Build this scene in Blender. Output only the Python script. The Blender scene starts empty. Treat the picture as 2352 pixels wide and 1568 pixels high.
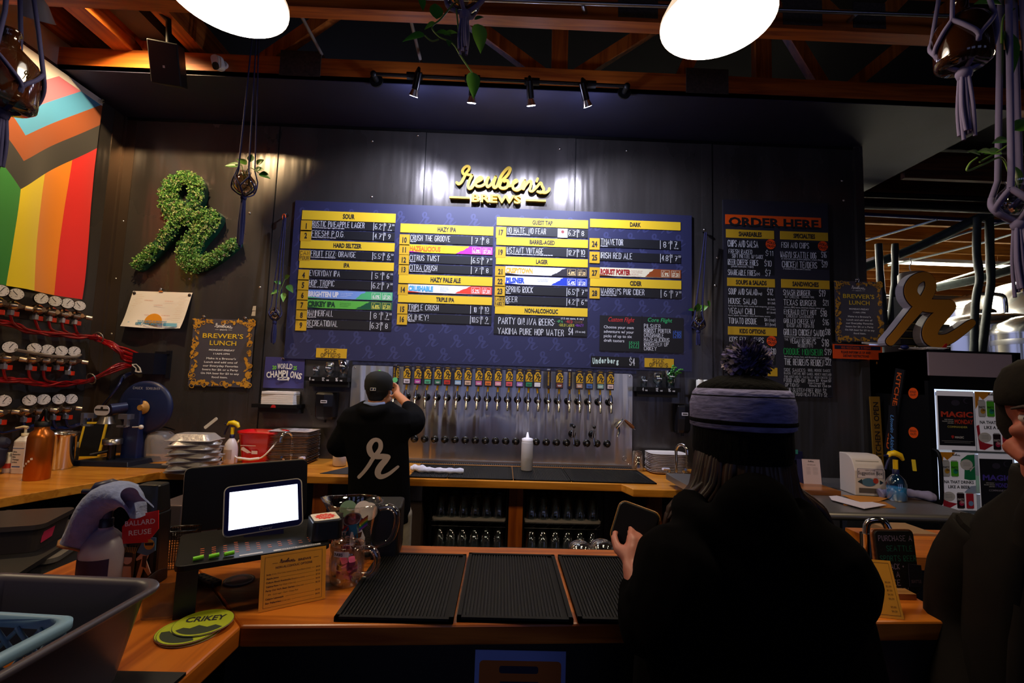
import bpy, bmesh, math, random
from mathutils import Matrix, Vector, Euler
PI = math.pi
SC = bpy.context.scene
COL = SC.collection
# ---------------------------------------------------------------- camera, world, exposure
FPX, PSI, PIT, ROL, EYE = 1067.0, math.radians(1.0123), math.radians(4.8656), math.radians(1.8229), 1.6
CAMR = Matrix.Rotation(-PSI, 3, 'Z') @ Matrix.Rotation(PI/2+PIT, 3, 'X') @ Matrix.Rotation(ROL, 3, 'Z')
cd = bpy.data.cameras.new('camera'); cam = bpy.data.objects.new('camera', cd); COL.objects.link(cam)
cd.sensor_width = 36.0; cd.lens = FPX*36.0/2352.0; cd.clip_start = .02; cd.clip_end = 100
cam.matrix_world = Matrix.Translation((0, 0, EYE)) @ CAMR.to_4x4()
SC.camera = cam
W = bpy.data.worlds.new('world'); SC.world = W; W.use_nodes = True
W.node_tree.nodes['Background'].inputs[0].default_value = (.46, .52, 1.0, 1)
W.node_tree.nodes['Background'].inputs[1].default_value = .75
SC.view_settings.view_transform = 'Standard'; SC.view_settings.look = 'None'
SC.view_settings.exposure = 0.0; SC.view_settings.gamma = 1.0; SC.view_settings.use_curve_mapping = False
SC.cycles.use_denoising = True
SC.cycles.sample_clamp_indirect = 3.0; SC.cycles.sample_clamp_direct = 0
SC.cycles.max_bounces = 8; SC.cycles.transparent_max_bounces = 24; SC.cycles.caustics_reflective = False; SC.cycles.caustics_refractive = False
def lamp(name, kind, loc, power, col, to=None, size=.05, angle=60, blend=.5, sy=None):
    l = bpy.data.lights.new(name, kind); l.energy = power; l.color = col
    if kind == 'AREA':
        l.size = size
        if sy: l.shape = 'RECTANGLE'; l.size_y = sy
    else: l.shadow_soft_size = size
    if kind == 'SPOT': l.spot_size = math.radians(angle); l.spot_blend = blend
    o = bpy.data.objects.new(name, l); COL.objects.link(o); o.location = loc
    if to is not None: o.rotation_euler = (Vector(to)-Vector(loc)).to_track_quat('-Z', 'Y').to_euler()
    return o
# track spots on the beam, cool white (their housings are built with the track light)
SPOTS = [(-.708, 3.2, 3.617, -1.1, 3.9, 2.5), (-.29, 3.2, 3.583, -.4, 3.9, 2.2), (.141, 3.2, 3.582, .35, 3.9, 2.2), (.552, 3.2, 3.594, 1.05, 3.9, 2.5)]
for sx, sy_, sz, tx, ty, tz in SPOTS:
    d_ = (Vector((tx, ty, tz))-Vector((sx, sy_, sz))).normalized()
    lamp('track_spot_light', 'SPOT', Vector((sx, sy_, sz))+d_*.012, 85, (.74, .78, 1.0), (tx, ty, tz), .024, 115, .9)
    lamp('track_spill_light', 'POINT', Vector((sx, sy_, sz))+d_*.03, 3.5, (.62, .66, 1.0), None, .02)
# warm spot up in the left corner, lighting flag, gauges and planted letter
lamp('corner_spot_light', 'SPOT', (-2.63, 2.8, 4.02), 300, (1.0, .70, .36), (-2.75, 3.45, 2.2), .05, 130, .6)
# pendant lamps: the two in view and the next two of the same row
PEND = [(-.927, 1.419, 2.8), (.669, 1.429, 2.8)]
for x, y, z in PEND + [(-2.5, 1.4, 2.8), (2.26, 1.43, 2.8)]:
    lamp('pendant_light', 'AREA', (x, y, z-.04), 9.0, (1.0, .76, .46), (x, y, 0), .30)
# brewery ceiling strips behind the opening
for x, y, w in ((4.0, 6.6, 2.2), (6.6, 6.8, 2.2), (5.4, 9.4, 3.0)):
    lamp('brewery_strip_light', 'AREA', (x, y, 3.55), 260, (1.0, .93, .76), (x, y, 0), w, sy=.25)
# ---------------------------------------------------------------- helpers
D = 3.9                                                      # back wall plane
def at(px, py, y=None, z=None, x=None):                      # a pixel of the photograph -> a point on a plane of the room
    d = CAMR @ Vector(((px-1176)/FPX, -(py-784)/FPX, -1))
    t = y/d.y if y is not None else ((z-EYE)/d.z if z is not None else x/d.x)
    return Vector((d.x*t, d.y*t, EYE+d.z*t))
def lin(h):
    h = h.lstrip('#'); c = [int(h[i:i+2], 16)/255 for i in (0, 2, 4)]
    return tuple(((v+.055)/1.055)**2.4 if v > .04045 else v/12.92 for v in c)+(1,)
MATS = {}
def mat(h, r=.5, m=0, e=0, noise=0, ns=8, stretch=(1, 1, 1), bump=0, coat=0, sheen=0, spec=None, alpha=1):
    key = (h, r, m, e, noise, ns, stretch, bump, coat, sheen, spec, alpha)
    if key in MATS: return MATS[key]
    M = bpy.data.materials.new('m_'+h); M.use_nodes = True; nt = M.node_tree; b = nt.nodes['Principled BSDF']; c = lin(h)
    b.inputs['Base Color'].default_value = c; b.inputs['Roughness'].default_value = r; b.inputs['Metallic'].default_value = m
    if spec is not None: b.inputs['Specular IOR Level'].default_value = spec
    if coat: b.inputs['Coat Weight'].default_value = coat; b.inputs['Coat Roughness'].default_value = .08
    if sheen: b.inputs['Sheen Weight'].default_value = sheen; b.inputs['Sheen Roughness'].default_value = .5
    if alpha < 1: b.inputs['Alpha'].default_value = alpha
    if e: b.inputs['Emission Color'].default_value = c; b.inputs['Emission Strength'].default_value = e
    if noise or bump:
        tc = nt.nodes.new('ShaderNodeTexCoord'); mp = nt.nodes.new('ShaderNodeMapping'); n = nt.nodes.new('ShaderNodeTexNoise')
        mp.inputs['Scale'].default_value = stretch; n.inputs['Scale'].default_value = ns; n.inputs['Detail'].default_value = 5
        nt.links.new(tc.outputs['Object'], mp.inputs[0]); nt.links.new(mp.outputs[0], n.inputs['Vector'])
        if noise:
            rp = nt.nodes.new('ShaderNodeValToRGB'); rp.color_ramp.elements[0].position = .3; rp.color_ramp.elements[1].position = .7
            rp.color_ramp.elements[0].color = tuple(v*(1-noise) for v in c[:3])+(1,); rp.color_ramp.elements[1].color = tuple(min(1, v*(1+noise*.7)) for v in c[:3])+(1,)
            nt.links.new(n.outputs[0], rp.inputs[0]); nt.links.new(rp.outputs[0], b.inputs['Base Color'])
        if bump:
            bp = nt.nodes.new('ShaderNodeBump'); bp.inputs['Strength'].default_value = bump; bp.inputs['Distance'].default_value = .01
            nt.links.new(n.outputs[0], bp.inputs['Height']); nt.links.new(bp.outputs[0], b.inputs['Normal'])
    MATS[key] = M; return M
def ramp2(M, facout, ca, cb, p0=.4, p1=.6):
    nt = M.node_tree; rp = nt.nodes.new('ShaderNodeValToRGB'); rp.color_ramp.elements[0].position = p0; rp.color_ramp.elements[1].position = p1
    rp.color_ramp.elements[0].color = lin(ca); rp.color_ramp.elements[1].color = lin(cb)
    nt.links.new(facout, rp.inputs[0]); nt.links.new(rp.outputs[0], nt.nodes['Principled BSDF'].inputs['Base Color'])
def wood(h, dark, axis=0, scale=1.0, r=.35, coat=.3):        # grain along the given axis
    key = ('wood', h, dark, axis, scale, r)
    if key in MATS: return MATS[key]
    M = bpy.data.materials.new('m_wood_'+h); M.use_nodes = True; nt = M.node_tree; b = nt.nodes['Principled BSDF']
    tc = nt.nodes.new('ShaderNodeTexCoord'); mp = nt.nodes.new('ShaderNodeMapping'); n = nt.nodes.new('ShaderNodeTexNoise')
    s = [14*scale]*3; s[axis] = .9*scale; mp.inputs['Scale'].default_value = s
    n.inputs['Scale'].default_value = 1.6; n.inputs['Detail'].default_value = 6; n.inputs['Distortion'].default_value = .7
    nt.links.new(tc.outputs['Object'], mp.inputs[0]); nt.links.new(mp.outputs[0], n.inputs['Vector'])
    ramp2(M, n.outputs[0], dark, h, .34, .58)
    b.inputs['Roughness'].default_value = r; b.inputs['Coat Weight'].default_value = coat; b.inputs['Coat Roughness'].default_value = .15
    MATS[key] = M; return M
def glass(tint='ffffff', k=.9, r=.02):                      # thin clear glass: mostly clear, mirror-like towards the edges
    key = ('glass', tint, k, r)
    if key in MATS: return MATS[key]
    M = bpy.data.materials.new('m_glass'); M.use_nodes = True; nt = M.node_tree; nt.nodes.clear()
    o = nt.nodes.new('ShaderNodeOutputMaterial'); t = nt.nodes.new('ShaderNodeBsdfTransparent'); g = nt.nodes.new('ShaderNodeBsdfGlossy')
    mx = nt.nodes.new('ShaderNodeMixShader'); lw = nt.nodes.new('ShaderNodeLayerWeight'); mm = nt.nodes.new('ShaderNodeMath')
    lw.inputs[0].default_value = .35; mm.operation = 'MULTIPLY_ADD'; mm.inputs[1].default_value = .75; mm.inputs[2].default_value = 1-k
    c = lin(tint); t.inputs[0].default_value = c; g.inputs[0].default_value = (.9, .9, .9, 1); g.inputs[1].default_value = r
    nt.links.new(lw.outputs['Facing'], mm.inputs[0]); nt.links.new(mm.outputs[0], mx.inputs[0])
    nt.links.new(t.outputs[0], mx.inputs[1]); nt.links.new(g.outputs[0], mx.inputs[2]); nt.links.new(mx.outputs[0], o.inputs[0])
    MATS[key] = M; return M
def fr(o=(0, 0, 0), right=(1, 0, 0), up=(0, 1, 0)):          # local x = right, y = up, z = right x up
    r = Vector(right).normalized(); u = Vector(up); u = (u-r*u.dot(r)).normalized(); f = r.cross(u); o = Vector(o)
    return Matrix(((r.x, u.x, f.x, o.x), (r.y, u.y, f.y, o.y), (r.z, u.z, f.z, o.z), (0, 0, 0, 1)))
WALLF = fr((0, 0, 0), (1, 0, 0), (0, 0, 1))                  # a frame lying on a wall that faces the viewer
class MB:
    def __init__(s, m=None): s.v = []; s.f = []; s.mi = []; s.sm = []; s.ms = []; s.M = Matrix(); s.k = 0; m and s.use(m)
    def use(s, m):
        if m not in s.ms: s.ms.append(m)
        s.k = s.ms.index(m); return s
    def fm(s, M): s.M = M; return s
    def add(s, vs, fs, smooth=False):
        n = len(s.v); M = s.M
        s.v += [tuple(M @ Vector(v)) for v in vs]; s.f += [tuple(i+n for i in f) for f in fs]; s.mi += [s.k]*len(fs); s.sm += [smooth]*len(fs); return s
    def box(s, x0, y0, z0, x1, y1, z1):
        return s.add([(x0, y0, z0), (x1, y0, z0), (x1, y1, z0), (x0, y1, z0), (x0, y0, z1), (x1, y0, z1), (x1, y1, z1), (x0, y1, z1)],
            [(0, 3, 2, 1), (4, 5, 6, 7), (0, 1, 5, 4), (1, 2, 6, 5), (2, 3, 7, 6), (3, 0, 4, 7)])
    def cb(s, cx, cy, z0, w, d, h): return s.box(cx-w/2, cy-d/2, z0, cx+w/2, cy+d/2, z0+h)
    def rect(s, x0, y0, x1, y1, z=0): return s.add([(x0, y0, z), (x1, y0, z), (x1, y1, z), (x0, y1, z)], [(0, 1, 2, 3)])
    def poly(s, pts, z=0): return s.add([(p[0], p[1], z) for p in pts], [tuple(range(len(pts)))])
    def prism(s, pts, z0, z1, taper=1.0, smooth=False):
        n = len(pts); cx = sum(p[0] for p in pts)/n; cy = sum(p[1] for p in pts)/n
        a = [(p[0], p[1], z0) for p in pts]+[(cx+(p[0]-cx)*taper, cy+(p[1]-cy)*taper, z1) for p in pts]
        s.add(a, [tuple(range(n-1, -1, -1)), tuple(range(n, 2*n))]); m = len(s.v)-2*n
        s.f += [(m+i, m+(i+1) % n, m+n+(i+1) % n, m+n+i) for i in range(n)]; s.mi += [s.k]*n; s.sm += [smooth]*n; return s
    def rbox(s, w, d, r, z0, z1, cx=0, cy=0, taper=1.0, n=4): return s.prism(rrect(w, d, r, cx, cy, n), z0, z1, taper)
    def loft(s, rings, cap0=True, cap1=True, smooth=True, closed=True):
        n = len(rings[0]); vs = [p for r in rings for p in r]; fs = []
        for j in range(len(rings)-1):
            for i in range(n if closed else n-1): fs.append((j*n+i, j*n+(i+1) % n, (j+1)*n+(i+1) % n, (j+1)*n+i))
        s.add(vs, fs, smooth)
        if closed and cap0: s.add(rings[0], [tuple(range(n-1, -1, -1))])
        if closed and cap1: s.add(rings[-1], [tuple(range(n))])
        return s
    def lathe(s, prof, n=20, c=(0, 0, 0), sx=1, sy=1, smooth=True, cap0=True, cap1=True, a0=0):
        rings = [[(c[0]+r*sx*math.cos(a0+2*PI*i/n), c[1]+r*sy*math.sin(a0+2*PI*i/n), c[2]+z) for i in range(n)] for r, z in prof]
        return s.loft(rings, cap0 and prof[0][0] > 1e-6, cap1 and prof[-1][0] > 1e-6, smooth)
    def tube(s, pts, r, n=8, cap=True, smooth=True, sq=1.0):
        pts = [Vector(p) for p in pts]; m = len(pts); rs = r if isinstance(r, (list, tuple)) else [r]*m; rings = []; side = None
        for i, p in enumerate(pts):
            d = (pts[min(i+1, m-1)]-pts[max(i-1, 0)])
            d = d.normalized() if d.length > 1e-9 else Vector((0, 0, 1))
            if side is None: side = d.orthogonal().normalized()
            side = side-d*side.dot(d); side = side.normalized() if side.length > 1e-6 else d.orthogonal().normalized(); up = d.cross(side)
            rings.append([tuple(p+side*(math.cos(2*PI*k/n)*rs[i])+up*(math.sin(2*PI*k/n)*rs[i]*sq)) for k in range(n)])
        return s.loft(rings, cap, cap, smooth)
    def cyl(s, p0, p1, r0, r1=None, n=16): return s.tube([p0, p1], [r0, r0 if r1 is None else r1], n)
    def ball(s, c, r, n=12, sx=1, sy=1, sz=1):
        return s.lathe([(r*math.sin(PI*i/(n//2+1)) if 0 < i < n//2+1 else 1e-7, -r*sz*math.cos(PI*i/(n//2+1))) for i in range(n//2+2)], n, c, sx, sy)
    def ribbon(s, pts, w, z0=0, z1=None, cap=6):             # a brush stroke lying in local xy, with round ends
        m = len(pts); ws = w if isinstance(w, (list, tuple)) else [w]*m; L = []; R = []
        P = [Vector((p[0], p[1])) for p in pts]; ds = []
        for i in range(m):
            d = P[min(i+1, m-1)]-P[max(i-1, 0)]; ds.append(d.normalized() if d.length > 1e-9 else Vector((1, 0)))
        for i in range(m):
            nrm = Vector((-ds[i].y, ds[i].x)); L.append(P[i]+nrm*ws[i]/2); R.append(P[i]-nrm*ws[i]/2)
        pieces = [[R[i], R[i+1], L[i+1], L[i]] for i in range(m-1)]
        for i, a0 in ((0, math.atan2(ds[0].y, ds[0].x)+PI/2), (m-1, math.atan2(ds[-1].y, ds[-1].x)-PI/2)):
            pieces.append([P[i]+Vector((math.cos(a0+PI*k/cap), math.sin(a0+PI*k/cap)))*ws[i]/2 for k in range(cap+1)])
        if z1 is None:
            s.rz = getattr(s, 'rz', 0)+1
            for i, q in enumerate(pieces): s.poly(q, z0+i*4e-6+(s.rz % 9)*3e-5)
        else:
            for i, q in enumerate(pieces[:-2]):
                vs = [(p.x, p.y, z0) for p in q]+[(p.x, p.y, z1+i*2.5e-5) for p in q]; s.add(vs, [(4, 5, 6, 7), (0, 1, 5, 4), (2, 3, 7, 6)])
            for q in pieces[-2:]: s.prism(q, z0, z1-2e-5)
        return s
    def text(s, t, x, y, h, z=.0008, w=None, align='c', bold=0, sx=1.0, vc=False, dep=0, shear=0):
        vs, fs, x0, x1 = glyphs(t, round(bold, 3), dep/h if dep else 0)
        if not vs: return s
        k = h*1.375; wid = (x1-x0)*k; fx = (w/wid if w else sx)
        W_ = wid*fx; ox = x-(W_/2 if align == 'c' else (W_ if align == 'r' else 0)); oy = y-(h/2 if vc else 0)
        return s.add([(ox+(v[0]-x0)*k*fx+shear*v[1]*k, oy+v[1]*k, z+v[2]*k) for v in vs], fs)
    def chalk(s, t, x, y, h, z=.0012, w=None, align='l', pen=.09, sx=1.0):
        adv = chalk_width(t); k = h/6; fx = sx
        if w: fx = w/(adv*k)
        ox = x-(adv*k*fx/2 if align == 'c' else (adv*k*fx if align == 'r' else 0)); px_ = 0
        for ch in t.upper() if t.upper() == t else t:
            st = CHALK.get(ch) or CHALK.get(ch.upper())
            if ch == ' ' or st is None: px_ += 3; continue
            wd = max([int(q[i]) for q in st for i in range(0, len(q), 2)]+[0])
            for q in st:
                pp = [(ox+(px_+int(q[i]))*k*fx, y+int(q[i+1])*k) for i in range(0, len(q), 2)]
                if len(pp) == 1: pp = [pp[0], (pp[0][0]+.3*k, pp[0][1])]
                s.ribbon(pp, pen*h, z, cap=2)
            px_ += wd+1.6
        return s
    def build(s, name, parent=None, bevel=0, sub=0, seg=2, auto=False, loc=None, rot=None):
        me = bpy.data.meshes.new(name); me.from_pydata(s.v, [], s.f)
        for m in s.ms: me.materials.append(m)
        me.polygons.foreach_set('material_index', s.mi); me.polygons.foreach_set('use_smooth', s.sm); me.update()
        o = bpy.data.objects.new(name, me); COL.objects.link(o)
        if parent: o.parent = parent
        if loc is not None: o.location = loc
        if rot is not None: o.rotation_euler = rot
        if bevel: b = o.modifiers.new('bevel', 'BEVEL'); b.width = bevel; b.segments = seg; b.limit_method = 'ANGLE'; b.angle_limit = .7
        if sub: q = o.modifiers.new('sub', 'SUBSURF'); q.levels = q.render_levels = sub
        return o
def rrect(w, h, r, cx=0, cy=0, n=4):
    r = min(r, w/2-1e-5, h/2-1e-5); out = []
    for qx, qy, a in ((w/2-r, h/2-r, 0), (-w/2+r, h/2-r, 1), (-w/2+r, -h/2+r, 2), (w/2-r, -h/2+r, 3)):
        out += [(cx+qx+r*math.cos((a+i/n)*PI/2), cy+qy+r*math.sin((a+i/n)*PI/2)) for i in range(n+1)]
    return out
def circ(r, n=24, cx=0, cy=0): return [(cx+r*math.cos(2*PI*i/n), cy+r*math.sin(2*PI*i/n)) for i in range(n)]
def smooth(pts, k=5):                                        # Catmull-Rom through the given points
    P = [Vector(p) for p in pts]; out = []
    for i in range(len(P)-1):
        a, b, c, d = P[max(i-1, 0)], P[i], P[i+1], P[min(i+2, len(P)-1)]
        for j in range(k):
            t = j/k; out.append(.5*((2*b)+(c-a)*t+(2*a-5*b+4*c-d)*t*t+(3*b-a-3*c+d)*t*t*t))
    return out+[P[-1]]
def lerpw(ws, k=5):
    out = []
    for i in range(len(ws)-1): out += [ws[i]+(ws[i+1]-ws[i])*j/k for j in range(k)]
    return out+[ws[-1]]
GL = {}
def glyphs(t, bold, dep):                                    # printed lettering as flat (or raised) mesh, cap height = 1/1.375 em
    key = (t, bold, dep)
    if key not in GL:
        c = bpy.data.curves.new('type', 'FONT'); c.body = t; c.size = 1; c.offset = bold; c.resolution_u = 2; c.extrude = dep/1.375/2
        o = bpy.data.objects.new('type', c); COL.objects.link(o); dg = bpy.context.evaluated_depsgraph_get()
        e = o.evaluated_get(dg); me = e.to_mesh()
        vs = [(v.co.x, v.co.y, v.co.z) for v in me.vertices]; fs = [tuple(p.vertices) for p in me.polygons]
        e.to_mesh_clear(); bpy.data.objects.remove(o); bpy.data.curves.remove(c)
        xs = [v[0] for v in vs] or [0]; GL[key] = (vs, fs, min(xs), max(xs))
    return GL[key]
# single-stroke chalk hand, each stroke a string of xy digit pairs on a 4 x 6 grid
CHALK = {k: v.split() for k, v in {
'A': '002640 1232', 'B': '0006263534230330301000 0323', 'C': '3526160500011131', 'D': '0006163532201000', 'E': '30000636 0323', 'F': '000636 0323', 'G': '352616050110203133 3323',
'H': '0006 3036 0333', 'I': '0006', 'J': '263621100001', 'K': '0006 360330', 'L': '060030', 'M': '0006234640', 'N': '00063036', 'O': '10010516263531201000'.replace('1000', '10'), 'P': '0006263523030',
'Q': '10010516263531201 0 2130', 'R': '000626352303 2330', 'S': '35261605142332312010', 'T': '0646 2620', 'U': '0601102031 36', 'V': '062046', 'W': '061024305 6', 'X': '0036 0630', 'Y': '062346 2320', 'Z': '06360030',
'0': '10010516263531201', '1': '1620', '2': '05162635240030', '3': '06361333312010', '4': '2620 260232', '5': '36060323322010', '6': '3603012010313203', '7': '063610 1333', '8': '13051626352313012031231', '9': '3335261605133310',
'!': '0602 00', '.': '00', ',': '1000', ':': '02 04', '&': '4014152635022010 ', '-': '0323', '/': '0036', "'": '0604', '%': '0036 05 31', '$': '35160514233210 1700', '(': '16050110', ')': '06151100', '+': '0323 1214', '=': '0222 0424', 'é': ''}.items()}
CHALK.update({'P': ['0006', '0626352303'], 'O': ['1001051626353120', '1020'], 'Q': ['1001051626353120', '1020', '2130'], 'U': ['060110203136'], 'W': ['0610233046'], '0': ['1001051626353120', '1020'], '1': ['0516', '1610'],
'8': ['131605'.replace('131605', '1303051626352313'), '130201102031322313'], '&': ['401415263502102041'], '6': ['36160301102031322303'.replace('2303', '23'), '2303'], '3': ['0626353423', '1323323120100 1'.replace(' ', '')], '5': ['36060323323120100 1'.replace(' ', '')], 'S': ['35261605041332312010'+'01'], 'G': ['35261605011020313323'], 'C': ['352616050110203 1'.replace(' ', '')], '$': ['352616051333201001', '2717']})
for _k in list(CHALK): CHALK[_k] = [q[:len(q)//2*2] for q in CHALK[_k] if len(q) > 1]
def chalk_width(t):
    a = 0
    for ch in t:
        st = CHALK.get(ch) or CHALK.get(ch.upper())
        a += 3 if ch == ' ' or st is None else max([int(q[i]) for q in st for i in range(0, len(q), 2)]+[0])+1.6
    return a-1.6
def tag(o, label=None, cat=None, group=None, kind=None):
    for k, v in (('label', label), ('category', cat), ('group', group), ('kind', kind)):
        if v: o[k] = v
    return o
def thing(name, label, cat, loc=(0, 0, 0), rz=0, group=None, wall=False, rot=None):
    o = bpy.data.objects.new(name, None); COL.objects.link(o); o.empty_display_size = .05; o.location = loc
    o.rotation_euler = rot if rot is not None else ((PI/2, 0, 0) if wall else (0, 0, rz)); return tag(o, label, cat, group)
def dup(root, loc=None, label=None, rz=None, group=None, rot=None, scale=None):
    def cp(o, par):
        c = o.copy(); COL.objects.link(c)
        if par: c.parent = par
        for ch in kids.get(o.name, ()): cp(ch, c)
        return c
    kids = {}
    for o in root.children_recursive: kids.setdefault(o.parent.name, []).append(o)
    r = cp(root, None)
    if loc is not None: r.location = loc
    if rz is not None: r.rotation_euler = (0, 0, rz)
    if rot is not None: r.rotation_euler = rot
    if scale: r.scale = scale
    return tag(r, label, None, group)
def struct(o): o['kind'] = 'structure'; return o
ORD = 'first second third fourth fifth sixth seventh eighth ninth tenth eleventh twelfth thirteenth fourteenth fifteenth sixteenth seventeenth eighteenth nineteenth twentieth twenty-first twenty-second twenty-third'.split()
# ---- the script initial and the brewery's script name, as brush strokes (unit height about 1)
R_A = smooth([(.02, .02), (.14, .15), (.26, .32), (.35, .48), (.43, .58), (.51, .72), (.50, .86), (.42, .92), (.32, .89), (.25, .77), (.265, .65), (.33, .555), (.45, .525), (.58, .53), (.68, .52)], 4)
R_B = smooth([(.69, .51), (.63, .42), (.55, .32), (.49, .21), (.48, .12), (.53, .055), (.62, .06), (.74, .12), (.84, .20), (.92, .27)], 4)
RA_W = lerpw([.10, .10, .11, .11, .13, .13, .12, .11, .13, .16, .17, .16, .15, .15, .14], 4); RB_W = lerpw([.15, .17, .18, .18, .17, .15, .12, .10, .09, .075], 4)
def rlogo(mb, x, y, h, z0=0, z1=None, grow=0, thin=1.0):
    for P_, w_ in ((R_A, RA_W), (R_B, RB_W)):
        mb.ribbon([(x+p.x*h, y+p.y*h) for p in [Vector((a[0], a[1], 0)) for a in P_]], [(v*thin+grow)*h for v in w_], z0, z1)
_S = lambda s: [(int(a)/1000, int(b)/1000) for a, b in (q.split(',') for q in s.split())]
SCRIPT = [('150,490 190,520 250,480 300,380 350,260 400,190 410,130 360,110 300,150 265,220 290,290 370,300 470,310', 60), ('480,310 430,420 400,530 420,610 470,600 500,560 560,480 640,430 700,380 660,350 590,400 555,480 590,550 680,550 760,500 810,410 840,350', 62),
 ('830,370 800,480 830,560 900,500 960,400 1000,320', 60), ('995,330 950,500 980,570 1040,520 1100,340 1180,200 1270,110 1310,140 1270,250 1190,350 1110,440 1090,540 1150,580 1240,560 1280,470 1250,400 1190,420', 66),
 ('1270,520 1340,510 1420,440 1470,410 1440,380 1380,450 1390,570 1470,610 1550,560 1600,440 1640,390', 60), ('1640,380 1600,590 1650,500 1720,410 1780,400 1770,500 1750,590 1800,620 1860,570', 58), ('1920,330 1900,390', 55), ('1860,570 1920,500 1990,420 2020,490 2060,570 2010,640 1930,620', 58), ('2010,630 2100,640 2170,590 2180,545', 58)]
SCRIPT = [(smooth([(a*1000/2100-.07, .33-b*1000/2100) for a, b in _S(p)], 4), w/2100) for p, w in SCRIPT]     # about 1 wide
def script(mb, x, y, wid, z0=0, z1=None, grow=0):
    for p, w in SCRIPT: mb.ribbon([(x+a[0]*wid, y+a[1]*wid) for a in p], (w+grow)*wid, z0, z1, cap=5)
def logo_small(mb, x, y, wid, z=.0008, dash=True):           # script name over the word BREWS, centred on x
    script(mb, x-wid/2, y, wid, z); mb.text('BREWS', x, y-.11*wid, .075*wid, z, bold=.012, sx=1.25)
    if dash:
        for s in (-1, 1): mb.rect(x+s*wid*.36-wid*.1, y-.08*wid, x+s*wid*.36+wid*.1, y-.065*wid, z)
# ---------------------------------------------------------------- the room
BZ = 1.0                                                     # bar top height
CZ = .92                                                     # back counter height
def steelwall(h, r0, r1, m=.85):
    M = bpy.data.materials.new('m_wall_steel'); M.use_nodes = True; nt = M.node_tree; b = nt.nodes['Principled BSDF']
    b.inputs['Metallic'].default_value = m
    tc = nt.nodes.new('ShaderNodeTexCoord'); n = nt.nodes.new('ShaderNodeTexNoise'); n.inputs['Scale'].default_value = 1.7; n.inputs['Detail'].default_value = 7
    mp = nt.nodes.new('ShaderNodeMapping'); mp.inputs['Scale'].default_value = (1.6, 1, .7)
    nt.links.new(tc.outputs['Object'], mp.inputs[0]); nt.links.new(mp.outputs[0], n.inputs['Vector'])
    ma = nt.nodes.new('ShaderNodeMapRange'); ma.inputs[1].default_value = .3; ma.inputs[2].default_value = .7; ma.inputs[3].default_value = r0; ma.inputs[4].default_value = r1
    nt.links.new(n.outputs[0], ma.inputs[0]); nt.links.new(ma.outputs[0], b.inputs['Roughness'])
    c = lin(h); ramp2(M, n.outputs[0], h, h, .3, .7); rp = nt.nodes[-1]
    for nd in nt.nodes:
        if nd.type == 'VALTORGB': nd.color_ramp.elements[1].color = tuple(v*1.5 for v in c[:3])+(1,)
    n2 = nt.nodes.new('ShaderNodeTexNoise'); n2.inputs['Scale'].default_value = 3; mp2 = nt.nodes.new('ShaderNodeMapping'); mp2.inputs['Scale'].default_value = (2.2, 2.2, .25)
    nt.links.new(tc.outputs['Object'], mp2.inputs[0]); nt.links.new(mp2.outputs[0], n2.inputs['Vector'])
    bp = nt.nodes.new('ShaderNodeBump'); bp.inputs['Strength'].default_value = .25; bp.inputs['Distance'].default_value = .05
    nt.links.new(n2.outputs[0], bp.inputs['Height']); nt.links.new(bp.outputs[0], b.inputs['Normal']); return M
WSTEEL = steelwall('4e4a48', .20, .34, .6)
BLUEBLK = mat('22243e', .6, noise=.2, ns=3)
BLACK = mat('09090b', .5, spec=.25); BLACKG = mat('070709', .25); BLACKM = mat('0e0e10', .8, spec=.2)
CHROME = mat('d8d8d8', .12, 1); STEEL = mat('b4b0ac', .28, 1); STEELB = mat('9a938c', .35, 1, noise=.2, ns=4, stretch=(30, 1, 1))
FIR = wood('c86a1e', '8a3c0c', 0, 1.0, .5, .0); FIRY = wood('b8641e', '80380c', 1, 1.0, .5, .0); FIRZ = wood('c06820', '8a400e', 2, 1.0, .4, .1)
MAPLE = wood('d98f30', 'b46a18', 0, 1.0, .28, .35); MAPLEY = wood('d98f30', 'b46a18', 1, 1.0, .28, .35)
BARW = wood('cc7424', '94480e', 0, .9, .32, .3); BARWY = wood('c46c20', '8a400c', 1, .9, .32, .3)
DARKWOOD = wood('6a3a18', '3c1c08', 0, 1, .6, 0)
WHITE = mat('e8e4dc', .6); PAPER = mat('f4efe6', .7); YEL = mat('f0c628', .5); YELD = mat('dcac20', .5); INK = mat('1c1a1c', .6); NAVY = mat('2b2d52', .5); CHALKW = mat('e9e9ee', .8)
m = MB(WSTEEL); m.box(-3.5, D, 0, 3.075, D+.12, 3.76); struct(m.build('wall_back'))
m = MB(WSTEEL); m.box(-3.45, -5.1, 0, -3.32, D, 3.79); struct(m.build('wall_left'))
m = MB(mat('b9b2a4', .8, noise=.15, ns=5)); m.box(-3.46, -5.1, 3.79, -3.33, 6, 5.0); struct(m.build('wall_left_upper'))
m = MB(mat('0a0a0c', .7)); m.box(-3.5, -5.1, -.1, 12, 12, 0); struct(m.build('floor'))
m = MB(mat('140f0c', .9)); m.box(-3.6, -5.2, 4.9, 12, 12, 5.0); struct(m.build('ceiling'))
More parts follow.
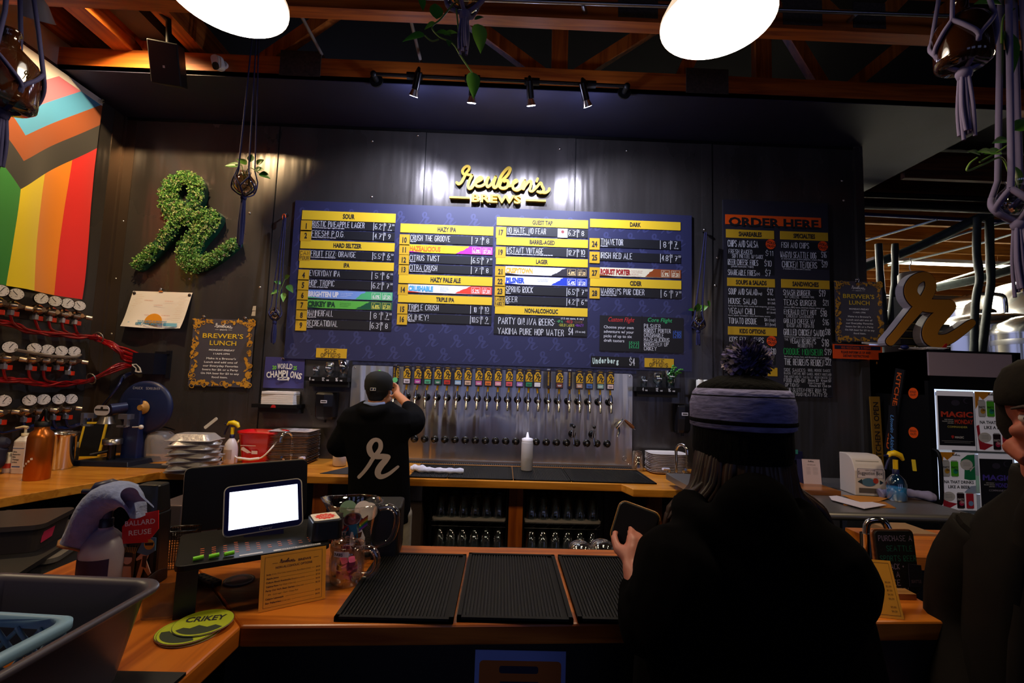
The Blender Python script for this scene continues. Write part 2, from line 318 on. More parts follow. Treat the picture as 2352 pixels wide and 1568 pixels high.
# street side behind the viewer: wall with four tall windows, daylight outside
m = MB(mat('2a2420', .8)); WX = [(-2.6, -1.1), (-.5, 1.0), (2.0, 3.5), (5.0, 6.5)]; e = -3.5
for x0, x1 in WX+[(12, 12)]:
    m.box(e, -5.1, 0, x0, -5.0, 4.95); e = x1
    if x0 < 12: m.box(x0, -5.1, 0, x1, -5.0, .7); m.box(x0, -5.1, 3.3, x1, -5.0, 4.95)
struct(m.build('wall_rear'))
for k, (x0, x1) in enumerate(WX):
    m = MB(BLACK)
    for q in ((x0, .7, x0+.05, 3.3), (x1-.05, .7, x1, 3.3), ((x0+x1)/2-.02, .7, (x0+x1)/2+.02, 3.3), (x0, .7, x1, .75), (x0, 3.25, x1, 3.3), (x0, 2.3, x1, 2.34)): m.box(q[0], -5.08, q[1], q[2], -5.02, q[3])
    struct(m.build('window_%d' % (k+1)))
m = MB(BLUEBLK); m.box(-3.4, 3.28, 3.76, 3.84, 5.6, 3.80); struct(m.build('ceiling_soffit'))
# panel seams with fixing strips and screws
n = 0
for px, py, w in ((628, 500, .085), (978, 340, .05), (1322, 350, .07), (1636, 600, .09)):
    X = at(px, py, y=D).x; n += 1
    s = MB(WSTEEL); s.box(X-w, D-.004, 0, X, D, 3.755); s.use(BLACK).box(X-.003, D-.0045, 0, X+.004, D, 3.755)
    struct(s.build('trim_%d' % n))
s = MB(mat('6b5c50', .35, .8)); s.box(-3.322, D-.028, 0, -3.30, D-.001, 3.755); s.box(-3.30, D-.004, 0, -3.22, D, 3.755); s.box(-3.322, D-.12, 0, -3.316, D-.028, 3.755); struct(s.build('trim_5'))
s = MB(BLACK); s.box(-3.3, D-.012, 3.735, 3.05, D, 3.757); struct(s.build('trim_6'))
s = MB(WSTEEL); s.box(3.03, D-.03, 0, 3.10, D+.14, 3.757); struct(s.build('trim_7'))
# screws along the panels
s = MB(mat('c9c3b8', .3, 1))
for px, py in ((855, 324), (1316, 311), (1440, 346), (854, 452), (1286, 342), (1934, 415), (573, 489), (270, 468), (283, 508), (266, 640), (256, 767), (435, 640), (597, 660), (1643, 655), (1648, 592), (1614, 590), (1938, 460), (960, 311)):
    q = at(px, py, y=D-.001); s.fm(fr(q, (1, 0, 0), (0, 0, 1))).lathe([(.011, 0), (.010, .003), (.004, .006), (1e-6, .0065)], 10)
struct(s.build('trim_8'))
# tape left on the wall
s = MB(mat('cfc9c0', .7)); 
for x0, y0, x1, y1 in ((579, 702, 592, 713), (577, 714, 590, 725)):
    a, b = at(x0, y1, y=D-.001), at(x1, y0, y=D-.001); s.fm(WALLF.copy()); s.add([(a.x, a.z, -a.y), (b.x, a.z, -a.y), (b.x-.004, b.z, -a.y), (a.x+.006, b.z-.004, -a.y)], [(0, 1, 2, 3)])
tag(s.build('torn_tape'), 'torn grey tape scraps on steel wall above the left lunch poster', 'tape')
# roof trusses: bottom chords, webs and plates
def truss(name, Y, z0, x0, x1, webs, plates, dz=.17, label=None):
    t = thing(name, None, None); struct(t)
    b = MB(FIR); b.box(x0, Y, z0, x1, Y+.09, z0+dz); b.build('bottom_chord', t)
    b = MB(FIR); b.box(x0, Y, 4.70, x1, Y+.09, 4.86); b.build('top_chord', t)
    for xa, xb, w in webs:
        q = MB(FIRZ); d = Vector((xb-xa, 0, 4.72-z0-dz*.5)); L = d.length
        q.fm(fr((xa, Y+.012, z0+dz*.5), (d.z, 0, -d.x), d)).box(-w/2, 0, -.066, w/2, L, 0); q.build('web', t)
    q = MB(mat('4a423a', .6, .2, noise=.4, ns=60))
    for xa, xb in plates: q.box(xa, Y-.004, z0+.025, xb, Y, z0+dz+.05)
    if plates: q.build('nail_plate', t)
truss('ceiling_truss', 3.28, 3.765, -3.33, 8.0, [(-2.6, -3.3, .09), (-1.95, -.9, .09), (.3, -.9, .09), (.35, .35, .12), (.4, 1.6, .09), (1.25, 1.6, .10), (1.9, 1.9, .12), (2.4, 1.9, .09), (2.5, 3.5, .09)], [(-1.72, -1.42), (1.30, 1.62)])
truss('ceiling_truss', 2.60, 3.77, -3.33, 8.0, [(-2.3, -1.3, .09), (-.2, -1.2, .09), (0, 1.0, .09), (2.0, 1.1, .09), (2.2, 3.0, .09)], [(.62, .86), (1.62, 1.86), (2.05, 2.25)], .14)
for x0, x1, za in ((-2.94, -2.80, 3.93), (-2.42, -2.30, 3.97), (-3.33, -3.22, 4.0)):
    b = MB(FIRY); b.box(x0, .3, za, x1, 3.62, za+.20); struct(b.build('ceiling_joist'))
b = MB(mat('2a2622', .7)); b.box(-2.75, .3, 4.02, -2.55, 3.7, 4.3); struct(b.build('ceiling_duct'))
# conduit under the near truss, and two hanger rods
b = MB(mat('a5a5a8', .3, 1)); p0, p1 = at(1180, 2, y=2.5), at(2160, 36, y=2.5)
b.tube([p0-(p1-p0)*.4, p1+(p1-p0)*.3], .011, 8)
for k in (.16, .45, .8): q = p0+(p1-p0)*k; b.cyl(q-Vector((0, 0, .002)), q+Vector((.03, .1, .03)), .014)
tag(b.build('conduit_pipe'), 'thin grey conduit clipped along the nearest ceiling truss', 'pipe')
for i, (a, c) in enumerate((((686, 25), (745, 136)), ((942, 40), (968, 147)))):
    b = MB(mat('7d746a', .6)); b.cyl(at(*a, y=2.9), at(*c, y=3.34), .012, n=8); tag(b.build('hanger_rod'), ['pale rod slanting between trusses beside the left pendant lamp', 'pale rod slanting between trusses behind the middle hanging plant'][i], 'rod')
# ---------------------------------------------------------------- signs on the back wall
def crop(x0, y0, s): return lambda x, y: (x0+x*s, y0+y*s)
class Wall:                                                  # a thing lying on the back wall, drawn in a crop's own pixels
    def __init__(s, name, label, cat, C, c, off, group=None, Y=None):
        s.C = C; s.Y = (D if Y is None else Y)-off; p = at(*C(*c), y=s.Y); s.o = p
        s.t = thing(name, label, cat, p, group=group, wall=True)
    def l(s, x, y):
        p = at(*s.C(x, y), y=s.Y); return (p.x-s.o.x, p.z-s.o.z)
    def rect(s, mb, x0, y0, x1, y1, z0=0, z1=None):          # corners: top left and bottom right
        a, b = s.l(x0, y0), s.l(x1, y1)
        if z1 is None: mb.rect(a[0], b[1], b[0], a[1], z0)
        else: mb.box(a[0], b[1], z0, b[0], a[1], z1)
        return a, b
    def ch(s, mb, t, x0, x1, yt, yb, z=.0045, pen=.095, one=False):
        a, b = s.l(x0, yb), s.l(x1, yb); c = s.l(x0, yt); mb.chalk(t, a[0], a[1], c[1]-a[1], z, None if one else b[0]-a[0], pen=pen)
    def tx(s, mb, t, x0, x1, yt, yb, z=.0045, bold=0, shear=0):
        a, b = s.l(x0, yb), s.l(x1, yb); c = s.l(x0, yt); mb.text(t, a[0], a[1], c[1]-a[1], z, w=b[0]-a[0], align='l', bold=bold, shear=shear)
CA = crop(670, 340, 480/1636); CB = crop(1120, 360, 500/1508); CF = crop(1620, 440, 440/1380)
# the big menu board
x0, x1, z0, z1 = -1.815, 1.588, 1.728, 3.075
t = thing('menu_board', 'long navy menu board with scattered script initials above the beer taps', 'menu board', ((x0+x1)/2, D-.001, z0), wall=True)
w, h = x1-x0, z1-z0
m = MB(NAVY); m.box(-w/2, 0, 0, w/2, h, .018); m.build('panel', t)
m = MB(mat('3b3e6a', .5))
for j in range(12):
    for i in range(17):
        X = -w/2+.02+i*.208+(j % 2)*.104; Y = .02+j*.116
        if X < w/2-.1 and Y < h-.09: rlogo(m, X, Y, .112, .0186, thin=.95)
m.build('initial_pattern', t)
OFF = .021                                                   # strips sit on the board's face
CL = crop(0, 0, 1)
def heading(C, t_, x0, y0, x1, y1, label, n=1.0):
    W_ = Wall('menu_heading', label, 'menu heading', C, ((x0+x1)/2, y1), OFF, 'yellow headings on the menu boards')
    m = MB(YEL); a, b = W_.rect(m, x0, y0, x1, y1, 0, .003); m.build('plate', W_.t)
    m = MB(INK); hh = (a[1]-b[1]); m.text(t_, (a[0]+b[0])/2, b[1]+hh*.24, hh*.52, .004, bold=.04, sx=.66*n); m.build('lettering', W_.t)
def strip(C, num, t_, sub, abv, pr, oz, x0, xs, x1, y0, y1, xa, style=None, s2=None, slope=0):
    nm = t_ if t_ else s2
    lab = ('coloured beer strip printed %s' if style else 'black beer strip chalked %s')%nm+' on the big menu board'
    W_ = Wall('menu_strip', lab, 'menu strip', C, ((x0+x1)/2, y1), OFF, 'beer strips on the menu board')
    L = lambda x, y: W_.l(x, y)
    m = MB(YELD); a, b = W_.rect(m, x0, y0, xs-3, y1, 0, .004); m.use(INK); hh = a[1]-b[1]
    if len(num) < 3: m.text(num, (a[0]+b[0])/2, b[1]+hh*.25, hh*.5, .0048, bold=.04, sx=.68)
    else:
        for k, q in enumerate(num.split()): m.chalk(q, (a[0]+b[0])/2, b[1]+hh*(.56-.46*k), hh*.34, .0048, w=(b[0]-a[0])*.84, align='c', pen=.13)
    m.build('number_tile', W_.t)
    bg = style[0] if style else '16161c'
    m = MB(mat(bg, .5)); a, b = W_.rect(m, xs, y0, x1, y1+slope, 0, .003); bw = b[0]-a[0]; hh = a[1]-b[1]
    u = lambda f: a[0]+bw*f
    v = lambda f: b[1]+hh*f
    if style:
        bg, fg, right, num_c, edge = style
        m.use(mat(right, .5)); rnd = random.Random(nm); pts = []
        x = .56
        for k in range(13): pts.append((u(x), v(min(1, .02+k/12*.98+rnd.uniform(-.03, .05))))); x += rnd.uniform(.004, .022)
        m.add([(p[0], p[1], .0034) for p in pts+[(u(1), v(1)), (u(1), v(0))]], [tuple(range(len(pts)+2))[::-1]])
        m.add([(u(0), v(0), .0034), (u(.16), v(0), .0034), (u(0), v(.18), .0034)], [(0, 1, 2)])
        m.build('name_panel', W_.t)
        m = MB(mat(fg, .5)); m.text(nm, u(.006), v(.2), hh*.62, .0045, w=bw*min(.37, .0325*len(nm)), align='l', bold=.055)
        m.use(mat(fg, .6))
        for k, q in enumerate(s2.split('|')): m.text(q, u(.385), v(.66-.2*k), hh*.10, .0045, align='l')
        m.use(mat(num_c, .5))
        for k, (lb, q) in enumerate((('ABV', abv), ('PRICE', pr))):
            xx = .755+.125*k
            for (p0, q0, p1, q1) in ((xx, .1, xx+.105, .13), (xx, .87, xx+.105, .9), (xx, .1, xx+.004, .9), (xx+.101, .1, xx+.105, .9)): m.rect(u(p0), v(q0), u(p1), v(q1), .0044)
            m.text(q, u(xx+.0525), v(.18), hh*.46, .0046, w=bw*.082, bold=.03); m.text(lb, u(xx+.02), v(.7), hh*.11, .0046, align='l')
    else:
        m.use(CHALKW); fa = (L(xa, y0)[0]-a[0])/bw
        m.rect(u(fa), v(0), u(fa+.006), v(1), .0034); m.rect(u(fa+.125), v(0), u(fa+.131), v(1), .0034); m.build('name_panel', W_.t)
        m = MB(CHALKW); n = len(t_); m.chalk(t_, u(.012), v(.26), hh*.66, .0045, w=bw*min(.62, (.0295 if n > 9 else .034)*n), pen=.082)
        if sub: m.text(sub, u(.012), v(.05), hh*.155, .0045, align='l', bold=.02, w=bw*min(.6, .0085*len(sub)))
        m.chalk(abv, u(fa+.058), v(.22), hh*.6, .0045, w=bw*(.075 if len(abv) > 2 else .03), align='c', pen=.085); m.chalk('%', u(fa+.103), v(.64), hh*.22, .0045, pen=.12)
        m.chalk('$', u(fa+.137), v(.62), hh*.26, .0045, pen=.14); m.chalk(pr.split('.')[0], u(fa+.195), v(.24 if not oz else .34), hh*.55, .0045, align='c', pen=.10, sx=.9)
        if '.' in pr: m.chalk('50', u(fa+.225), v(.66), hh*.2, .0045, pen=.14)
        if oz: m.text('12 oz', u(fa+.2), v(.07), hh*.17, .0045, bold=.01)
    m.build('lettering', W_.t)
def col(C, rows, xl, xt, xr, xa, g):                         # xl/xr: functions of y giving the column's edges
    for r in rows:
        y0, y1 = r[0], r[1]; ym = (y0+y1)/2; L_, T_, R_, A_ = xl(ym), xl(ym)+xt, xr(ym), xr(ym)-xa
        if len(r) == 3: heading(C, r[2], L_+4, y0, R_+2, y1+17, 'yellow heading strip lettered %s on the big menu board' % r[2])
        else:
            num, nm, sub, abv, pr, oz = r[2:8]; st = r[8] if len(r) > 8 else None
            if st: strip(C, num, nm, None, abv, pr, 0, L_, T_, R_, y0, y1+13, A_, st, sub)
            else: strip(C, num, nm, sub, abv, pr, oz, L_, T_, R_, y0, y1+13, A_)
ln = lambda ya, a, yb, b: (lambda y: a+(b-a)*(y-ya)/(yb-ya))
col(CA, [(487, 569, 'SOUR'), (565, 641, '1', 'RUSTIC PINEAPPLE LAGER', 'Wild fermented sour lager - aged in oak casks', '6.2', '7.50', 1), (640, 716, '2', 'FRESH! P.O.G.', 'Heavily fruited sour w/ real fruit', '4.7', '9', 0), (718, 794, 'HARD SELTZER'),
 (798, 871, 'CAN POUR', 'FRUIT FIZZ: ORANGE', 'Hard seltzer with real fruit flavor', '5.5', '6.50', 1), (872, 946, 'IPA'), (950, 1025, '4', 'EVERYDAY IPA', '', '5', '6.50', 0), (1027, 1103, '5', 'HOP TROPIC', "IPA collab w/ Zeek's Pizza", '6.2', '7.50', 0),
 (1108, 1182, '6', 'BRIGHTEN UP', 'A juicy yet light bodied IPA|with notes of grapefruit|and passionfruit', '6.0%', '$7.50', 0, ('7fa4e8', 'f4f4fa', '52c07c', 'f0f4e8', 0)), (1185, 1258, '7', 'CRIKEY IPA', 'The first ever American|IPA we brewed, still our|most popular beer!', '6.8%', '$7.50', 0, ('62c048', '12402a', '14563a', 'e8e060', 0)),
 (1262, 1338, '8', 'HAMMERFALL', 'Imperial IPA', '8', '7.50', 1), (1340, 1417, '9', 'RECREATIONAL', 'Dank IPA', '6.3', '8', 0)], ln(500, 82, 1400, 33), 82, ln(500, 811, 1400, 779), 164, 0)
col(CA, [(590, 669, 'HAZY IPA'), (675, 750, '10', 'CRUSH THE GROOVE', 'Hazy IPA', '7', '8', 0), (753, 825, '11', 'HAZEALICIOUS', 'Tropical fruit notes|along with a soft and|pillowy body', '6.0%', '$7.50', 0, ('ffdc1e', 'f07818', 'b428a0', 'f4e0c0', 0)), (832, 905, '12', 'CITRUS TWIST', 'Hazy IPA', '6.5', '7.50', 0),
 (908, 980, '13', 'CITRA CRUSH', 'Hazy IPA showcasing Citra hops', '7', '8', 0), (985, 1064, 'HAZY PALE ALE'), (1065, 1137, '14', 'CRUSHABLE', "Hazy pale ale that|lives up to its name|Easy Drinking", '5.2%', '$7.50', 0, ('f4f0ee', '58b4e0', 'f0402c', 'f8ece4', 0)), (1142, 1213, 'TRIPLE IPA'),
 (1217, 1290, '15', 'TRIPLE CRUSH', 'Triple hazy IPA', '10', '10', 1), (1295, 1370, '16', 'BLIMEY!', 'Triple IPA', '10.5', '9', 1)], ln(590, 851, 1370, 826), 78, ln(590, 1576, 1370, 1561), 163, 0)
col(CB, [(417, 481, 'GUEST TAP'), (485, 550, '17', 'NO HATE, NO FEAR', 'IPA benefiting immigrant advocacy', '6.3', '8', 0), (553, 616, 'BARREL-AGED'), (622, 686, '19', 'INSTANT VINTAGE', 'Blend of barleywines aged in bourbon, rye, and maple syrup barrels', '12.7', '10', 1), (688, 750, 'LAGER'),
 (757, 820, '21', 'CRISPYTOWN', 'Our unfiltered lager|is a fresh take on a|classic style', '4.8%', '$7.50', 0, ('f4f2f6', 'f6b23c', '2c2830', 'f0d090', 0)), (825, 888, '22', 'PILSNER', 'Our Czech-style Pilsner is|a clean, crisp, and bright', '5.4%', '$7.50', 0, ('f2f2fa', '2a50c8', '2040c0', 'f4f4fa', 0)), (892, 958, '23', 'SPRING BOCK', 'Maibock', '6.5', '7.50', 0),
 (962, 1025, 'LAGER FAUCET', 'BEER', 'Lager', '4.2', '6.50', 0), (1028, 1091, 'NON-ALCOHOLIC')], ln(430, 61, 1060, 48), 71, ln(430, 693, 1060, 689), 142, 0)
col(CB, [(430, 494, 'DARK'), (563, 632, '24', 'TMAVETOR', 'Doppelbock', '8', '7', 1), (657, 725, '25', 'IRISH RED ALE', '', '4.8', '7.50', 0), (765, 830, '27', 'ROBUST PORTER', 'Brewed with eight malts|to make a roasty brew|with coffee and|chocolate in the nose', '5.9%', '$7.50', 0, ('f6ecc8', 'a82424', '9c4a18', 'f6ecc8', 0)), (836, 901, 'CIDER'),
 (905, 970, '28', "WARREN'S PUB CIDER", 'English-style dry cider', '6', '7.50', 0)], ln(430, 706, 970, 706), 72, ln(430, 1333, 970, 1340), 141, 0)
# white guest tag stuck on strip 17
W_ = Wall('guest_brewery_tag', 'small white square tag stuck on the NO HATE, NO FEAR strip', 'tag', CB, (520, 560), OFF+.004)
m = MB(WHITE); W_.rect(m, 486, 497, 553, 561, 0, .001); m.use(mat('8a3a3a', .6)); a = W_.l(520, 520); m.fm(Matrix.Translation((a[0], a[1], 0))).poly(circ(.014, 12), .0016); m.fm(Matrix()); W_.tx(m, 'GUEST', 503, 538, 540, 546, .0016); m.build('card', W_.t)
# non-alcoholic chalk panel
W_ = Wall('chalk_panel', 'black chalk panel listing alcohol-free beers and hop water, below NON-ALCOHOLIC heading', 'menu panel', CB, (365, 1240), OFF)
m = MB(mat('121118', .6)); W_.rect(m, 46, 1097, 687, 1246, 0, .003); m.build('panel', W_.t)
m = MB(CHALKW); W_.ch(m, 'PARTY ON! N/A BEERS:', 76, 462, 1112, 1156); W_.tx(m, '(12 oz cans, 6 ea.)', 508, 665, 1111, 1124, bold=.01); W_.ch(m, 'YAKIMA PURE HOP WATER', 70, 525, 1184, 1226); W_.ch(m, '$4', 560, 590, 1188, 1232); W_.tx(m, '(12 oz can)', 607, 675, 1204, 1217, bold=.01)
for q, c, a, b, yy in (('-IPA', '58c878', 478, 520, 1131), ('-RED', 'e04848', 540, 586, 1133), ('-DARK', '80583c', 596, 658, 1135), ('-GOLD LAGER', 'c8c040', 492, 598, 1156), ('-HAZY', '9848c8', 606, 664, 1158)): m.use(mat(c, .8)); W_.ch(m, q, a, b, yy, yy+17, pen=.13)
m.build('writing', W_.t)
# flight panel
W_ = Wall('chalk_panel', 'black chalk panel headed Custom Flight and Core Flight at lower right of menu board', 'menu panel', CB, (1065, 1360), OFF)
m = MB(mat('121118', .6)); W_.rect(m, 777, 1097, 1354, 1361, 0, .003); m.use(mat('050506', .6)); W_.rect(m, 1066, 1100, 1069, 1356, .0034); m.build('panel', W_.t)
m = MB(CHALKW)
for k, q in enumerate(('Choose your own', 'adventure w/ your', 'picks of up to six', 'draft tasters')): W_.tx(m, q, 804, 804+(206, 208, 194, 142)[k], 1166+k*31, 1187+k*31, bold=.005)
for k, q in enumerate(('PILSNER', 'ROBUST PORTER', 'CRUSHABLE', 'HAZEALICIOUS', 'BRIGHTEN UP', 'CRIKEY')): W_.ch(m, q, 1083, 1083+(113, 182, 135, 174, 168, 86)[k], 1158+k*31, 1184+k*31, pen=.11)
m.use(mat('e03838', .8)); W_.tx(m, 'Custom Flight', 832, 1012, 1107, 1140, shear=.25); m.use(mat('40c878', .8)); W_.tx(m, 'Core Flight', 1106, 1275, 1113, 1142, shear=.2)
def frame4(mb, W_, x0, y0, x1, y1, t_=3, z=.0045):
    for q in ((x0, y0, x1, y0+t_), (x0, y1-t_, x1, y1), (x0, y0, x0+t_, y1), (x1-t_, y0, x1, y1)): W_.rect(mb, *q, z)
frame4(m, W_, 980, 1278, 1046, 1328, z=.0045); W_.ch(m, '$22', 990, 1036, 1286, 1320); m.use(mat('4870d0', .8)); frame4(m, W_, 1284, 1206, 1340, 1258, z=.0045); W_.ch(m, '$18', 1294, 1332, 1212, 1252)
m.build('writing', W_.t)
# underberg
W_ = Wall('chalk_panel', 'black chalk panel reading Underberg $4 under the flight panel', 'menu panel', CB, (880, 1457), OFF)
m = MB(mat('0c0c10', .6)); W_.rect(m, 715, 1379, 1047, 1456, 0, .003); m.build('panel', W_.t)
m = MB(CHALKW); W_.ch(m, '$4', 982, 1018, 1396, 1444, .004)
m.use(mat('d8efe4', .7))
for k, ch_ in enumerate('Underberg'):
    a = W_.l(726+k*20.5, 1432); hh = W_.l(726, 1392+0)[1]-a[1]; m.text(ch_, a[0], a[1]+math.sin(k/8*PI)*.006, hh, .004, w=.0195 if ch_ not in 'r' else .016, align='l', bold=.05)
m.build('writing', W_.t)
for C, r, lb in ((crop(560, 760, 300/2352), (1310, 305, 1850, 494), 'above the left glass shelf'), (CB, (1087, 1393, 1289, 1462), 'above the right glass shelf')):
    W_ = Wall('size_options_sign', 'yellow card hand-lettered SIZE OPTIONS '+lb, 'sign', C, ((r[0]+r[2])/2, r[3]), OFF, 'yellow size options cards')
    m = MB(YELD); a, b = W_.rect(m, *r, 0, .003); m.build('card', W_.t); m = MB(INK); wd, hh = b[0]-a[0], a[1]-b[1]
    m.chalk('SIZE', a[0]+wd*.47, b[1]+hh*.54, hh*.38, .0042, w=wd*.38, align='c', pen=.14); m.chalk('OPTIONS', a[0]+wd*.48, b[1]+hh*.08, hh*.38, .0042, w=wd*.62, align='c', pen=.14); m.build('lettering', W_.t)
# the raised brewery name
CG = crop(1020, 370, 250/2352)
W_ = Wall('brewery_sign', 'raised yellow script brewery name with BREWS between two bars above menu board', 'sign', CG, (1150, 900), .03)
a, b = W_.l(118, 700), W_.l(2220, 700); wid = (b[0]-a[0])*.985
yb_ = W_.l(1180, 905)[1]; sy = W_.l(1180, 690)[1]-.005
for nm, mt, z0_, z1_, gr in (('script_lettering', YEL, -.004, .012, 0), ('backing', BLACK, -.03, -.004, .004)):
    m = MB(mt); script(m, a[0]+wid*.07, sy, wid, z0_, z1_, gr); m.build(nm, W_.t)
m = MB(YEL); m.text('BREWS', W_.l(1160, 0)[0], yb_, W_.l(0, 735)[1]-W_.l(0, 905)[1], 0, w=W_.l(1690, 0)[0]-W_.l(622, 0)[0], bold=.035, dep=.03)
m.build('block_lettering', W_.t)
for xa, xb in ((118, 555), (1768, 2200)):
    m = MB(YEL); p, q = W_.l(xa, 780), W_.l(xb, 780); m.box(p[0], yb_+.024, -.02, q[0], yb_+.040, .012); m.build('bar', W_.t)
# food menu
W_ = Wall('food_menu_board', 'tall black food menu board headed ORDER HERE right of the taps', 'menu board', CF, (520, 1480), .001)
m = MB(mat('2a2833', .5)); W_.rect(m, 122, 60, 910, 1478, 0, .014); m.build('panel', W_.t)
m = MB(mat('0f0f12', .6))
for r in ((150, 345, 492, 606), (536, 360, 880, 430), (528, 430, 886, 500), (545, 498, 882, 566), (155, 694, 498, 966), (552, 708, 905, 1470), (160, 1040, 500, 1250)): W_.rect(m, *r, .0146)
m.build('writing_panel', W_.t)
m = MB(mat('ff5a08', .5)); a, b = W_.rect(m, 138, 168, 825, 264, .014, .018); m.use(INK); W_.tx(m, 'ORDER HERE', 160, 806, 186, 247, .019, bold=.04); m.build('order_banner', W_.t)
for q, r in (('SHAREABLES', (143, 274, 488, 347)), ('SPECIALTIES', (531, 288, 875, 360)), ('SOUPS & SALADS', (152, 621, 494, 693)), ('SANDWICHES', (539, 632, 886, 706)), ('KIDS OPTIONS', (157, 971, 508, 1042)), ('DESSERT', (160, 1258, 512, 1330))):
    m = MB(YELD); a, b = W_.rect(m, *r, .014, .017); m.use(INK); hh = a[1]-b[1]
    if q != 'DESSERT': m.text(q, (a[0]+b[0])/2, b[1]+hh*.23, hh*.53, .018, bold=.04, sx=.66)
    m.build('heading', W_.t)
m = MB(CHALKW); Z = .0156
for r in '''CHIPS AND SALSA|157|372|352|398;FRESH BAKED|163|330|417|447;SOFT PRETZEL W/ SAUCE|187|410|453|479;BEER CHEESE FRIES|158|372|489|528;SHAREABLE FRIES|158|355|563|602;SOUP AND SALAD|162|365|698|740;HOUSE SALAD|162|362|768|808;VEGAN CHILI|162|348|838|880;TOMATO BISQUE|162|363|909|950;KID'S FISH & CHIPS|168|413|1045|1082;FISH AND CHIPS|542|737|367|406;WAGYU SEATTLE DOG|534|790|434|476;CHICKEN TENDERS|547|795|503|547;SMASH BURGER|555|745|708|746;W/ CHEESE|567|668|749|767;TEXAS BURGER|557|787|778|818;EMERALD CITY HOT|560|793|848|882;CHICKEN SANDWICH|577|768|886|907;GRILLED CHEESE W/|558|778|915|946;BACON AND TOMATO|580|772|951|976;GRILLED CHICKEN SANDO|558|847|989|1033;VEGAN REUBEN'S|603|787|1057|1093;THE|562|590|1057|1072;REUBEN (V)|660|765|1098|1121;THE REUBENS REUBEN|562|846|1202|1247;SIDE SAUCES:|560|715|1271|1293;BBQ, HOUSE SAUCE|732|893|1276|1294;RANCH, TARTAR, HOT SAUCE, HONEY MUSTARD|560|898|1299|1315;PUB MUSTARD $1  SALSA $2  BEER CHEESE $3|562|896|1323|1338;FOOD ADD-ON|560|710|1343|1370;OPTIONS:|568|668|1378|1402;SUB GLUTEN-FREE BUN: $2|573|862|1412|1438;SUB BEYOND MEAT PATTY: $2|575|868|1444|1468;$11|428|480|430|464;$10|420|468|500|540;$7|426|462|568|610;$12|440|480|703|745;$10|465|500|1130|1170;$16|828|864|437|478;$19|832|870|505|548;$19|812|856|712|756;$21|840|876|783|822;$18|822|866|857|900;$16|838|880|922|962;$18|856|890|990|1032;$18|832|880|1064|1114;$22|858|896|1204|1250'''.split(';'):
    q, a, b, c, d = r.split('|'); W_.ch(m, q, int(a), int(b), int(c), int(d), Z, pen=.09)
for r in '(Add kimchi +$3)|180|340|532|546;Spring mix, tomato, onion, cheese, herb vinaigrette, croutons|160|492|816|826;Beans, squash, red pepper, onion, black beans, tomato|160|460|885|895;w/ charred onion, pickled jalapeno, cream cheese|538|840|478|490;3 tenders w/ fries and 2 sauces|553|750|550|562;Lettuce, BBQ sauce, american cheese, onion rings|560|850|826|838;Chicken breast, bacon, lettuce, tomato, house sauce|560|820|1038|1050;Bechamel, cheese, ham, and dijonnaise on sourdough|562|882|1180|1192;Bacon $3   Kraut $3|733|896|1346|1366;Chili Crunch $2|730|852|1370|1384;Kimchi $3  Chili $4|742|896|1388|1404;$6 (half)|442|494|770|784;$11 (full)|442|496|796|812;$7 (cup)|436|498|840|852;$11 (bowl)|436|498|864|878;$6 (cup)|418|498|910|934;$11 (bowl)|424|500|944|966;(veg)|370|402|724|744;(v)|362|386|582|602;(Double +$4)|686|774|752|766'.split(';'):
    q, a, b, c, d = r.split('|'); W_.tx(m, q, int(a), int(b), int(c), int(d), Z)
m.use(mat('28b458', .8)); W_.ch(m, 'CROQUE MONSIEUR', 558, 836, 1128, 1172, Z); m.use(CHALKW); W_.ch(m, '$19', 852, 898, 1134, 1176, Z); m.build('writing', W_.t)
for cx, cy in ((463, 383), (838, 396), (470, 1077)):
    m = MB(mat('ff5008', .5)); a = W_.l(cx, cy); r_ = W_.l(cx+36, cy)[0]-a[0]; m.fm(Matrix.Translation((a[0], a[1], 0)) @ Matrix.Rotation(-.2, 4, 'Z')); m.poly(circ(r_, 24), .0166)
    m.use(INK); m.text('SOLD', 0, .004, r_*.5, .0172, bold=.03, shear=.2); m.text('OUT!', 0, -r_*.62, r_*.5, .0172, bold=.03, shear=.2); m.build('sold_out_sticker', W_.t)
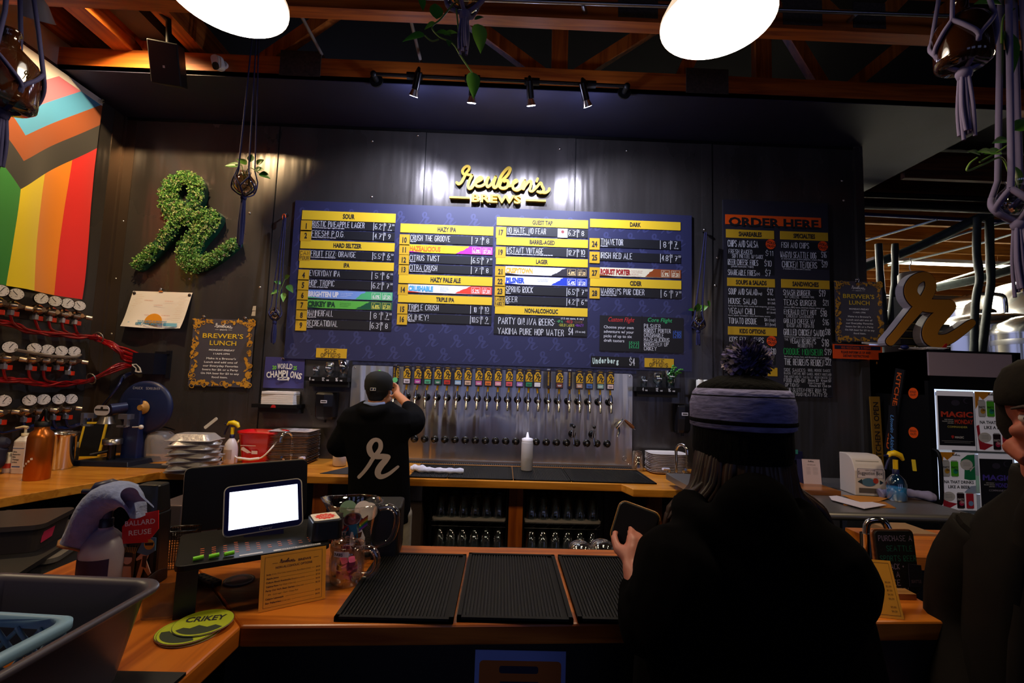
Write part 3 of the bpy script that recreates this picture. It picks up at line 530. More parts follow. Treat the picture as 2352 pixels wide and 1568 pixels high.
# lunch posters
def lunch(C, r, label, s, clips, Y=None):
    W_ = Wall('lunch_poster', label, 'poster', C, ((r[0]+r[2])/2, r[3]), .012, 'grey lunch posters', Y)
    m = MB(mat('4a4650', .6)); a, b = W_.rect(m, *r, 0, .003); m.build('sheet', W_.t)
    wd, hh = b[0]-a[0], a[1]-b[1]; u = lambda f: a[0]+wd*f
    v = lambda f: b[1]+hh*f
    m = MB(mat('d0962a', .6)); rnd = random.Random(4)
    for k in range(190):
        e = k % 4; f = rnd.random(); dpt = rnd.uniform(.02, .1 if e % 2 else .075)
        x, y = ((f, dpt), (1-dpt, f), (f, 1-dpt), (dpt, f))[e]
        if e == 0 and f < .12 or .2 < f < .8 and e == 2 and dpt > .06: continue
        m.fm(Matrix.Translation((u(x), v(y), .0036+.00002*k)) @ Matrix.Rotation(rnd.uniform(0, 3), 4, 'Z')); q = wd*rnd.uniform(.022, .048)
        if k % 3 == 0:
            for j in range(12): a0, a1 = 2*PI*j/12, 2*PI*(j+1)/12; m.add([(q*math.cos(a0), q*math.sin(a0)*.8, 0), (q*math.cos(a1), q*math.sin(a1)*.8, 0), (q*.72*math.cos(a1), q*.58*math.sin(a1), 0), (q*.72*math.cos(a0), q*.58*math.sin(a0), 0)], [(0, 1, 2, 3)])
        elif k % 3 == 1: m.poly([(p[0], p[1]*.6) for p in circ(q, 10)])
        else: m.poly([(-q, -q*.3), (q*.2, -q*.5), (q*1.2, q*.1), (0, q*.35)])
    m.fm(Matrix()); m.build('food_border', W_.t)
    m = MB(mat('f2f0ee', .6)); logo_small(m, u(.5), v(.86), wd*.3, .0052)
    for k, q in enumerate(('MONDAY-FRIDAY', '11AM-1PM')): m.text(q, u(.5), v(.525-k*.055), hh*.026, .0052, w=wd*(.42, .26)[k], bold=.03)
    for k, q in enumerate(("Make it a Brewer's", 'Lunch and add one of', 'our Everyday Favorite', 'beers for $6 or a Party', 'On NA beer for $3 to any', 'food item.')): m.text(q, u(.5), v(.40-k*.055), hh*.028, .0052, w=wd*(.48, .54, .57, .58, .62, .26)[k], bold=.025)
    m.use(mat('f2cc30', .6)); m.text("BREWER'S", u(.5), v(.715), hh*.07, .0052, w=wd*.66, bold=.012); m.text('LUNCH', u(.51), v(.61), hh*.07, .0052, w=wd*.43, bold=.012); m.build('lettering', W_.t)
    for cx in clips:
        m = MB(CHROME); m.fm(Matrix.Translation((u(cx), v(1), 0))); m.box(-.017, -.016, -.004, .017, -.008, .006); m.tube(smooth([(-.012, -.01, .006), (-.014, .014, .012), (0, .026, .012), (.014, .014, .012), (.012, -.01, .006)], 4), .003, 6); m.ball((0, .014, .008), .011); m.build('bulldog_clip', W_.t)
    return W_
CLN = crop(280, 650, 320/2007)
lunch(CLN, (1042, 505, 1846, 1505), 'grey lunch poster on two clips left of the menu board', 1, (.17, .84))
lunch(CF, (928, 640, 1284, 1088), 'grey lunch poster clipped at end of wall beside the giant initial', 1, (.47,), 3.86)
W_ = Wall('dietary_sign', 'orange sign about vegetarian and vegan food below the right lunch poster', 'sign', CF, (1096, 1215), .012, None, 3.86)
m = MB(mat('f4500c', .5)); a, b = W_.rect(m, 917, 1097, 1276, 1212, 0, .003); wd, hh = b[0]-a[0], a[1]-b[1]
m.use(mat('1a1a34', .5)); m.rect(a[0]+wd*.03, b[1]+hh*.66, b[0]-wd*.04, a[1]-hh*.07, .0036); m.use(mat('c8480c', .5)); m.text('VEG: VEGETARIAN  V: VEGAN', a[0]+wd*.46, b[1]+hh*.71, hh*.16, .0042, w=wd*.6, bold=.03)
m.use(INK); m.text('PLEASE INFORM US OF ANY', a[0]+wd*.46, b[1]+hh*.38, hh*.17, .0042, w=wd*.6, bold=.03); m.text('DIETARY RESTRICTIONS', a[0]+wd*.46, b[1]+hh*.13, hh*.17, .0042, w=wd*.52, bold=.03); m.build('card', W_.t)
m = MB(WHITE); W_.rect(m, 1126, 1083, 1240, 1098, .001, .006); tag(m.build('label_strip'), None); o = COL.objects['label_strip']; o.parent = W_.t
# tournament sheet
W_ = Wall('bracket_poster', 'white tournament sheet hung by clip and two round magnets on steel wall', 'poster', CLN, (500, 660), .006)
m = MB(PAPER); p = [W_.l(*q) for q in ((162, 112), (1018, 138), (920, 664), (58, 630))]
top = [Vector((p[0][0]+(p[1][0]-p[0][0])*i/12, p[0][1]+(p[1][1]-p[0][1])*i/12, 0)) for i in range(13)]; bot = [Vector((p[3][0]+(p[2][0]-p[3][0])*i/12, p[3][1]+(p[2][1]-p[3][1])*i/12-.008*math.sin(i/12*PI), .045+.015*math.sin(i*.6))) for i in range(13)]
rows = [[tuple(top[i].lerp(bot[i], j/8)*1+Vector((0, 0, 0 if j < 5 else (j-5)**2*.0015)))for i in range(13)] for j in range(9)]
m.loft(rows, closed=False); m.build('sheet', W_.t)
def onsheet(fx, fy): 
    a = top[0].lerp(top[12], fx).lerp(bot[0].lerp(bot[12], fx), fy); return a
m = MB(mat('d8b89a', .7))
def sheetframe(fx, fy, lift=.004):
    o_ = onsheet(fx, fy); r_ = (onsheet(fx+.05, fy)-o_); u_ = o_-onsheet(fx, fy+.05); M = fr(o_, r_, u_); return M @ Matrix.Translation((0, 0, lift))
for k in range(30):
    fx = .12+.74*(k % 2)+(.02*(k % 3)); fy = .1+.8*(k//2)/15; m.fm(sheetframe(fx, fy)); m.rect(-.03, 0, .03, .0012)
m.use(mat('c87858', .7))
for fx, fy, q in ((.32, .27, 'NORTHERN WASHINGTON'), (.66, .28, 'NORTHERN OREGON'), (.33, .68, 'SOUTHERN WASHINGTON'), (.68, .68, 'SOUTHERN OREGON'), (.5, .4, 'CHAMPION')): m.fm(sheetframe(fx, fy)); m.text(q, 0, 0, .008, 0, w=.07)
m.use(mat('f0a020', .6)); m.fm(sheetframe(.51, .86, .008)).poly([q for q in circ(.073, 28) if q[1] > -.03]); m.use(mat('7cc4e0', .6))
for fx in (.22, .82): m.fm(sheetframe(fx, .93, .014)).rect(-.055, -.012, .055, .016)
m.use(mat('3a90b8', .6)); m.fm(sheetframe(.51, .875, .018)).text('TOURNAMENT OF BREWERIES', 0, 0, .015, 0, w=.24, bold=.03); m.fm(sheetframe(.51, .955, .022)).text('BEST PNW BREWERIES', 0, 0, .02, 0, w=.25, bold=.03); m.build('printing', W_.t)
m = MB(CHROME); a = W_.l(568, 112); m.fm(Matrix.Translation((a[0], a[1], 0))); m.box(-.016, -.012, -.003, .016, 0, .006); m.ball((0, .014, .006), .012); m.build('bulldog_clip', W_.t)
for x, y in ((188, 145), (982, 175)): m = MB(mat('3a3230', .5)); a = W_.l(x, y); m.lathe([(.013, .006), (.013, .009), (1e-6, .010)], 16, (a[0], a[1], 0)); m.build('magnet', W_.t)
# ---------------------------------------------------------------- tap wall
YS = D-.03
t = thing('tap_wall_panel', 'wide brushed stainless steel panel behind the row of beer taps', 'steel panel', (-.08, D, CZ), wall=True)
M_TAP = bpy.data.materials.new('m_brushed'); M_TAP.use_nodes = True; nt = M_TAP.node_tree; b = nt.nodes['Principled BSDF']
b.inputs['Metallic'].default_value = 1; b.inputs['Base Color'].default_value = (.72, .70, .68, 1); b.inputs['Roughness'].default_value = .30; b.inputs['Anisotropic'].default_value = .7
tc = nt.nodes.new('ShaderNodeTexCoord'); mp = nt.nodes.new('ShaderNodeMapping'); n1 = nt.nodes.new('ShaderNodeTexNoise'); mp.inputs['Scale'].default_value = (7, .55, 1); n1.inputs['Scale'].default_value = 1.2; n1.inputs['Detail'].default_value = 1.5; n1.inputs['Distortion'].default_value = .15
nt.links.new(tc.outputs['Object'], mp.inputs[0]); nt.links.new(mp.outputs[0], n1.inputs['Vector'])
bp = nt.nodes.new('ShaderNodeBump'); bp.inputs['Strength'].default_value = 1.0; bp.inputs['Distance'].default_value = .03; nt.links.new(n1.outputs[0], bp.inputs['Height']); nt.links.new(bp.outputs[0], b.inputs['Normal'])
m = MB(M_TAP); m.prism(rrect(2.33, .765, .025, 0, .3825+.005), 0, .03); m.build('panel', t)
m = MB(STEEL); m.box(-1.17, .0, .03, 1.19, .022, .05); m.box(-1.17, -.006, .05, 1.19, .004, .10); m.use(BLACKM)
for i in range(150): m.box(-1.16+i*.0157, .0045, .055, -1.155+i*.0157+.004, .006, .095)
m.build('drip_lip', t)
m = MB(CHROME)
for x, y in ((-1.14, .75), (1.14, .75), (1.14, .03)): m.lathe([(.007, .03), (.006, .033), (1e-6, .034)], 10, (x, y, 0))
m.build('screw', t)
m = MB(STEEL); m.tube([(1.105+.018*math.cos(a*PI/8), .075+.018*math.sin(a*PI/8), .032) for a in range(1, 15)], .004, 6); m.build('ring_mark', t)
m = MB(mat('3a3c58', .4, .5, noise=.5, ns=40)); m.box(-1.17, .775, 0, 1.2, .806, .015); m.build('top_flashing', t)
CT = crop(880, 820, 600/2352)
HX = [205, 303, 393, 485, 570, 667, 757, 855, 940, 1030, 1130, 1225, 1308, 1385, 1490, 1585, 1680, 1765, 1855, 1955, 2045]
SX = [215, 305, 393, 485, 575, 667, 757, 848, 940, 1030, 1120, 1210, 1300, 1390, 1480, 1570, 1662, 1753, 1842, 1935, 2030]
LB = [('e8d8dc', 'white'), ('c850a8', 'purple'), ('58b888', 'mint green'), ('3a7a58', 'dark green'), ('d83a2a', 'red'), ('a8c8e0', 'pale blue'), ('e8c0a0', 'tan'), ('d870a0', 'pink and violet'), ('f08030', 'orange'), ('f098a8', 'rose'), ('f06068', 'coral'), ('b080c8', 'lilac'), ('2f9060', 'emerald'), ('f0e8e8', 'white'), None, ('804030', 'dark brown'), None, ('c09070', 'sand brown'), ('4a70b0', 'blue'), ('90b8a8', 'grey green'), ('f0d0c8', 'white and orange')]
SHELL = mat('27222c', .4)
def beer_tap(k, px, py, hpx, lab):
    p = at(*CT(px, py), y=YS); t = thing('beer_tap', lab, 'beer tap', (p.x, YS, p.z), group='beer taps in the top row', wall=True)
    hp = at(*CT(hpx, py), y=YS-.1); dx = max(-.02, min(.02, hp.x-p.x))
    m = MB(BLACKG); m.lathe([(.031, 0), (.031, .006), (.024, .012), (.017, .013)], 20); m.build('flange', t)
    m = MB(CHROME); m.lathe([(.012, .008), (.012, .05), (.016, .052), (.016, .066), (.010, .07)], 14); m.build('shank', t)
    m = MB(CHROME); m.tube([(0, -.018, .082), (0, .02, .082), (0, .045, .082), (dx*.5, .062, .084)], [.0135, .0155, .012, .009], 14); m.ball((0, -.004, .088), .0165); m.build('faucet_body', t)
    m = MB(CHROME); m.tube([(0, -.012, .084), (0, -.035, .092), (0, -.085, .104)], [.0095, .009, .0085], 12); m.use(BLACK).tube([(0, -.085, .104), (0, -.0865, .1045)], .0065, 12); m.build('spout', t)
    m = MB(mat('c89a1e', .4)); m.tube([(dx*.6, .06, .084), (dx, .10, .084)], [.008, .009], 12); m.build('ferrule', t)
    L = LB[k] if k is not None else None
    out = [(-.029, 0), (.029, 0), (.031, .15), (.022, .158), (.0, .163), (-.022, .158), (-.031, .15)]
    Mx = Matrix.Translation((dx, .10, .084))
    if L is None: Mx = Mx @ Matrix.Rotation(1.35, 4, 'Y')
    m = MB(SHELL).fm(Mx); m.prism(out, -.015, .015); h_ = m.build('tap_handle', t, bevel=.003)
    m = MB(mat('e0aa1c', .45)).fm(Mx @ Matrix.Translation((0, 0, .0155))); m.rect(-.0275, .052, .0275, .108); m.poly(circ(.019, 20, 0, .112), -.0002); m.use(mat('c89a1e', .5)); m.text('REUBENS', 0, .140, .008, .0004, w=.03, bold=.02)
    if L is None:
        m.fm(Mx @ Matrix.Translation((-.0315, .02, 0)) @ Matrix.Rotation(-PI/2, 4, 'Y') @ Matrix.Rotation(PI/2, 4, 'Z')); m.text('REUBENS BREWS', .06, -.006, .012, 0, w=.11, bold=.02)
    m.fm(Mx @ Matrix.Translation((0, 0, .0155))); m.use(INK); rlogo(m, -.023, .060, .062, .0008, thin=.75); m.build('badge', h_)
    if L: m = MB(mat(L[0], .5)).fm(Mx @ Matrix.Translation((0, 0, .0157))); m.rect(-.024, .012, .024, .045); m.use(mat('f4f0f0' if k % 2 else '3a3030', .5)); m.rect(-.016, .026, .016, .030, .0004); m.rect(-.012, .019, .012, .022, .0004); m.build('beer_label', h_)
    return t
for k in range(21):
    L = LB[k]; who = {0: 'white label nearest the bartender', 13: 'white label beside a narrow sideways handle'}.get(k)
    lab = 'beer tap whose handle has a %s'%(who or (L[1]+' label') if L else '') if L else 'beer tap with its handle turned sideways, %s'%('left of the dark brown label' if k == 14 else 'right of the dark brown label')
    beer_tap(k, SX[k], 355+(405-355)*(SX[k]-215)/(2030-215), HX[k], lab)
beer_tap(None, 115, 352, 100, 'beer tap half hidden behind the bartender with green round tag')
m = MB(mat('78e08a', .5)); p = at(*CT(108, 205), y=YS-.13); m.fm(fr(p, (1, 0, 0), (0, 0, 1))); m.prism(circ(.021, 16), 0, .004); tag(m.build('round_tag'), 'green round tag on the tap behind the bartender\'s cap', 'tag')
for k in range(20):
    px = 283+91.15*k; py = 735+45*k/19; p = at(*CT(px, py), y=YS); t = thing('faucet_shank', ('bare black tap shank, %s from left in the lower row' % ORD[k]) if k else 'bare black tap shank at left end of lower row', 'tap shank', (p.x, YS, p.z), group='capped shanks in the lower row', wall=True)
    m = MB(BLACKG); m.lathe([(.031, 0), (.031, .006), (.025, .012), (.015, .013)], 20); m.build('flange', t)
    m = MB(mat('4a4640', .3, .8)); m.lathe([(.014, .008), (.014, .03), (.010, .034), (.008, .040), (1e-6, .041)], 12); m.build('plug', t)
for k, (px, py) in enumerate(((1700, 690), (1880, 695))):
    p = at(*CT(px, py), y=YS); t = thing('stout_faucet', ['small faucet with round black knob, below small square label', 'small faucet with round black knob, nearest the long wood handle'][k], 'beer tap', (p.x, YS, p.z), group='small faucets with ball knobs', wall=True)
    m = MB(BLACKG); m.lathe([(.031, 0), (.031, .006), (.02, .012)], 20); m.build('flange', t)
    m = MB(CHROME); m.lathe([(.012, .008), (.012, .07)], 12); m.tube([(0, -.02, .07), (.004, .04, .072)], .012, 12); m.tube([(.003, .04, .072), (.004, .055, .073)], .006, 8); m.build('faucet_body', t)
    m = MB(CHROME); m.tube([(0, -.015, .072), (.004, -.075, .085)], [.009, .007], 10); m.build('spout', t)
    m = MB(BLACKG); m.ball((.004, .066, .073), .014); m.build('knob', t)
p = at(*CT(1697, 612), y=YS); m = MB(mat('4a5a78', .5)); m.fm(fr(p, (1, 0, 0), (0, 0, 1))); m.box(-.016, -.013, 0, .016, .013, .002); m.use(INK).rect(-.011, -.008, .011, .009, .0024); tag(m.build('info_tag'), 'small square printed tag above the left ball-knob faucet', 'tag')
p = at(*CT(2100, 605), y=YS); t = thing('side_pull_faucet', 'chrome faucet with long wooden handle slanting off the steel edge', 'beer tap', (p.x, YS, p.z), wall=True)
m = MB(CHROME); m.lathe([(.022, 0), (.022, .01), (.012, .014), (.012, .07)], 14); m.tube([(-.02, -.025, .075), (.0, .01, .08), (.035, .05, .085)], [.014, .017, .012], 12); m.build('faucet_body', t)
m = MB(CHROME); m.tube([(-.004, -.01, .078), (.002, -.05, .088), (-.012, -.09, .095)], [.011, .009, .008], 10); m.build('spout', t)
m = MB(wood('7a4318', '4a2008', 0)); m.tube([(.046, .045, .085), (.06, .032, .086), (.10, -.002, .09), (.118, -.018, .092)], [.007, .011, .016, .011], 12); m.use(CHROME).tube([(.116, -.016, .092), (.132, -.028, .093)], .006, 8); m.build('wooden_handle', t)
# ---------------------------------------------------------------- small wall shelves
CS = crop(560, 760, 300/2352); CR = crop(1380, 800, 300/2352)
GLS = glass(); GLSD = glass('e8f0f4', .85)
def tumbler(m, r0, r1, h, th=.0025, n=24, z=0): m.lathe([(1e-6, z), (r0, z), (r1, z+h), (r1-th, z+h), (r0-th*1.2, z+.012), (1e-6, z+.012)], n)
def tulip(m): m.lathe([(1e-6, 0), (.03, 0), (.031, .004), (.012, .012), (.016, .022), (.036, .042), (.044, .066), (.040, .095), (.032, .12), (.030, .12), (.038, .094), (.042, .066), (.034, .044), (.012, .026), (1e-6, .024)], 24)
def shelf(nm, lab, x0, x1, zt, dep, h=.02, txt=None):
    t = thing(nm, lab, 'shelf', ((x0+x1)/2, D, zt), wall=True); w = (x1-x0)/2
    m = MB(BLACK); m.box(-w, -h, .002, w, 0, dep); m.build('board', t)
    m = MB(mat('050506', .6)); m.box(-w*.86, -h-.045, .002, w*.96, -h, dep*.6); m.build('bracket', t)
    if txt:
        m = MB(CHALKW)
        for q, u_ in txt: m.chalk(q.split()[0], u_, -h*.9, h*.72, dep+.001, align='l', pen=.13, sx=.75); m.text('oz', u_+.021*len(q.split()[0])*.62+.008, -h*.9, h*.45, dep+.001, align='l', bold=.02)
        m.build('lettering', t)
    return t
for C, sh, spots, side in ((CS, (1110, 1885, 815), ((1272, 808, 0), (1512, 815, 1), (1762, 822, 2)), 'left'), (CR, (625, 1420, 690), ((800, 680, 0), (1050, 690, 1), (1280, 690, 2)), 'right')):
    a, b = at(*C(sh[0], sh[2]), y=D-.1), at(*C(sh[1], sh[2]), y=D-.1); xs = [at(*C(q[0], sh[2]), y=D-.1).x for q in spots]
    tx = [(('4 oz', '12 oz', '16 oz')[k], xs[k]-(a.x+b.x)/2-.03-.004*k) for k in range(3)]
    shelf('glass_shelf', 'black shelf with chalked glass sizes %s of the tap wall' % side, a.x, b.x, a.z, .125, .034, tx)
    for k, nm in enumerate(('taster_glass', 'tulip_glass', 'pint_glass')):
        t = thing(nm, ['small straight four-ounce taster glass on the %s sample shelf', 'round tulip glass in the middle of the %s sample shelf', 'tall tapered pint glass on the %s sample shelf'][k] % side, 'glass', (xs[k], D-.062, a.z))
        m = MB(GLSD); (tumbler(m, .025, .028, .088), tulip(m), tumbler(m, .032, .045, .142))[k] if False else None
        if k == 0: tumbler(m, .025, .028, .088)
        elif k == 1: tulip(m)
        else: tumbler(m, .032, .045, .142)
        m.build('bowl', t)
        m = MB(CHALKW); m.fm(fr((0, -[.0272, .0445, .0405][k], [.05, .07, .09][k]), (1, 0, 0), (0, 0, 1))); script(m, -.02, 0, .04, .001, thin) if False else script(m, -.02, 0, .042, .0012, grow=.02); m.build('script_print', t)
        if side == 'right' and k == 2:
            t2 = thing('plant_sprig', 'green succulent sprig in the pint glass on right shelf', 'plant', (xs[k], D-.062, a.z+.014)); m = MB(mat('4a9a38', .5)); rnd = random.Random(2)
            stems = [(.0, .0, .10, -.02, .02), (.03, -.01, .15, .05, 0), (.05, 0, .135, .10, -.01), (.01, 0, .165, .03, 0), (.06, 0, .11, .09, 0)]
            for dx, dy, hz, ex, ey in stems:
                pts = smooth([(0, 0, .01), (dx*.5, dy, hz*.6), (ex*.7, ey, hz), (ex, ey, hz+.004)], 3); m.tube(pts, [.003]*len(pts), 6)
                for j, q in enumerate(pts[3:]): m.ball(q, .0105-.0006*j, 8)
            for j in range(6): m.ball((rnd.uniform(-.018, .018), rnd.uniform(-.012, .012), .02+.018*j), .012, 8)
            m.build('stem', t2)
def dispenser(lab, C, x0, x1, y0, y1, tagr):
    p = at(*C((x0+x1)/2, y1), y=D-.05); a, b = at(*C(x0, y0), y=D-.05), at(*C(x1, y1), y=D-.05); w, h = b.x-a.x, a.z-b.z
    t = thing('soap_dispenser', lab, 'dispenser', (p.x, D, p.z), group='black wall soap dispensers', wall=True)
    m = MB(mat('101015', .3)); m.loft([[(w*s/2*q[0], h*f, .002+d*q[1]) for q in ((-1, 0), (-1, .6), (-.8, .92), (0, 1), (.8, .92), (1, .6), (1, 0))] for f, s, d in ((.02, .8, .07), (.12, .95, .09), (.5, 1, .105), (.93, 1, .105), (1, .97, .09))], closed=True, smooth=False); m.build('housing', t, bevel=.006)
    m = MB(mat('d8d4e0', .4)); m.box(-.025, h*.62, .10, .025, h*.72, .1085); m.use(INK).rect(-.02, h*.65, .02, h*.69, .109); m.build('label', t); m = MB(BLACKG); m.cyl((0, h*.03, .05), (0, -.02, .05), .01); m.build('nozzle', t)
dispenser('black soap dispenser on wall behind the bartender\'s left shoulder', CS, 1290, 1640, 1090, 1600, 0)
dispenser('black soap dispenser on wall below the right glass shelf', CR, 1325, 1610, 990, 1530, 0)
# paper towels on their shelf
a, b = at(*CS(175, 1305), y=D-.12), at(*CS(990, 1305), y=D-.12); shelf('towel_shelf', 'black shelf holding folded white paper towels below the champions banner', a.x, b.x, a.z, .15, .028)
xa, xb = at(*CS(325, 1305), y=D-.12).x, at(*CS(905, 1305), y=D-.12).x
for k in range(6):
    z = a.z+.0002+k*.0158+(.003 if k == 5 else 0); m = MB(mat('f0e9e2', .8)); lift = .004 if k == 5 else 0
    m.fm(Matrix.Translation(((xa+xb)/2, D-.078, z)) @ Matrix.Rotation(.02*(k-2) if k == 5 else 0, 4, 'Z')); w = (xb-xa)/2; m.rbox(2*w, .125, .004, 0, .0072, taper=1); m.rbox(2*w-.002, .124, .004, .0078, .0150+lift)
    tag(m.build('folded_towel_pack'), 'folded white paper towel pack, %s in its stack' % ['lowest', 'second from bottom', 'third from bottom', 'fourth from bottom', 'second from top', 'topmost'][k], 'paper towels', 'paper towel packs on the wall shelf')
m = MB(mat('c01818', .5)); p = at(*CS(530, 1352), y=D-.152); m.fm(fr(p, (1, 0, 0), (0, 0, 1))); m.poly([(-.02, -.012), (.02, -.012), (.018, .004), (.004, .012), (-.012, .008)]); tag(m.build('red_sticker'), 'torn red sticker on front of the paper towel shelf', 'sticker')
# champions banner
W_ = Wall('champions_banner', 'dark blue WORLD CHAMPIONS cloth pinned beside the menu board', 'banner', CS, (730, 1030), .006)
m = MB(mat('38346e', .85)); p = [W_.l(*q) for q in ((400, 462), (1105, 485), (1085, 1035), (352, 1020))]
rows = [[tuple(Vector((*p[0], 0)).lerp(Vector((*p[1], 0)), i/14).lerp(Vector((*p[3], 0)).lerp(Vector((*p[2], 0)), i/14), j/8)+Vector((0, 0, .004+.006*(j/8)*(1+math.sin(i*.9))))) for i in range(15)] for j in range(9)]
m.loft(rows, closed=False); m.build('cloth', W_.t)
m = MB(WHITE); Zb = .018
for k, ch_ in enumerate('CHAMPIONS'):
    a = W_.l(432+k*69, 850-30*math.sin((k+.5)/9*PI)+12*k/8); m.fm(Matrix.Translation((a[0], a[1], Zb)) @ Matrix.Rotation((4-k)*.045, 4, 'Z')); m.text(ch_, 0, 0, .048+.009*math.sin((k+.5)/9*PI), 0, w=.03 if ch_ != 'I' else .012, align='l', bold=.03)
for k, ch_ in enumerate('WORLD'): a = W_.l(622+k*54, 682-6*math.sin((k+.5)/5*PI)+4*k/4); m.fm(Matrix.Translation((a[0], a[1], Zb))); m.text(ch_, 0, 0, .044, 0, w=.0235, align='l', bold=.03)
m.fm(Matrix.Translation((0, 0, 0))); m.use(mat('78d020', .6)); W_.tx(m, '20', 530, 605, 620, 688, Zb, bold=.03); W_.tx(m, '25', 905, 970, 630, 700, Zb, bold=.03); m.build('lettering', W_.t)
m = MB(WHITE); q = lambda L: [W_.l(*v) for v in L]
m.poly(q([(845, 850), (830, 880), (815, 905), (812, 885), (700, 886), (640, 884), (620, 872), (640, 840), (700, 822), (780, 822), (830, 832)])[::-1], Zb); m.use(mat('2a2860', .6)); m.poly(q([(800, 862), (690, 866), (645, 868), (660, 850), (720, 838), (800, 842)])[::-1], Zb+.001); m.use(WHITE); m.poly(q([(740, 858), (715, 862), (700, 850), (750, 846)])[::-1], Zb+.002); m.build('bird_emblem', W_.t)
m = MB(CHROME); a = W_.l(725, 505); m.fm(Matrix.Translation((a[0], a[1], .018))); m.tube(smooth([(-.012, 0, 0), (0, .008, .006), (.01, .004, .008), (.012, -.004, .004)], 4), .0035, 6); m.build('pin', W_.t)
# two cans on a small shelf
a = at(*CR(1700, 840), y=D-.1); shelf('can_shelf', 'small black wall shelf carrying two cans behind the knit hat', a.x, a.x+.25, a.z, .13, .02)
for k, px in enumerate((1778, 1902)):
    p = at(*CR(px, 835), y=D-.07); t = thing('drink_can', ['white drink can with sun-and-sea disc, left one on shelf', 'white drink can half hidden by the knit hat'][k], 'can', (p.x, D-.07, a.z), group='cans on the small shelf')
    m = MB(mat('f0ece0', .35)); m.lathe([(1e-6, 0), (.024, 0), (.027, .005), (.027, .118), (.023, .128)], 24); m.build('body', t); m = MB(CHROME); m.lathe([(.023, .1275), (.0245, .130), (.021, .129), (1e-6, .127)], 24); m.build('lid', t)
    m = MB(mat('f06828', .5)).fm(fr((0, -.0276, .07), (1, 0, 0), (0, 0, 1)))
    for c_, y0, y1 in (('f0a028', .01, .03), ('f06828', -.005, .01), ('3a58b0', -.03, -.005)):
        m.use(mat(c_, .5)); pts = [(max(-.02, min(.02, r[0]*.75)), r[1]) for r in circ(.028, 28) if y0-.001 <= r[1] <= y1+.001]; pts = sorted(pts, key=lambda r: math.atan2(r[1]-(y0+y1)/2, r[0])); m.add([(x, y, .0276-math.sqrt(max(0, .0276**2-x*x))*1.0-.0 if False else -(.0276-math.sqrt(max(1e-9, .0276**2-x*x)))+.0006) for x, y in pts], [tuple(range(len(pts)))])
    m.use(INK); m.text('SIPS', 0, -.045, .012, .0008, w=.025, bold=.02); m.build('label', t)
# white light switch on the lower wall at the right
p = at(1984, 964, y=3.98)
# ---------------------------------------------------------------- boxwood initial
W_ = Wall('planted_letter', 'letter-shaped boxwood planting on the steel wall left of the menu board', 'wall planter', crop(330, 390, 260/1631), (800, 1430), .004)
a, b = W_.l(80, 1260), W_.l(1540, 1000); h_ = W_.l(700, 130)[1]-W_.l(700, 1430)[1]; x0 = W_.l(100, 0)[0]; wd = W_.l(1500, 0)[0]-x0
def RP(P_): return [(x0+p.x*wd/.95+0, p.y*h_/.93-.01) for p in P_]
m = MB(mat('0f4a34', .5))
for P_, w_ in ((R_A, RA_W), (R_B, RB_W)): m.ribbon(RP(P_), [v*h_*1.25 for v in w_], .0, .055)
m.build('backing', W_.t)
rnd = random.Random(7); m = MB(); gm = [mat('4c8a34', .55), mat('6aa848', .5), mat('8ec060', .5), mat('3a7428', .55), mat('a8b878', .5), mat('d0c0a0', .6)]
for P_, w_ in ((R_A, RA_W), (R_B, RB_W)):
    pp = RP(P_)
    for i in range(len(pp)-1):
        for j in range(34):
            f = rnd.random(); ang = rnd.uniform(0, 2*PI); rr = math.sqrt(rnd.random())*w_[i]*h_*.72
            if (P_ is R_A and i > len(pp)*.25 and i < len(pp)*.3) or (P_ is R_A and 5 < i < 7): continue
            c = Vector((pp[i][0]*(1-f)+pp[i+1][0]*f+rr*math.cos(ang), pp[i][1]*(1-f)+pp[i+1][1]*f+rr*math.sin(ang), .05+.03*math.cos(rr/(w_[i]*h_*.75)*PI/2)+rnd.uniform(0, .014)))
            m.use(rnd.choice(gm[:5] if rnd.random() < .95 else gm[4:])); 
            for q in range(4):
                e = Euler((rnd.uniform(-.9, .9), rnd.uniform(-.9, .9), rnd.uniform(0, 6.3))).to_matrix().to_4x4(); s = rnd.uniform(.006, .011); m.fm(Matrix.Translation(c+Vector((rnd.uniform(-.01, .01), rnd.uniform(-.01, .01), rnd.uniform(-.008, .012)))) @ e)
                m.add([(0, -s, 0), (s*.55, -s*.1, s*.2), (0, s, 0), (-s*.55, -s*.1, s*.2)], [(0, 1, 2, 3)])
m.build('foliage', W_.t)
# ---------------------------------------------------------------- back counter
t = thing('back_counter', 'L-shaped maple back counter running under the taps and along the left wall', 'counter', (0, 3.5, 0))
out = [(-3.31, -1.6), (-3.05, .9), (-2.55, 2.49), (-2.27, 3.22), (.86, 3.24), (.90, 3.10), (1.62, 3.11), (1.62, D-.035), (-3.31, D-.035), (-3.315, 2)]
out = [(-3.31, .9), (-3.05, .9), (-2.55, 2.49), (-2.27, 3.22), (.84, 3.24), (.88, 3.10), (1.62, 3.11), (1.62, D-.002), (-3.31, D-.002)]
m = MB(MAPLE); m.fm(Matrix.Translation((0, -3.5, 0))); m.prism(out, CZ-.05, CZ); m.build('worktop', t, bevel=.004)
PW = wood('b05a18', '7a3408', 2)
for x0, x1, y, lb in ((.075, .175, 3.40, 'orange wooden post between the two glass racks'), (1.05, 1.14, 3.30, 'orange wooden post under the counter left of the sink'), (-1.30, -1.2, 3.36, 'orange wooden post under the counter beside the till')):
    m = MB(PW); m.box(x0, y, 0, x1, y+.09, CZ-.051); tag(m.build('counter_post'), lb, 'post')
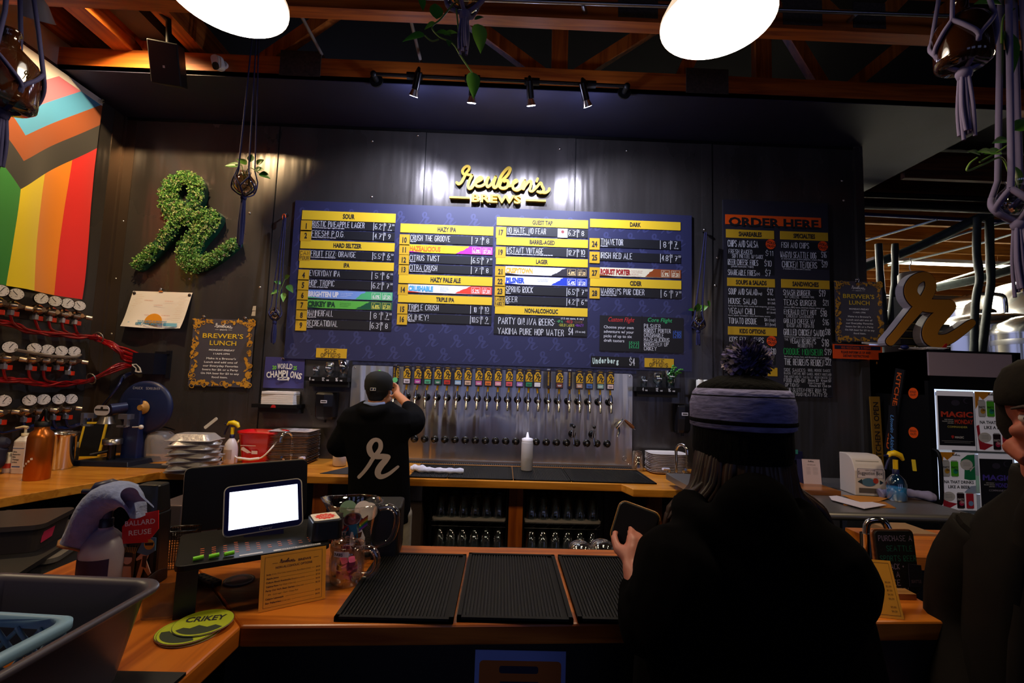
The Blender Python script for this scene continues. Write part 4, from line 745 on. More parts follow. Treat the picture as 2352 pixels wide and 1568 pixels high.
t = thing('undercounter_fridge', 'grey metal cabinet under the counter behind the bartender', 'fridge', (-.66, 3.62, 0)); m = MB(mat('5a4a44', .4)); m.box(-.12, -.24, .05, .12, .22, .80); m.build('body', t, bevel=.005); m = MB(mat('8a8a92', .3, .9)); m.box(-.12, -.252, .74, .12, -.242, .845); m.build('drawer_front', t)
# wire shelving with upside-down glasses
for bay, (xa, xb) in enumerate(((-.47, .055), (.19, .74))):
    t = thing('glass_shelf_rack', 'black wire shelf of glasses under the counter, %s of the wooden post' % ('left', 'right')[bay], 'shelf', ((xa+xb)/2, 3.62, 0)); w = (xb-xa)/2
    for tier, z in enumerate((.375, .60)):
        m = MB(mat('9a9088', .5)); m.rbox(2*w, .42, .02, z, z+.012); m.build('tray', t)
        m = MB(BLACKG)
        for y in (-.21, .21):
            m.cyl((-w, y, z-.006), (w, y, z-.006), .004, n=6); m.cyl((-w, y, z-.04), (w, y, z-.04), .004, n=6)
            for k in range(12): m.cyl((-w+k*w/6, y, z-.04), (-w+(k+1)*w/6, y, z-.006 if k % 2 else z-.04), .002, n=5)
        m.build('wire_shelf', t)
    for x in (-w-.012, w+.012):
        for y in (-.2, .2): m = MB(BLACKG); m.cyl((x, y, 0), (x, y, .84), .012, n=8); m.build('upright', t)
    proto = None
    for tier, z in enumerate((.387, .612)):
        for r in range(3):
            for k in range(6):
                lab = 'clear upside-down glass, %s from left in %s row of the %s shelf, %s bay' % (ORD[k], ('front', 'middle', 'back')[r], ('lower', 'upper')[tier], ('left', 'right')[bay])
                x = xa+.05+k*(xb-xa-.1)/5+(.012 if r == 1 else 0)+random.Random(k*7+r).uniform(-.004, .004); y = 3.47+r*.125
                if proto is None:
                    m = MB(GLSD); m.lathe([(.041, 0), (.034, .138), (.026, .142), (1e-6, .142), (1e-6, .130), (.030, .128), (.0385, 0)], 18, cap0=False, cap1=False); proto = tag(m.build('beer_glass', loc=(x, y, z)), lab, 'glass', 'upside-down glasses under the counter')
                else: c = dup(proto, (x, y, z), lab)
# rubber mats along the taps
def rib_mat(nm, lab, x0, x1, y0, y1, z, rib=.011, grp=None, cat='bar mat', th=.008):
    t = thing(nm, lab, cat, ((x0+x1)/2, (y0+y1)/2, z), group=grp); w, d = (x1-x0)/2, (y1-y0)/2
    m = MB(mat('060607', .6, spec=.25)); m.rbox(2*w, 2*d, .008, 0, th*.5)
    for r in ((-w, -d, w, -d+.011), (-w, d-.011, w, d), (-w, -d, -w+.011, d), (w-.011, -d, w, d)): m.box(r[0], r[1], 0, r[2], r[3], th)
    m.build('base', t)
    m = MB(mat('080809', .55, spec=.3)); n = int((2*w-.03)/rib)
    for k in range(n): x = -w+.015+k*rib; m.box(x, -d+.013, th*.4, x+rib*.5, d-.013, th*.85)
    tag(m.build('ribs', t), kind=None); return t
MATW = [(-.62, -.36), (-.355, .095), (.10, .495), (.50, 1.09)]
for k, (a, b) in enumerate(MATW): rib_mat('drip_mat', ['black ribbed mat under the rolled white towel', 'black ribbed mat left of the squeeze bottle under the taps', 'black ribbed mat holding the squeeze bottle under the taps', 'black ribbed mat under the upturned pint glass'][k], a, b, 3.262, 3.74, CZ+.0005, .012, 'ribbed mats under the taps')
m = MB(mat('101014', .7)); m.fm(Matrix.Translation((-1.07, 3.45, CZ+.0005))); m.add([(-.17, -.15, 0), (.2, -.15, 0), (.2, .12, 0), (-.06, .12, 0), (-.17, -.15, .003), (.2, -.15, .003), (.2, .12, .003), (-.06, .12, .003)], [(3, 2, 1, 0), (4, 5, 6, 7), (0, 1, 5, 4), (1, 2, 6, 5), (2, 3, 7, 6), (3, 0, 4, 7)]); tag(m.build('rubber_mat'), 'flat black rubber mat on the counter beside the bartender', 'mat')
def C_(px, py, z=CZ): return at(px, py, z=z)
# cloth, bottles, glass at the taps
p = C_(1005, 1088); m = MB(mat('d6d4e0', .9, noise=.12, ns=30, bump=.4)); pts = smooth([(-.20, .03, .016), (-.17, .035, .026), (-.10, 0, .022), (0, -.008, .02), (.1, -.004, .02), (.185, .008, .018)], 5)
m.tube(pts, [.012+.012*(abs(i-6) < 5)+.004*math.sin(i*1.7)+.008*(i > 8) for i in range(len(pts))], 12, sq=.72); tag(m.build('bar_towel', loc=(p.x, p.y, CZ+.006)), 'rolled white bar towel lying on the mat below the taps', 'towel')
def squeeze(lab, p, h, r, fill=.5):
    t = thing('squeeze_bottle', lab, 'bottle', p); m = MB(mat('d8d4d8', .35, alpha=.75)); m.lathe([(r*.9, 0), (r, .006), (r, h*.72), (r*.93, h*.76), (r*.8, h*.78)], 24); m.build('body', t)
    m = MB(mat('c8c0b8', .4)); m.lathe([(r*.95, .004), (r*.95, h*fill*.7)], 24); m.build('liquid', t)
    m = MB(mat('ece8ee', .4)); m.lathe([(r*.95, h*.765), (r*.95, h*.83), (r*.6, h*.85), (r*.3, h*.86), (r*.12, h), (1e-6, h)], 20); m.build('cap', t); return t
p = C_(1210, 1084); squeeze('clear squeeze bottle with white nozzle standing below the taps', (p.x, p.y+.03, CZ+.009), .285, .045)
p = C_(775, 1072); t = thing('white_jug', 'plain white bottle on the counter at the bartender\'s left elbow', 'bottle', (p.x, p.y+.04, CZ+.004)); m = MB(mat('cfcdd4', .4)); m.lathe([(.042, 0), (.05, .008), (.05, .15), (.044, .165), (.02, .19), (.018, .22), (1e-6, .222)], 22); m.build('body', t)
p = C_(1466, 1083); m = MB(GLS); m.lathe([(.047, 0), (.038, .145), (.03, .15), (1e-6, .15), (1e-6, .138), (.034, .135), (.044, 0)], 26, cap0=False, cap1=False); tag(m.build('pint_glass', loc=(p.x, p.y+.02, CZ+.009)), 'upturned clear pint glass at right end of the ribbed mats', 'glass')
# plates
p = C_(1523, 1084)
pr = None
for k in range(12):
    lab = 'oval white rimmed plate, %s in the stack by the right tap sink' % (['lowest']+[ORD[j]+' from bottom' for j in range(1, 11)]+['topmost'])[k]
    z = CZ+.006+k*.0125
    if pr is None:
        m = MB(mat('e2d8d2', .3)); m.prism(rrect(.26, .18, .05), 0, .0035); m.loft([[(q[0], q[1], .0036) for q in rrect(.26, .18, .05)], [(q[0], q[1], .0115) for q in rrect(.305, .225, .07)], [(q[0], q[1], .0118) for q in rrect(.295, .215, .065)], [(q[0], q[1], .0045) for q in rrect(.25, .17, .045)]], False, True, False)
        pr = tag(m.build('serving_plate', loc=(p.x+.02, 3.72, z)), lab, 'plate', 'serving plates by the sink')
    else: dup(pr, (p.x+.02+random.Random(k).uniform(-.003, .003), 3.72, z), lab)
# right sink and chrome tap
t = thing('bar_sink', 'stainless sink set in the counter right of the taps', 'sink', (1.62, 3.42, CZ)); m = MB(STEELB)
m.box(-.33, -.26, -.02, .4, -.22, .006); m.box(-.33, .17, -.02, .4, .26, .006); m.box(-.33, -.22, -.02, -.29, .17, .006); m.box(.3, -.22, -.02, .4, .17, .006); m.build('rim', t, bevel=.002)
m = MB(STEELB); m.loft([[(q[0], q[1]-.025, 0) for q in rrect(.6, .4, .04)], [(q[0], q[1]-.025, -.2) for q in rrect(.5, .3, .06)]], False, True, False); m.build('basin', t)
def tap(lab, p, h, sd=1):
    t = thing('sink_faucet', lab, 'faucet', p); m = MB(CHROME); m.rbox(.16, .05, .02, 0, .025); m.build('base', t, bevel=.004)
    m = MB(CHROME); m.tube(smooth([(0, 0, .02), (0, 0, h*.5), (0, 0, h*.8), (.012*sd, -.02, h*.97), (.035*sd, -.05, h), (.05*sd, -.075, h*.9), (.052*sd, -.08, h*.72)], 4), .0115, 12); m.build('spout', t)
    for s in (-1, 1): m = MB(CHROME); m.cyl((s*.055, 0, .02), (s*.055, 0, .045), .013); m.use(mat('d8d8f0', .3) if s*sd < 0 else CHROME); m.tube([(s*.055, 0, .05), (s*.055-.06*sd*(s*sd < 0), -.04, .058)], .010, 8); m.build('handle', t)
    return t
p = C_(1553, 1095); tap('chrome gooseneck faucet at the right sink, in front of white plates', (p.x, p.y, CZ+.006), .24)
p = C_(668, 1066); tap('chrome gooseneck faucet in front of the stacked sheet trays', (p.x, p.y, CZ), .24, -1)
# stacked sheet trays
p = C_(678, 1058); pr = None
for k in range(19):
    lab = 'small worn metal tray, %s in the tall stack left of bartender' % (['lowest']+[ORD[j]+' from bottom' for j in range(1, 18)]+['topmost'])[k]; z = CZ+.002+k*.0125
    if pr is None:
        m = MB(mat('c2b4ae', .4, .15, noise=.3, ns=25)); m.loft([[(q[0], q[1], 0) for q in rrect(.27, .20, .02)], [(q[0], q[1], .016) for q in rrect(.315, .245, .03)], [(q[0], q[1], .018) for q in rrect(.325, .255, .03)], [(q[0], q[1], .015) for q in rrect(.31, .24, .03)], [(q[0], q[1], .002) for q in rrect(.265, .195, .02)]], True, True, False); pr = tag(m.build('metal_tray', loc=(p.x, 3.72, z)), lab, 'tray', 'sheet trays stacked on the counter')
    else: r = random.Random(k); dup(pr, (p.x+r.uniform(-.004, .004), 3.72+r.uniform(-.003, .003), z), lab, rz=r.uniform(-.02, .02))
# red bucket
p = C_(586, 1064); t = thing('red_bucket', 'red plastic cleaning bucket with white handle on the back counter', 'bucket', (p.x, 3.70, CZ)); m = MB(mat('d81018', .3, coat=.3))
H_ = .235
m.loft([[(q[0], q[1], 0) for q in rrect(.26, .17, .06, n=6)], [(q[0], q[1], H_*.92) for q in rrect(.33, .215, .08, n=6)], [(q[0], q[1], H_*.93) for q in rrect(.35, .235, .09, n=6)], [(q[0], q[1], H_) for q in rrect(.352, .237, .09, n=6)], [(q[0], q[1], H_) for q in rrect(.325, .21, .08, n=6)], [(q[0], q[1], .01) for q in rrect(.25, .16, .055, n=6)]], True, True); m.build('body', t)
m = MB(WHITE); m.tube(smooth([(-.172, -.02, .16), (-.165, -.1, .09), (-.12, -.128, .045), (-.02, -.13, .035), (.06, -.13, .05), (.12, -.125, .11), (.168, -.04, .215)], 5), .006, 8); m.tube([(-.11, -.128, .042), (-.02, -.131, .035), (.045, -.13, .045)], .010, 8); m.build('handle', t)
m = MB(mat('f0d8d0', .6)).fm(fr((-.03, -.104, .13), (1, .0, 0), (0, -.09, 1))); m.rect(-.085, 0, .03, .005); m.poly([(-.08, -.03), (-.03, -.055), (0, -.05), (-.02, -.035), (-.06, -.008), (-.075, -.012)]); m.rect(.0, -.06, .045, -.035); m.build('printing', t)
def spray(lab, loc, h, body, head, trig, rz=0, liquid=None, fat=1.0, labelc=None):
    t = thing('spray_bottle', lab, 'spray bottle', loc, rz); r = .048*fat; hb = h*.56; bm = mat(body, .35) if not liquid else glass(body, .88)
    m = MB(bm); m.lathe([(r*.92, 0), (r, .006), (r, hb*.62), (r*.85, hb*.78), (r*.5, hb*.92), (r*.32, hb*.97), (r*.32, hb)], 24); m.build('bottle', t)
    if liquid: m = MB(mat(liquid, .2, alpha=.8)); m.lathe([(r*.9, .004), (r*.95, .01), (r*.95, hb*.5), (1e-6, hb*.5)], 20); m.build('liquid', t)
    m = MB(mat(trig, .4)); m.lathe([(.016, hb-.004), (.016, hb+.022), (.013, hb+.024)], 16); m.build('collar', t)
    m = MB(mat(head, .35)); m.lathe([(.0125, hb+.022), (.0125, hb+.075)], 14); m.tube([(.045, 0, hb+.075), (.03, 0, hb+.10), (0, 0, hb+.112), (-.03, 0, hb+.108), (-.042, 0, hb+.092)], [.010, .018, .019, .015, .009], 12, sq=.8); m.build('head', t)
    m = MB(mat(trig, .4)); m.tube([(-.04, 0, hb+.096), (-.062, 0, hb+.098)], [.008, .006], 10); m.tube(smooth([(-.03, 0, hb+.09), (-.045, 0, hb+.06), (-.058, 0, hb+.02)], 4), [.006]*9, 8); m.build('trigger', t)
    if labelc:
        m = MB(mat(labelc, .5)); m.fm(Matrix.Translation((0, 0, 0))); pts = [(r*1.01*math.cos(a), r*1.01*math.sin(a)) for a in [(-150+k*12)*PI/180 for k in range(9)]]; m.loft([[(q[0], q[1], hb*.18) for q in pts], [(q[0], q[1], hb*.55) for q in pts]], closed=False); m.build('label', t)
    return t
p = C_(519, 1066); spray('tall frosted spray bottle with yellow head beside the red bucket', (p.x, p.y+.05, CZ), .34, 'dcd2d0', 'f0cc10', '14143c', 0, None, 1.0, 'b09a90')
# bristle brush and small black gadget
p = C_(490, 1058); t = thing('scrub_brush', 'small brush with cream bristles between foil pans and spray bottle', 'brush', (p.x, p.y, CZ)); m = MB(mat('e8e0c8', .7)); rnd = random.Random(3)
for k in range(70): q = Vector((rnd.uniform(-.06, .03), rnd.uniform(-.03, .03), .02)); m.tube([q, q+Vector((-.02+rnd.uniform(-.01, .01), rnd.uniform(-.01, .01), .05))], [.003, .0025], 5)
m.build('bristles', t); m = MB(mat('d8d0c0', .5)); m.rbox(.1, .06, .02, .0, .02, -.015); m.build('back', t)
p = C_(500, 1064); t = thing('stapler', 'small black and grey gadget in front of the brush', 'gadget', (p.x, p.y-.02, CZ)); m = MB(mat('b8b0a8', .5)); m.rbox(.07, .05, .012, 0, .022); m.build('base', t); m = MB(BLACK); m.rbox(.065, .045, .012, .023, .045); m.build('top', t)
# foil take-out pans
p = C_(425, 1088); pr = None
def pan(m):
    m.loft([[(q[0], q[1], .0) for q in rrect(.30, .22, .03)], [(q[0], q[1], .003) for q in rrect(.30, .22, .03)], [(q[0], q[1], .005) for q in rrect(.272, .19, .03)], [(q[0], q[1], .038) for q in rrect(.215, .135, .025)], [(q[0], q[1], .043) for q in rrect(.20, .12, .02)]], True, True, False)
FOIL = mat('d2ccc8', .35, .6, bump=.35, ns=40)
for k in range(9):
    lab = 'upturned foil take-out pan, %s in the pile left of spray bottle' % ['lowest', 'second from bottom', 'third from bottom', 'fourth from bottom', 'fifth from bottom', 'fourth from top', 'third from top', 'second from top', 'topmost'][k]; r = random.Random(k+40); z = CZ+.0005+k*.0265
    rz = (.5 if k % 2 else -.12)+r.uniform(-.08, .08)
    if k == 8: rz = .05
    if pr is None: m = MB(FOIL); pan(m); pr = tag(m.build('foil_pan', loc=(p.x+.0, p.y+.09, z), rot=(0, 0, rz)), lab, 'foil pan', 'foil pans piled on the counter')
    else: dup(pr, (p.x+r.uniform(-.012, .012), p.y+.09, z), lab, rz=rz)
m = MB(mat('d8d0c4', .6)); m.fm(fr((p.x+.0, p.y+.17, CZ+.285), (.75, 0, .66), (-.66, .1, .75))); m.prism(rrect(.11, .022, .008, .05), 0, .004); tag(m.build('scoop_handle'), 'cream handle sticking up behind the foil pans', 'handle tool')
m = MB(mat('18161a', .7)); q = C_(350, 1072); m.rbox(.30, .16, .01, 0, .003); tag(m.build('cutting_mat', loc=(q.x, q.y+.03, CZ+.0005)), 'thin black mat between the clear tub and foil pans', 'mat')
p = C_(343, 1062); t = thing('clear_tub', 'upturned clear plastic tub between the can seamer and foil pans', 'tub', (p.x, p.y+.09, CZ+.004)); m = MB(mat('b8b0a8', .3, alpha=.42)); m.lathe([(.088, 0), (.09, .01), (.094, .15), (.085, .19), (.06, .21), (.02, .216), (1e-6, .216)], 28); m.build('body', t); m = MB(BLACKG); m.tube(smooth([(-.09, 0, .19), (-.05, -.01, .235), (.02, 0, .245), (.10, 0, .225)], 4), .006, 8); m.build('bail', t)
# can seamer
p = C_(255, 1068); t = thing('can_seamer', 'dark blue countertop can seaming machine with round back guard', 'machine', (p.x, p.y+.06, CZ), .0); BL = mat('16224a', .4); 
m = MB(mat('0e1220', .4)); m.prism([(-.24, -.13), (.17, -.13), (.20, .16), (-.13, .16)], 0, .035, .93); m.build('base', t, bevel=.004)
m = MB(BL); m.rbox(.12, .10, .01, .03, .46, .04, .08, .95); m.build('column', t)
m = MB(BL); m.fm(fr((.09, .10, .40), (1, 0, 0), (0, 0, 1))); m.lathe([(.195, 0), (.195, .02), (.17, .028), (1e-6, .03)], 40); m.fm(Matrix.Translation((0, 0, 0))); m.build('guard_disc', t)
m = MB(mat('c8ccd8', .6)).fm(fr((.09, .065, .545), (1, 0, 0), (0, 0, 1))); m.chalk('CHUCK', -.085, -.012, .016, .003, pen=.1, w=.07); m.chalk('SCHULDINER', .01, -.012, .016, .003, pen=.1, w=.10); m.build('lettering', t)
m = MB(BL); m.tube([(.0, .02, .40), (-.05, -.06, .385)], [.045, .05], 16, sq=.75); m.build('head', t, bevel=.003)
m = MB(mat('c6c6d2', .3)).fm(fr((-.058, -.112, .385), (1, -.1, 0), (0, 0, 1))); m.prism(rrect(.115, .07, .033), 0, .004); m.use(INK); m.prism(rrect(.10, .012, .004, 0, .004), .004, .005); m.prism(circ(.010, 12, 0, .016), .004, .005); m.build('badge', t)
m = MB(mat('8a8278', .3, .9)); m.lathe([(.055, .29), (.045, .31), (.035, .34)], 20, (-.055, -.07, 0)); m.build('chuck', t)
m = MB(mat('aeb4c4', .3, .9))
for s in (-1, 1): m.box(-.05+s*.13-.045, -.085, .325, -.05+s*.13+.045, -.055, .36); m.box(-.05+s*.15-.01, -.10, .275, -.05+s*.15+.01, -.07, .36); m.box(-.05+s*.12-.03, -.10, .270, -.05+s*.12+.03, -.07, .282)
m.build('roller_arm', t)
m = MB(BLACKG); m.cyl((-.03, -.03, .035), (-.03, -.03, .14), .025); m.tube([(-.03, -.03, .10), (-.12, -.10, .075)], [.014, .010], 8); m.build('lift_column', t)
m = MB(STEEL); m.lathe([(.058, .142), (.058, .178), (.05, .182), (1e-6, .18)], 28, (-.03, -.03, 0)); m.build('can_plate', t)
m = MB(mat('d8d4cc', .3)); m.tube([(.10, -.03, .265), (.17, -.05, .27)], .005, 8); m.ball((.175, -.05, .27), .016); m.build('lever', t)
m = MB(mat('b8843a', .4)).fm(fr((.09, .062, .40), (1, 0, 0), (0, 0, 1))); m.lathe([(.05, 0), (.05, .012), (.028, .014), (.02, .03)], 20); m.build('motor_hub', t)
# little framed chalkboard leaning
p = C_(200, 1052); t = thing('framed_chalkboard', 'small yellow-framed chalkboard leaning behind the can seamer', 'chalkboard', (p.x, p.y, CZ), 0, None, False, (-.25, 0, .25)); m = MB(BLACKM); m.box(-.065, 0, .012, .065, .006, .26); m.build('board', t); m = MB(mat('d8b018', .5))
for r in ((-.075, 0, -.062, .272), (.062, 0, .075, .272), (-.075, 0, .075, .014), (-.075, .258, .075, .272)): m.box(r[0], -.004, r[1], r[2], .01, r[3])
m.build('frame', t)
# bottles at the left end
p = C_(119, 1078); t = thing('steel_container', 'shiny round stainless container behind the copper bottle', 'container', (p.x, p.y+.04, CZ)); m = MB(mat('cfc4b8', .15, 1)); m.lathe([(.072, 0), (.078, .01), (.085, .21), (.10, .235), (.098, .24), (.083, .228), (.076, .02), (1e-6, .012)], 30); m.build('body', t)
p = C_(72, 1103); t = thing('copper_bottle', 'copper insulated bottle with black loop lid on left counter', 'bottle', (p.x, p.y+.03, CZ)); m = MB(mat('b5611c', .3, .75)); m.lathe([(.058, 0), (.061, .006), (.061, .25), (.052, .28), (.036, .295), (.034, .315)], 28); m.build('body', t); m = MB(BLACK); m.lathe([(.037, .315), (.037, .345), (1e-6, .346)], 20); m.tube(smooth([(-.03, 0, .34), (-.015, 0, .365), (0, 0, .41), (.012, 0, .41), (.016, 0, .36), (.034, 0, .34)], 4), .008, 8); m.build('lid', t)
m = MB(WHITE)
for k in range(5): a = -2.2+k*.22; m.fm(fr((.0615*math.cos(a), .0615*math.sin(a), .075+k*.014), (-math.sin(a), math.cos(a), .2), (0, 0, 1))); m.rect(-.006, -.006, .006, .006, .001)
m.build('sticker_print', t)
p = C_(36, 1088); t = thing('lotion_bottle', 'white pump bottle of skin lotion at left end of the counter', 'bottle', (p.x, p.y+.03, CZ)); m = MB(mat('efeae2', .4)); m.rbox(.098, .06, .025, 0, .20); m.prism(rrect(.098, .06, .025), .20, .232, .42); m.build('body', t, bevel=.003); m = MB(mat('d8c8a0', .4)); m.lathe([(.018, .232), (.018, .25), (.007, .252), (.007, .285)], 14); m.tube([(.012, 0, .285), (-.01, -.005, .29), (-.045, -.02, .282)], [.01, .009, .005], 8); m.build('pump', t)
m = MB(mat('f8f4ee', .5)).fm(fr((0, -.0305, .10), (1, 0, 0), (0, 0, 1))); m.rect(-.035, -.07, .035, .07); m.use(mat('5a78b8', .5)); m.rect(-.035, .055, .035, .06, .0004); m.rect(-.03, -.06, .02, -.052, .0004); m.use(INK)
for k, q in enumerate(('Ultra', 'Restoring', 'Skin', 'Therapy', 'Lotion')): m.text(q, -.032, .032-.016*k, .009, .0006, align='l', bold=.04)
m.build('label', t)
p = C_(10, 1086); m = MB(mat('e8e2d8', .4)); m.lathe([(.025, 0), (.028, .005), (.028, .09), (.015, .11), (.015, .125), (1e-6, .126)], 18); m.use(mat('c84030', .5)); m.lathe([(.0285, .03), (.0285, .06)], 18, cap0=False, cap1=False); tag(m.build('small_bottle', loc=(p.x, p.y+.02, CZ)), 'small white bottle with red label at the left picture edge', 'bottle')
p = C_(146, 1066); t = thing('spice_jar', 'small dark jar with grey lid beside the steel container', 'jar', (p.x+.01, p.y+.06, CZ)); m = MB(mat('2a2420', .4)); m.lathe([(.028, 0), (.028, .10), (.022, .11)], 18); m.build('body', t); m = MB(mat('8a847c', .4)); m.lathe([(.024, .11), (.024, .145), (1e-6, .146)], 18); m.build('lid', t)
m = MB(mat('1a1c34', .7)); p = C_(2, 1090); m.tube(smooth([(-.04, 0, 0), (-.03, 0, .08), (-.02, .01, .14), (.02, .02, .165)], 4), [.04, .05, .055, .055, .05, .05, .05, .05, .045, .04, .04, .03, .02], 12); tag(m.build('dark_cloth', loc=(p.x-.02, p.y, CZ+.04)), 'bunched navy cloth at far left end of the counter', 'cloth')
# storage under the left counter
for k, (px, py, w, d, h, c) in enumerate(((10, 1268, .32, .28, .10, '3c3432'), (36, 1345, .34, .30, .10, '6a645e'))):
    p = at(px, py, y=2.12); t = thing('storage_bin', ['dark lidded bin with pink label under the left counter', 'pale clear lidded bin lowest under the left counter'][k], 'storage box', (p.x-.06, 2.2, p.z), .35)
    m = MB(mat(c, .4, alpha=.75 if k else 1)); m.loft([[(q[0], q[1], 0) for q in rrect(w*.9, d*.9, .03)], [(q[0], q[1], h) for q in rrect(w, d, .04)]], True, True, False); m.build('body', t)
    m = MB(mat(c, .35)); m.rbox(w+.02, d+.02, .04, h, h+.02); m.build('lid', t)
    if not k: m = MB(mat('d83058', .5)).fm(fr((w*.478, -.06, .07), (0, 1, 0), (.06, 0, 1)) @ Matrix.Scale(.75, 4)); m.prism([(-.06, -.05), (.05, -.045), (.07, .02), (.05, .05), (-.05, .045)], 0, .004); m.build('pink_label', t)
p = at(10, 1268, y=2.12); q = at(36, 1345, y=2.12); t = thing('under_shelf', 'dark shelf unit carrying bins under the left counter', 'shelf', (p.x-.05, 2.2, 0), .35); m = MB(mat('161214', .6)); m.box(-.2, -.5, q.z-.02, .2, .4, q.z-.001); m.box(-.2, -.5, p.z-.02, .2, .4, p.z-.001); m.box(-.22, -.5, 0, -.2, .4, .86); m.build('board', t)
# ---------------------------------------------------------------- left wall: flag, regulators, hoses
XW = -3.32
fz1 = at(228, 232, x=-3.29); t = thing('pride_flag', 'large progress pride flag hanging from the left wall above the gauges', 'flag', (-3.30, 3.05, 2.1))
Fm = bpy.data.materials.new('m_flag'); Fm.use_nodes = True; nt = Fm.node_tree; b = nt.nodes['Principled BSDF']; b.inputs['Roughness'].default_value = .7; b.inputs['Sheen Weight'].default_value = .3
uv = nt.nodes.new('ShaderNodeUVMap'); uv.uv_map = 'UVMap'; sp = nt.nodes.new('ShaderNodeSeparateXYZ'); nt.links.new(uv.outputs[0], sp.inputs[0])
def cramp(src, stops):
    r = nt.nodes.new('ShaderNodeValToRGB'); r.color_ramp.interpolation = 'CONSTANT'; e = r.color_ramp.elements
    while len(e) < len(stops): e.new(.5)
    for k, (p, c) in enumerate(stops): e[k].position = p; e[k].color = lin(c)
    nt.links.new(src, r.inputs[0]); return r
def mth(op, a, b_): 
    n = nt.nodes.new('ShaderNodeMath'); n.operation = op
    for k, v in enumerate((a, b_)):
        if isinstance(v, (int, float)): n.inputs[k].default_value = v
        elif v is not None: nt.links.new(v, n.inputs[k])
    return n.outputs[0]
st = cramp(sp.outputs[0], [(0, 'e01414'), (.1667, 'f08a00'), (.3333, 'f4dc14'), (.5, '2a8a34'), (.6667, '2040a0'), (.8333, '702080')])
au = mth('ABSOLUTE', mth('SUBTRACT', sp.outputs[0], .5), None); dch = mth('ADD', sp.outputs[1], mth('MULTIPLY', au, .70))
ch = cramp(dch, [(0, 'e8e2e0'), (.150, 'd87890'), (.260, '4aa0d8'), (.370, '9a4a18'), (.480, '2c2a2a'), (.60, '000000')])
msk = mth('LESS_THAN', dch, .60); mx = nt.nodes.new('ShaderNodeMix'); mx.data_type = 'RGBA'; nt.links.new(msk, mx.inputs[0]); nt.links.new(st.outputs[0], mx.inputs[6]); nt.links.new(ch.outputs[0], mx.inputs[7])
hd = mth('LESS_THAN', sp.outputs[1], .03); mx2 = nt.nodes.new('ShaderNodeMix'); mx2.data_type = 'RGBA'; nt.links.new(hd, mx2.inputs[0]); nt.links.new(mx.outputs[2], mx2.inputs[6]); mx2.inputs[7].default_value = lin('e8e2e0'); nt.links.new(mx2.outputs[2], b.inputs['Base Color'])
NU, NV = 48, 40; ztop, zbot = 3.74, 2.115; vs = []; uvs = []
for j in range(NV+1):
    for i in range(NU+1):
        u, v = i/NU, j/NV; y = 3.62-u*1.13-.06*v*(1-u)+.03*v*math.sin(u*3); wave = .03*v*math.sin(u*13+v*2.5)+.018*math.sin(u*7-v*5)*v
        vs.append((.02+.03*v+wave+.008*math.sin(v*30)*(.3+u*.2)*.15, y-3.05, ztop-(ztop-zbot)*v-2.1+.07*u*(1-v)*.0)); uvs.append((u, v))
me = bpy.data.meshes.new('cloth'); fs = [(j*(NU+1)+i, j*(NU+1)+i+1, (j+1)*(NU+1)+i+1, (j+1)*(NU+1)+i) for j in range(NV) for i in range(NU)]
me.from_pydata(vs, [], fs); ul = me.uv_layers.new(name='UVMap')
for l in me.loops: ul.data[l.index].uv = uvs[l.vertex_index]
me.materials.append(Fm); me.polygons.foreach_set('use_smooth', [True]*len(fs)); o = bpy.data.objects.new('cloth', me); COL.objects.link(o); o.parent = t
m = MB(mat('b8a888', .4, .8)); m.fm(fr((.045, .54, 1.615), (0, -1, 0), (0, 0, 1))); m.tube([(.012*math.cos(a*PI/6), .012*math.sin(a*PI/6), 0) for a in range(13)], .004, 6); m.use(BLACK); m.tube([(0, 0, 0), (-.03, .012, -.01), (-.05, .02, -.02)], .004, 6); m.build('grommet', t)
CQ = crop(0, 620, 240/990)
BRASS = mat('a8937c', .25, .9)
RP_ = None
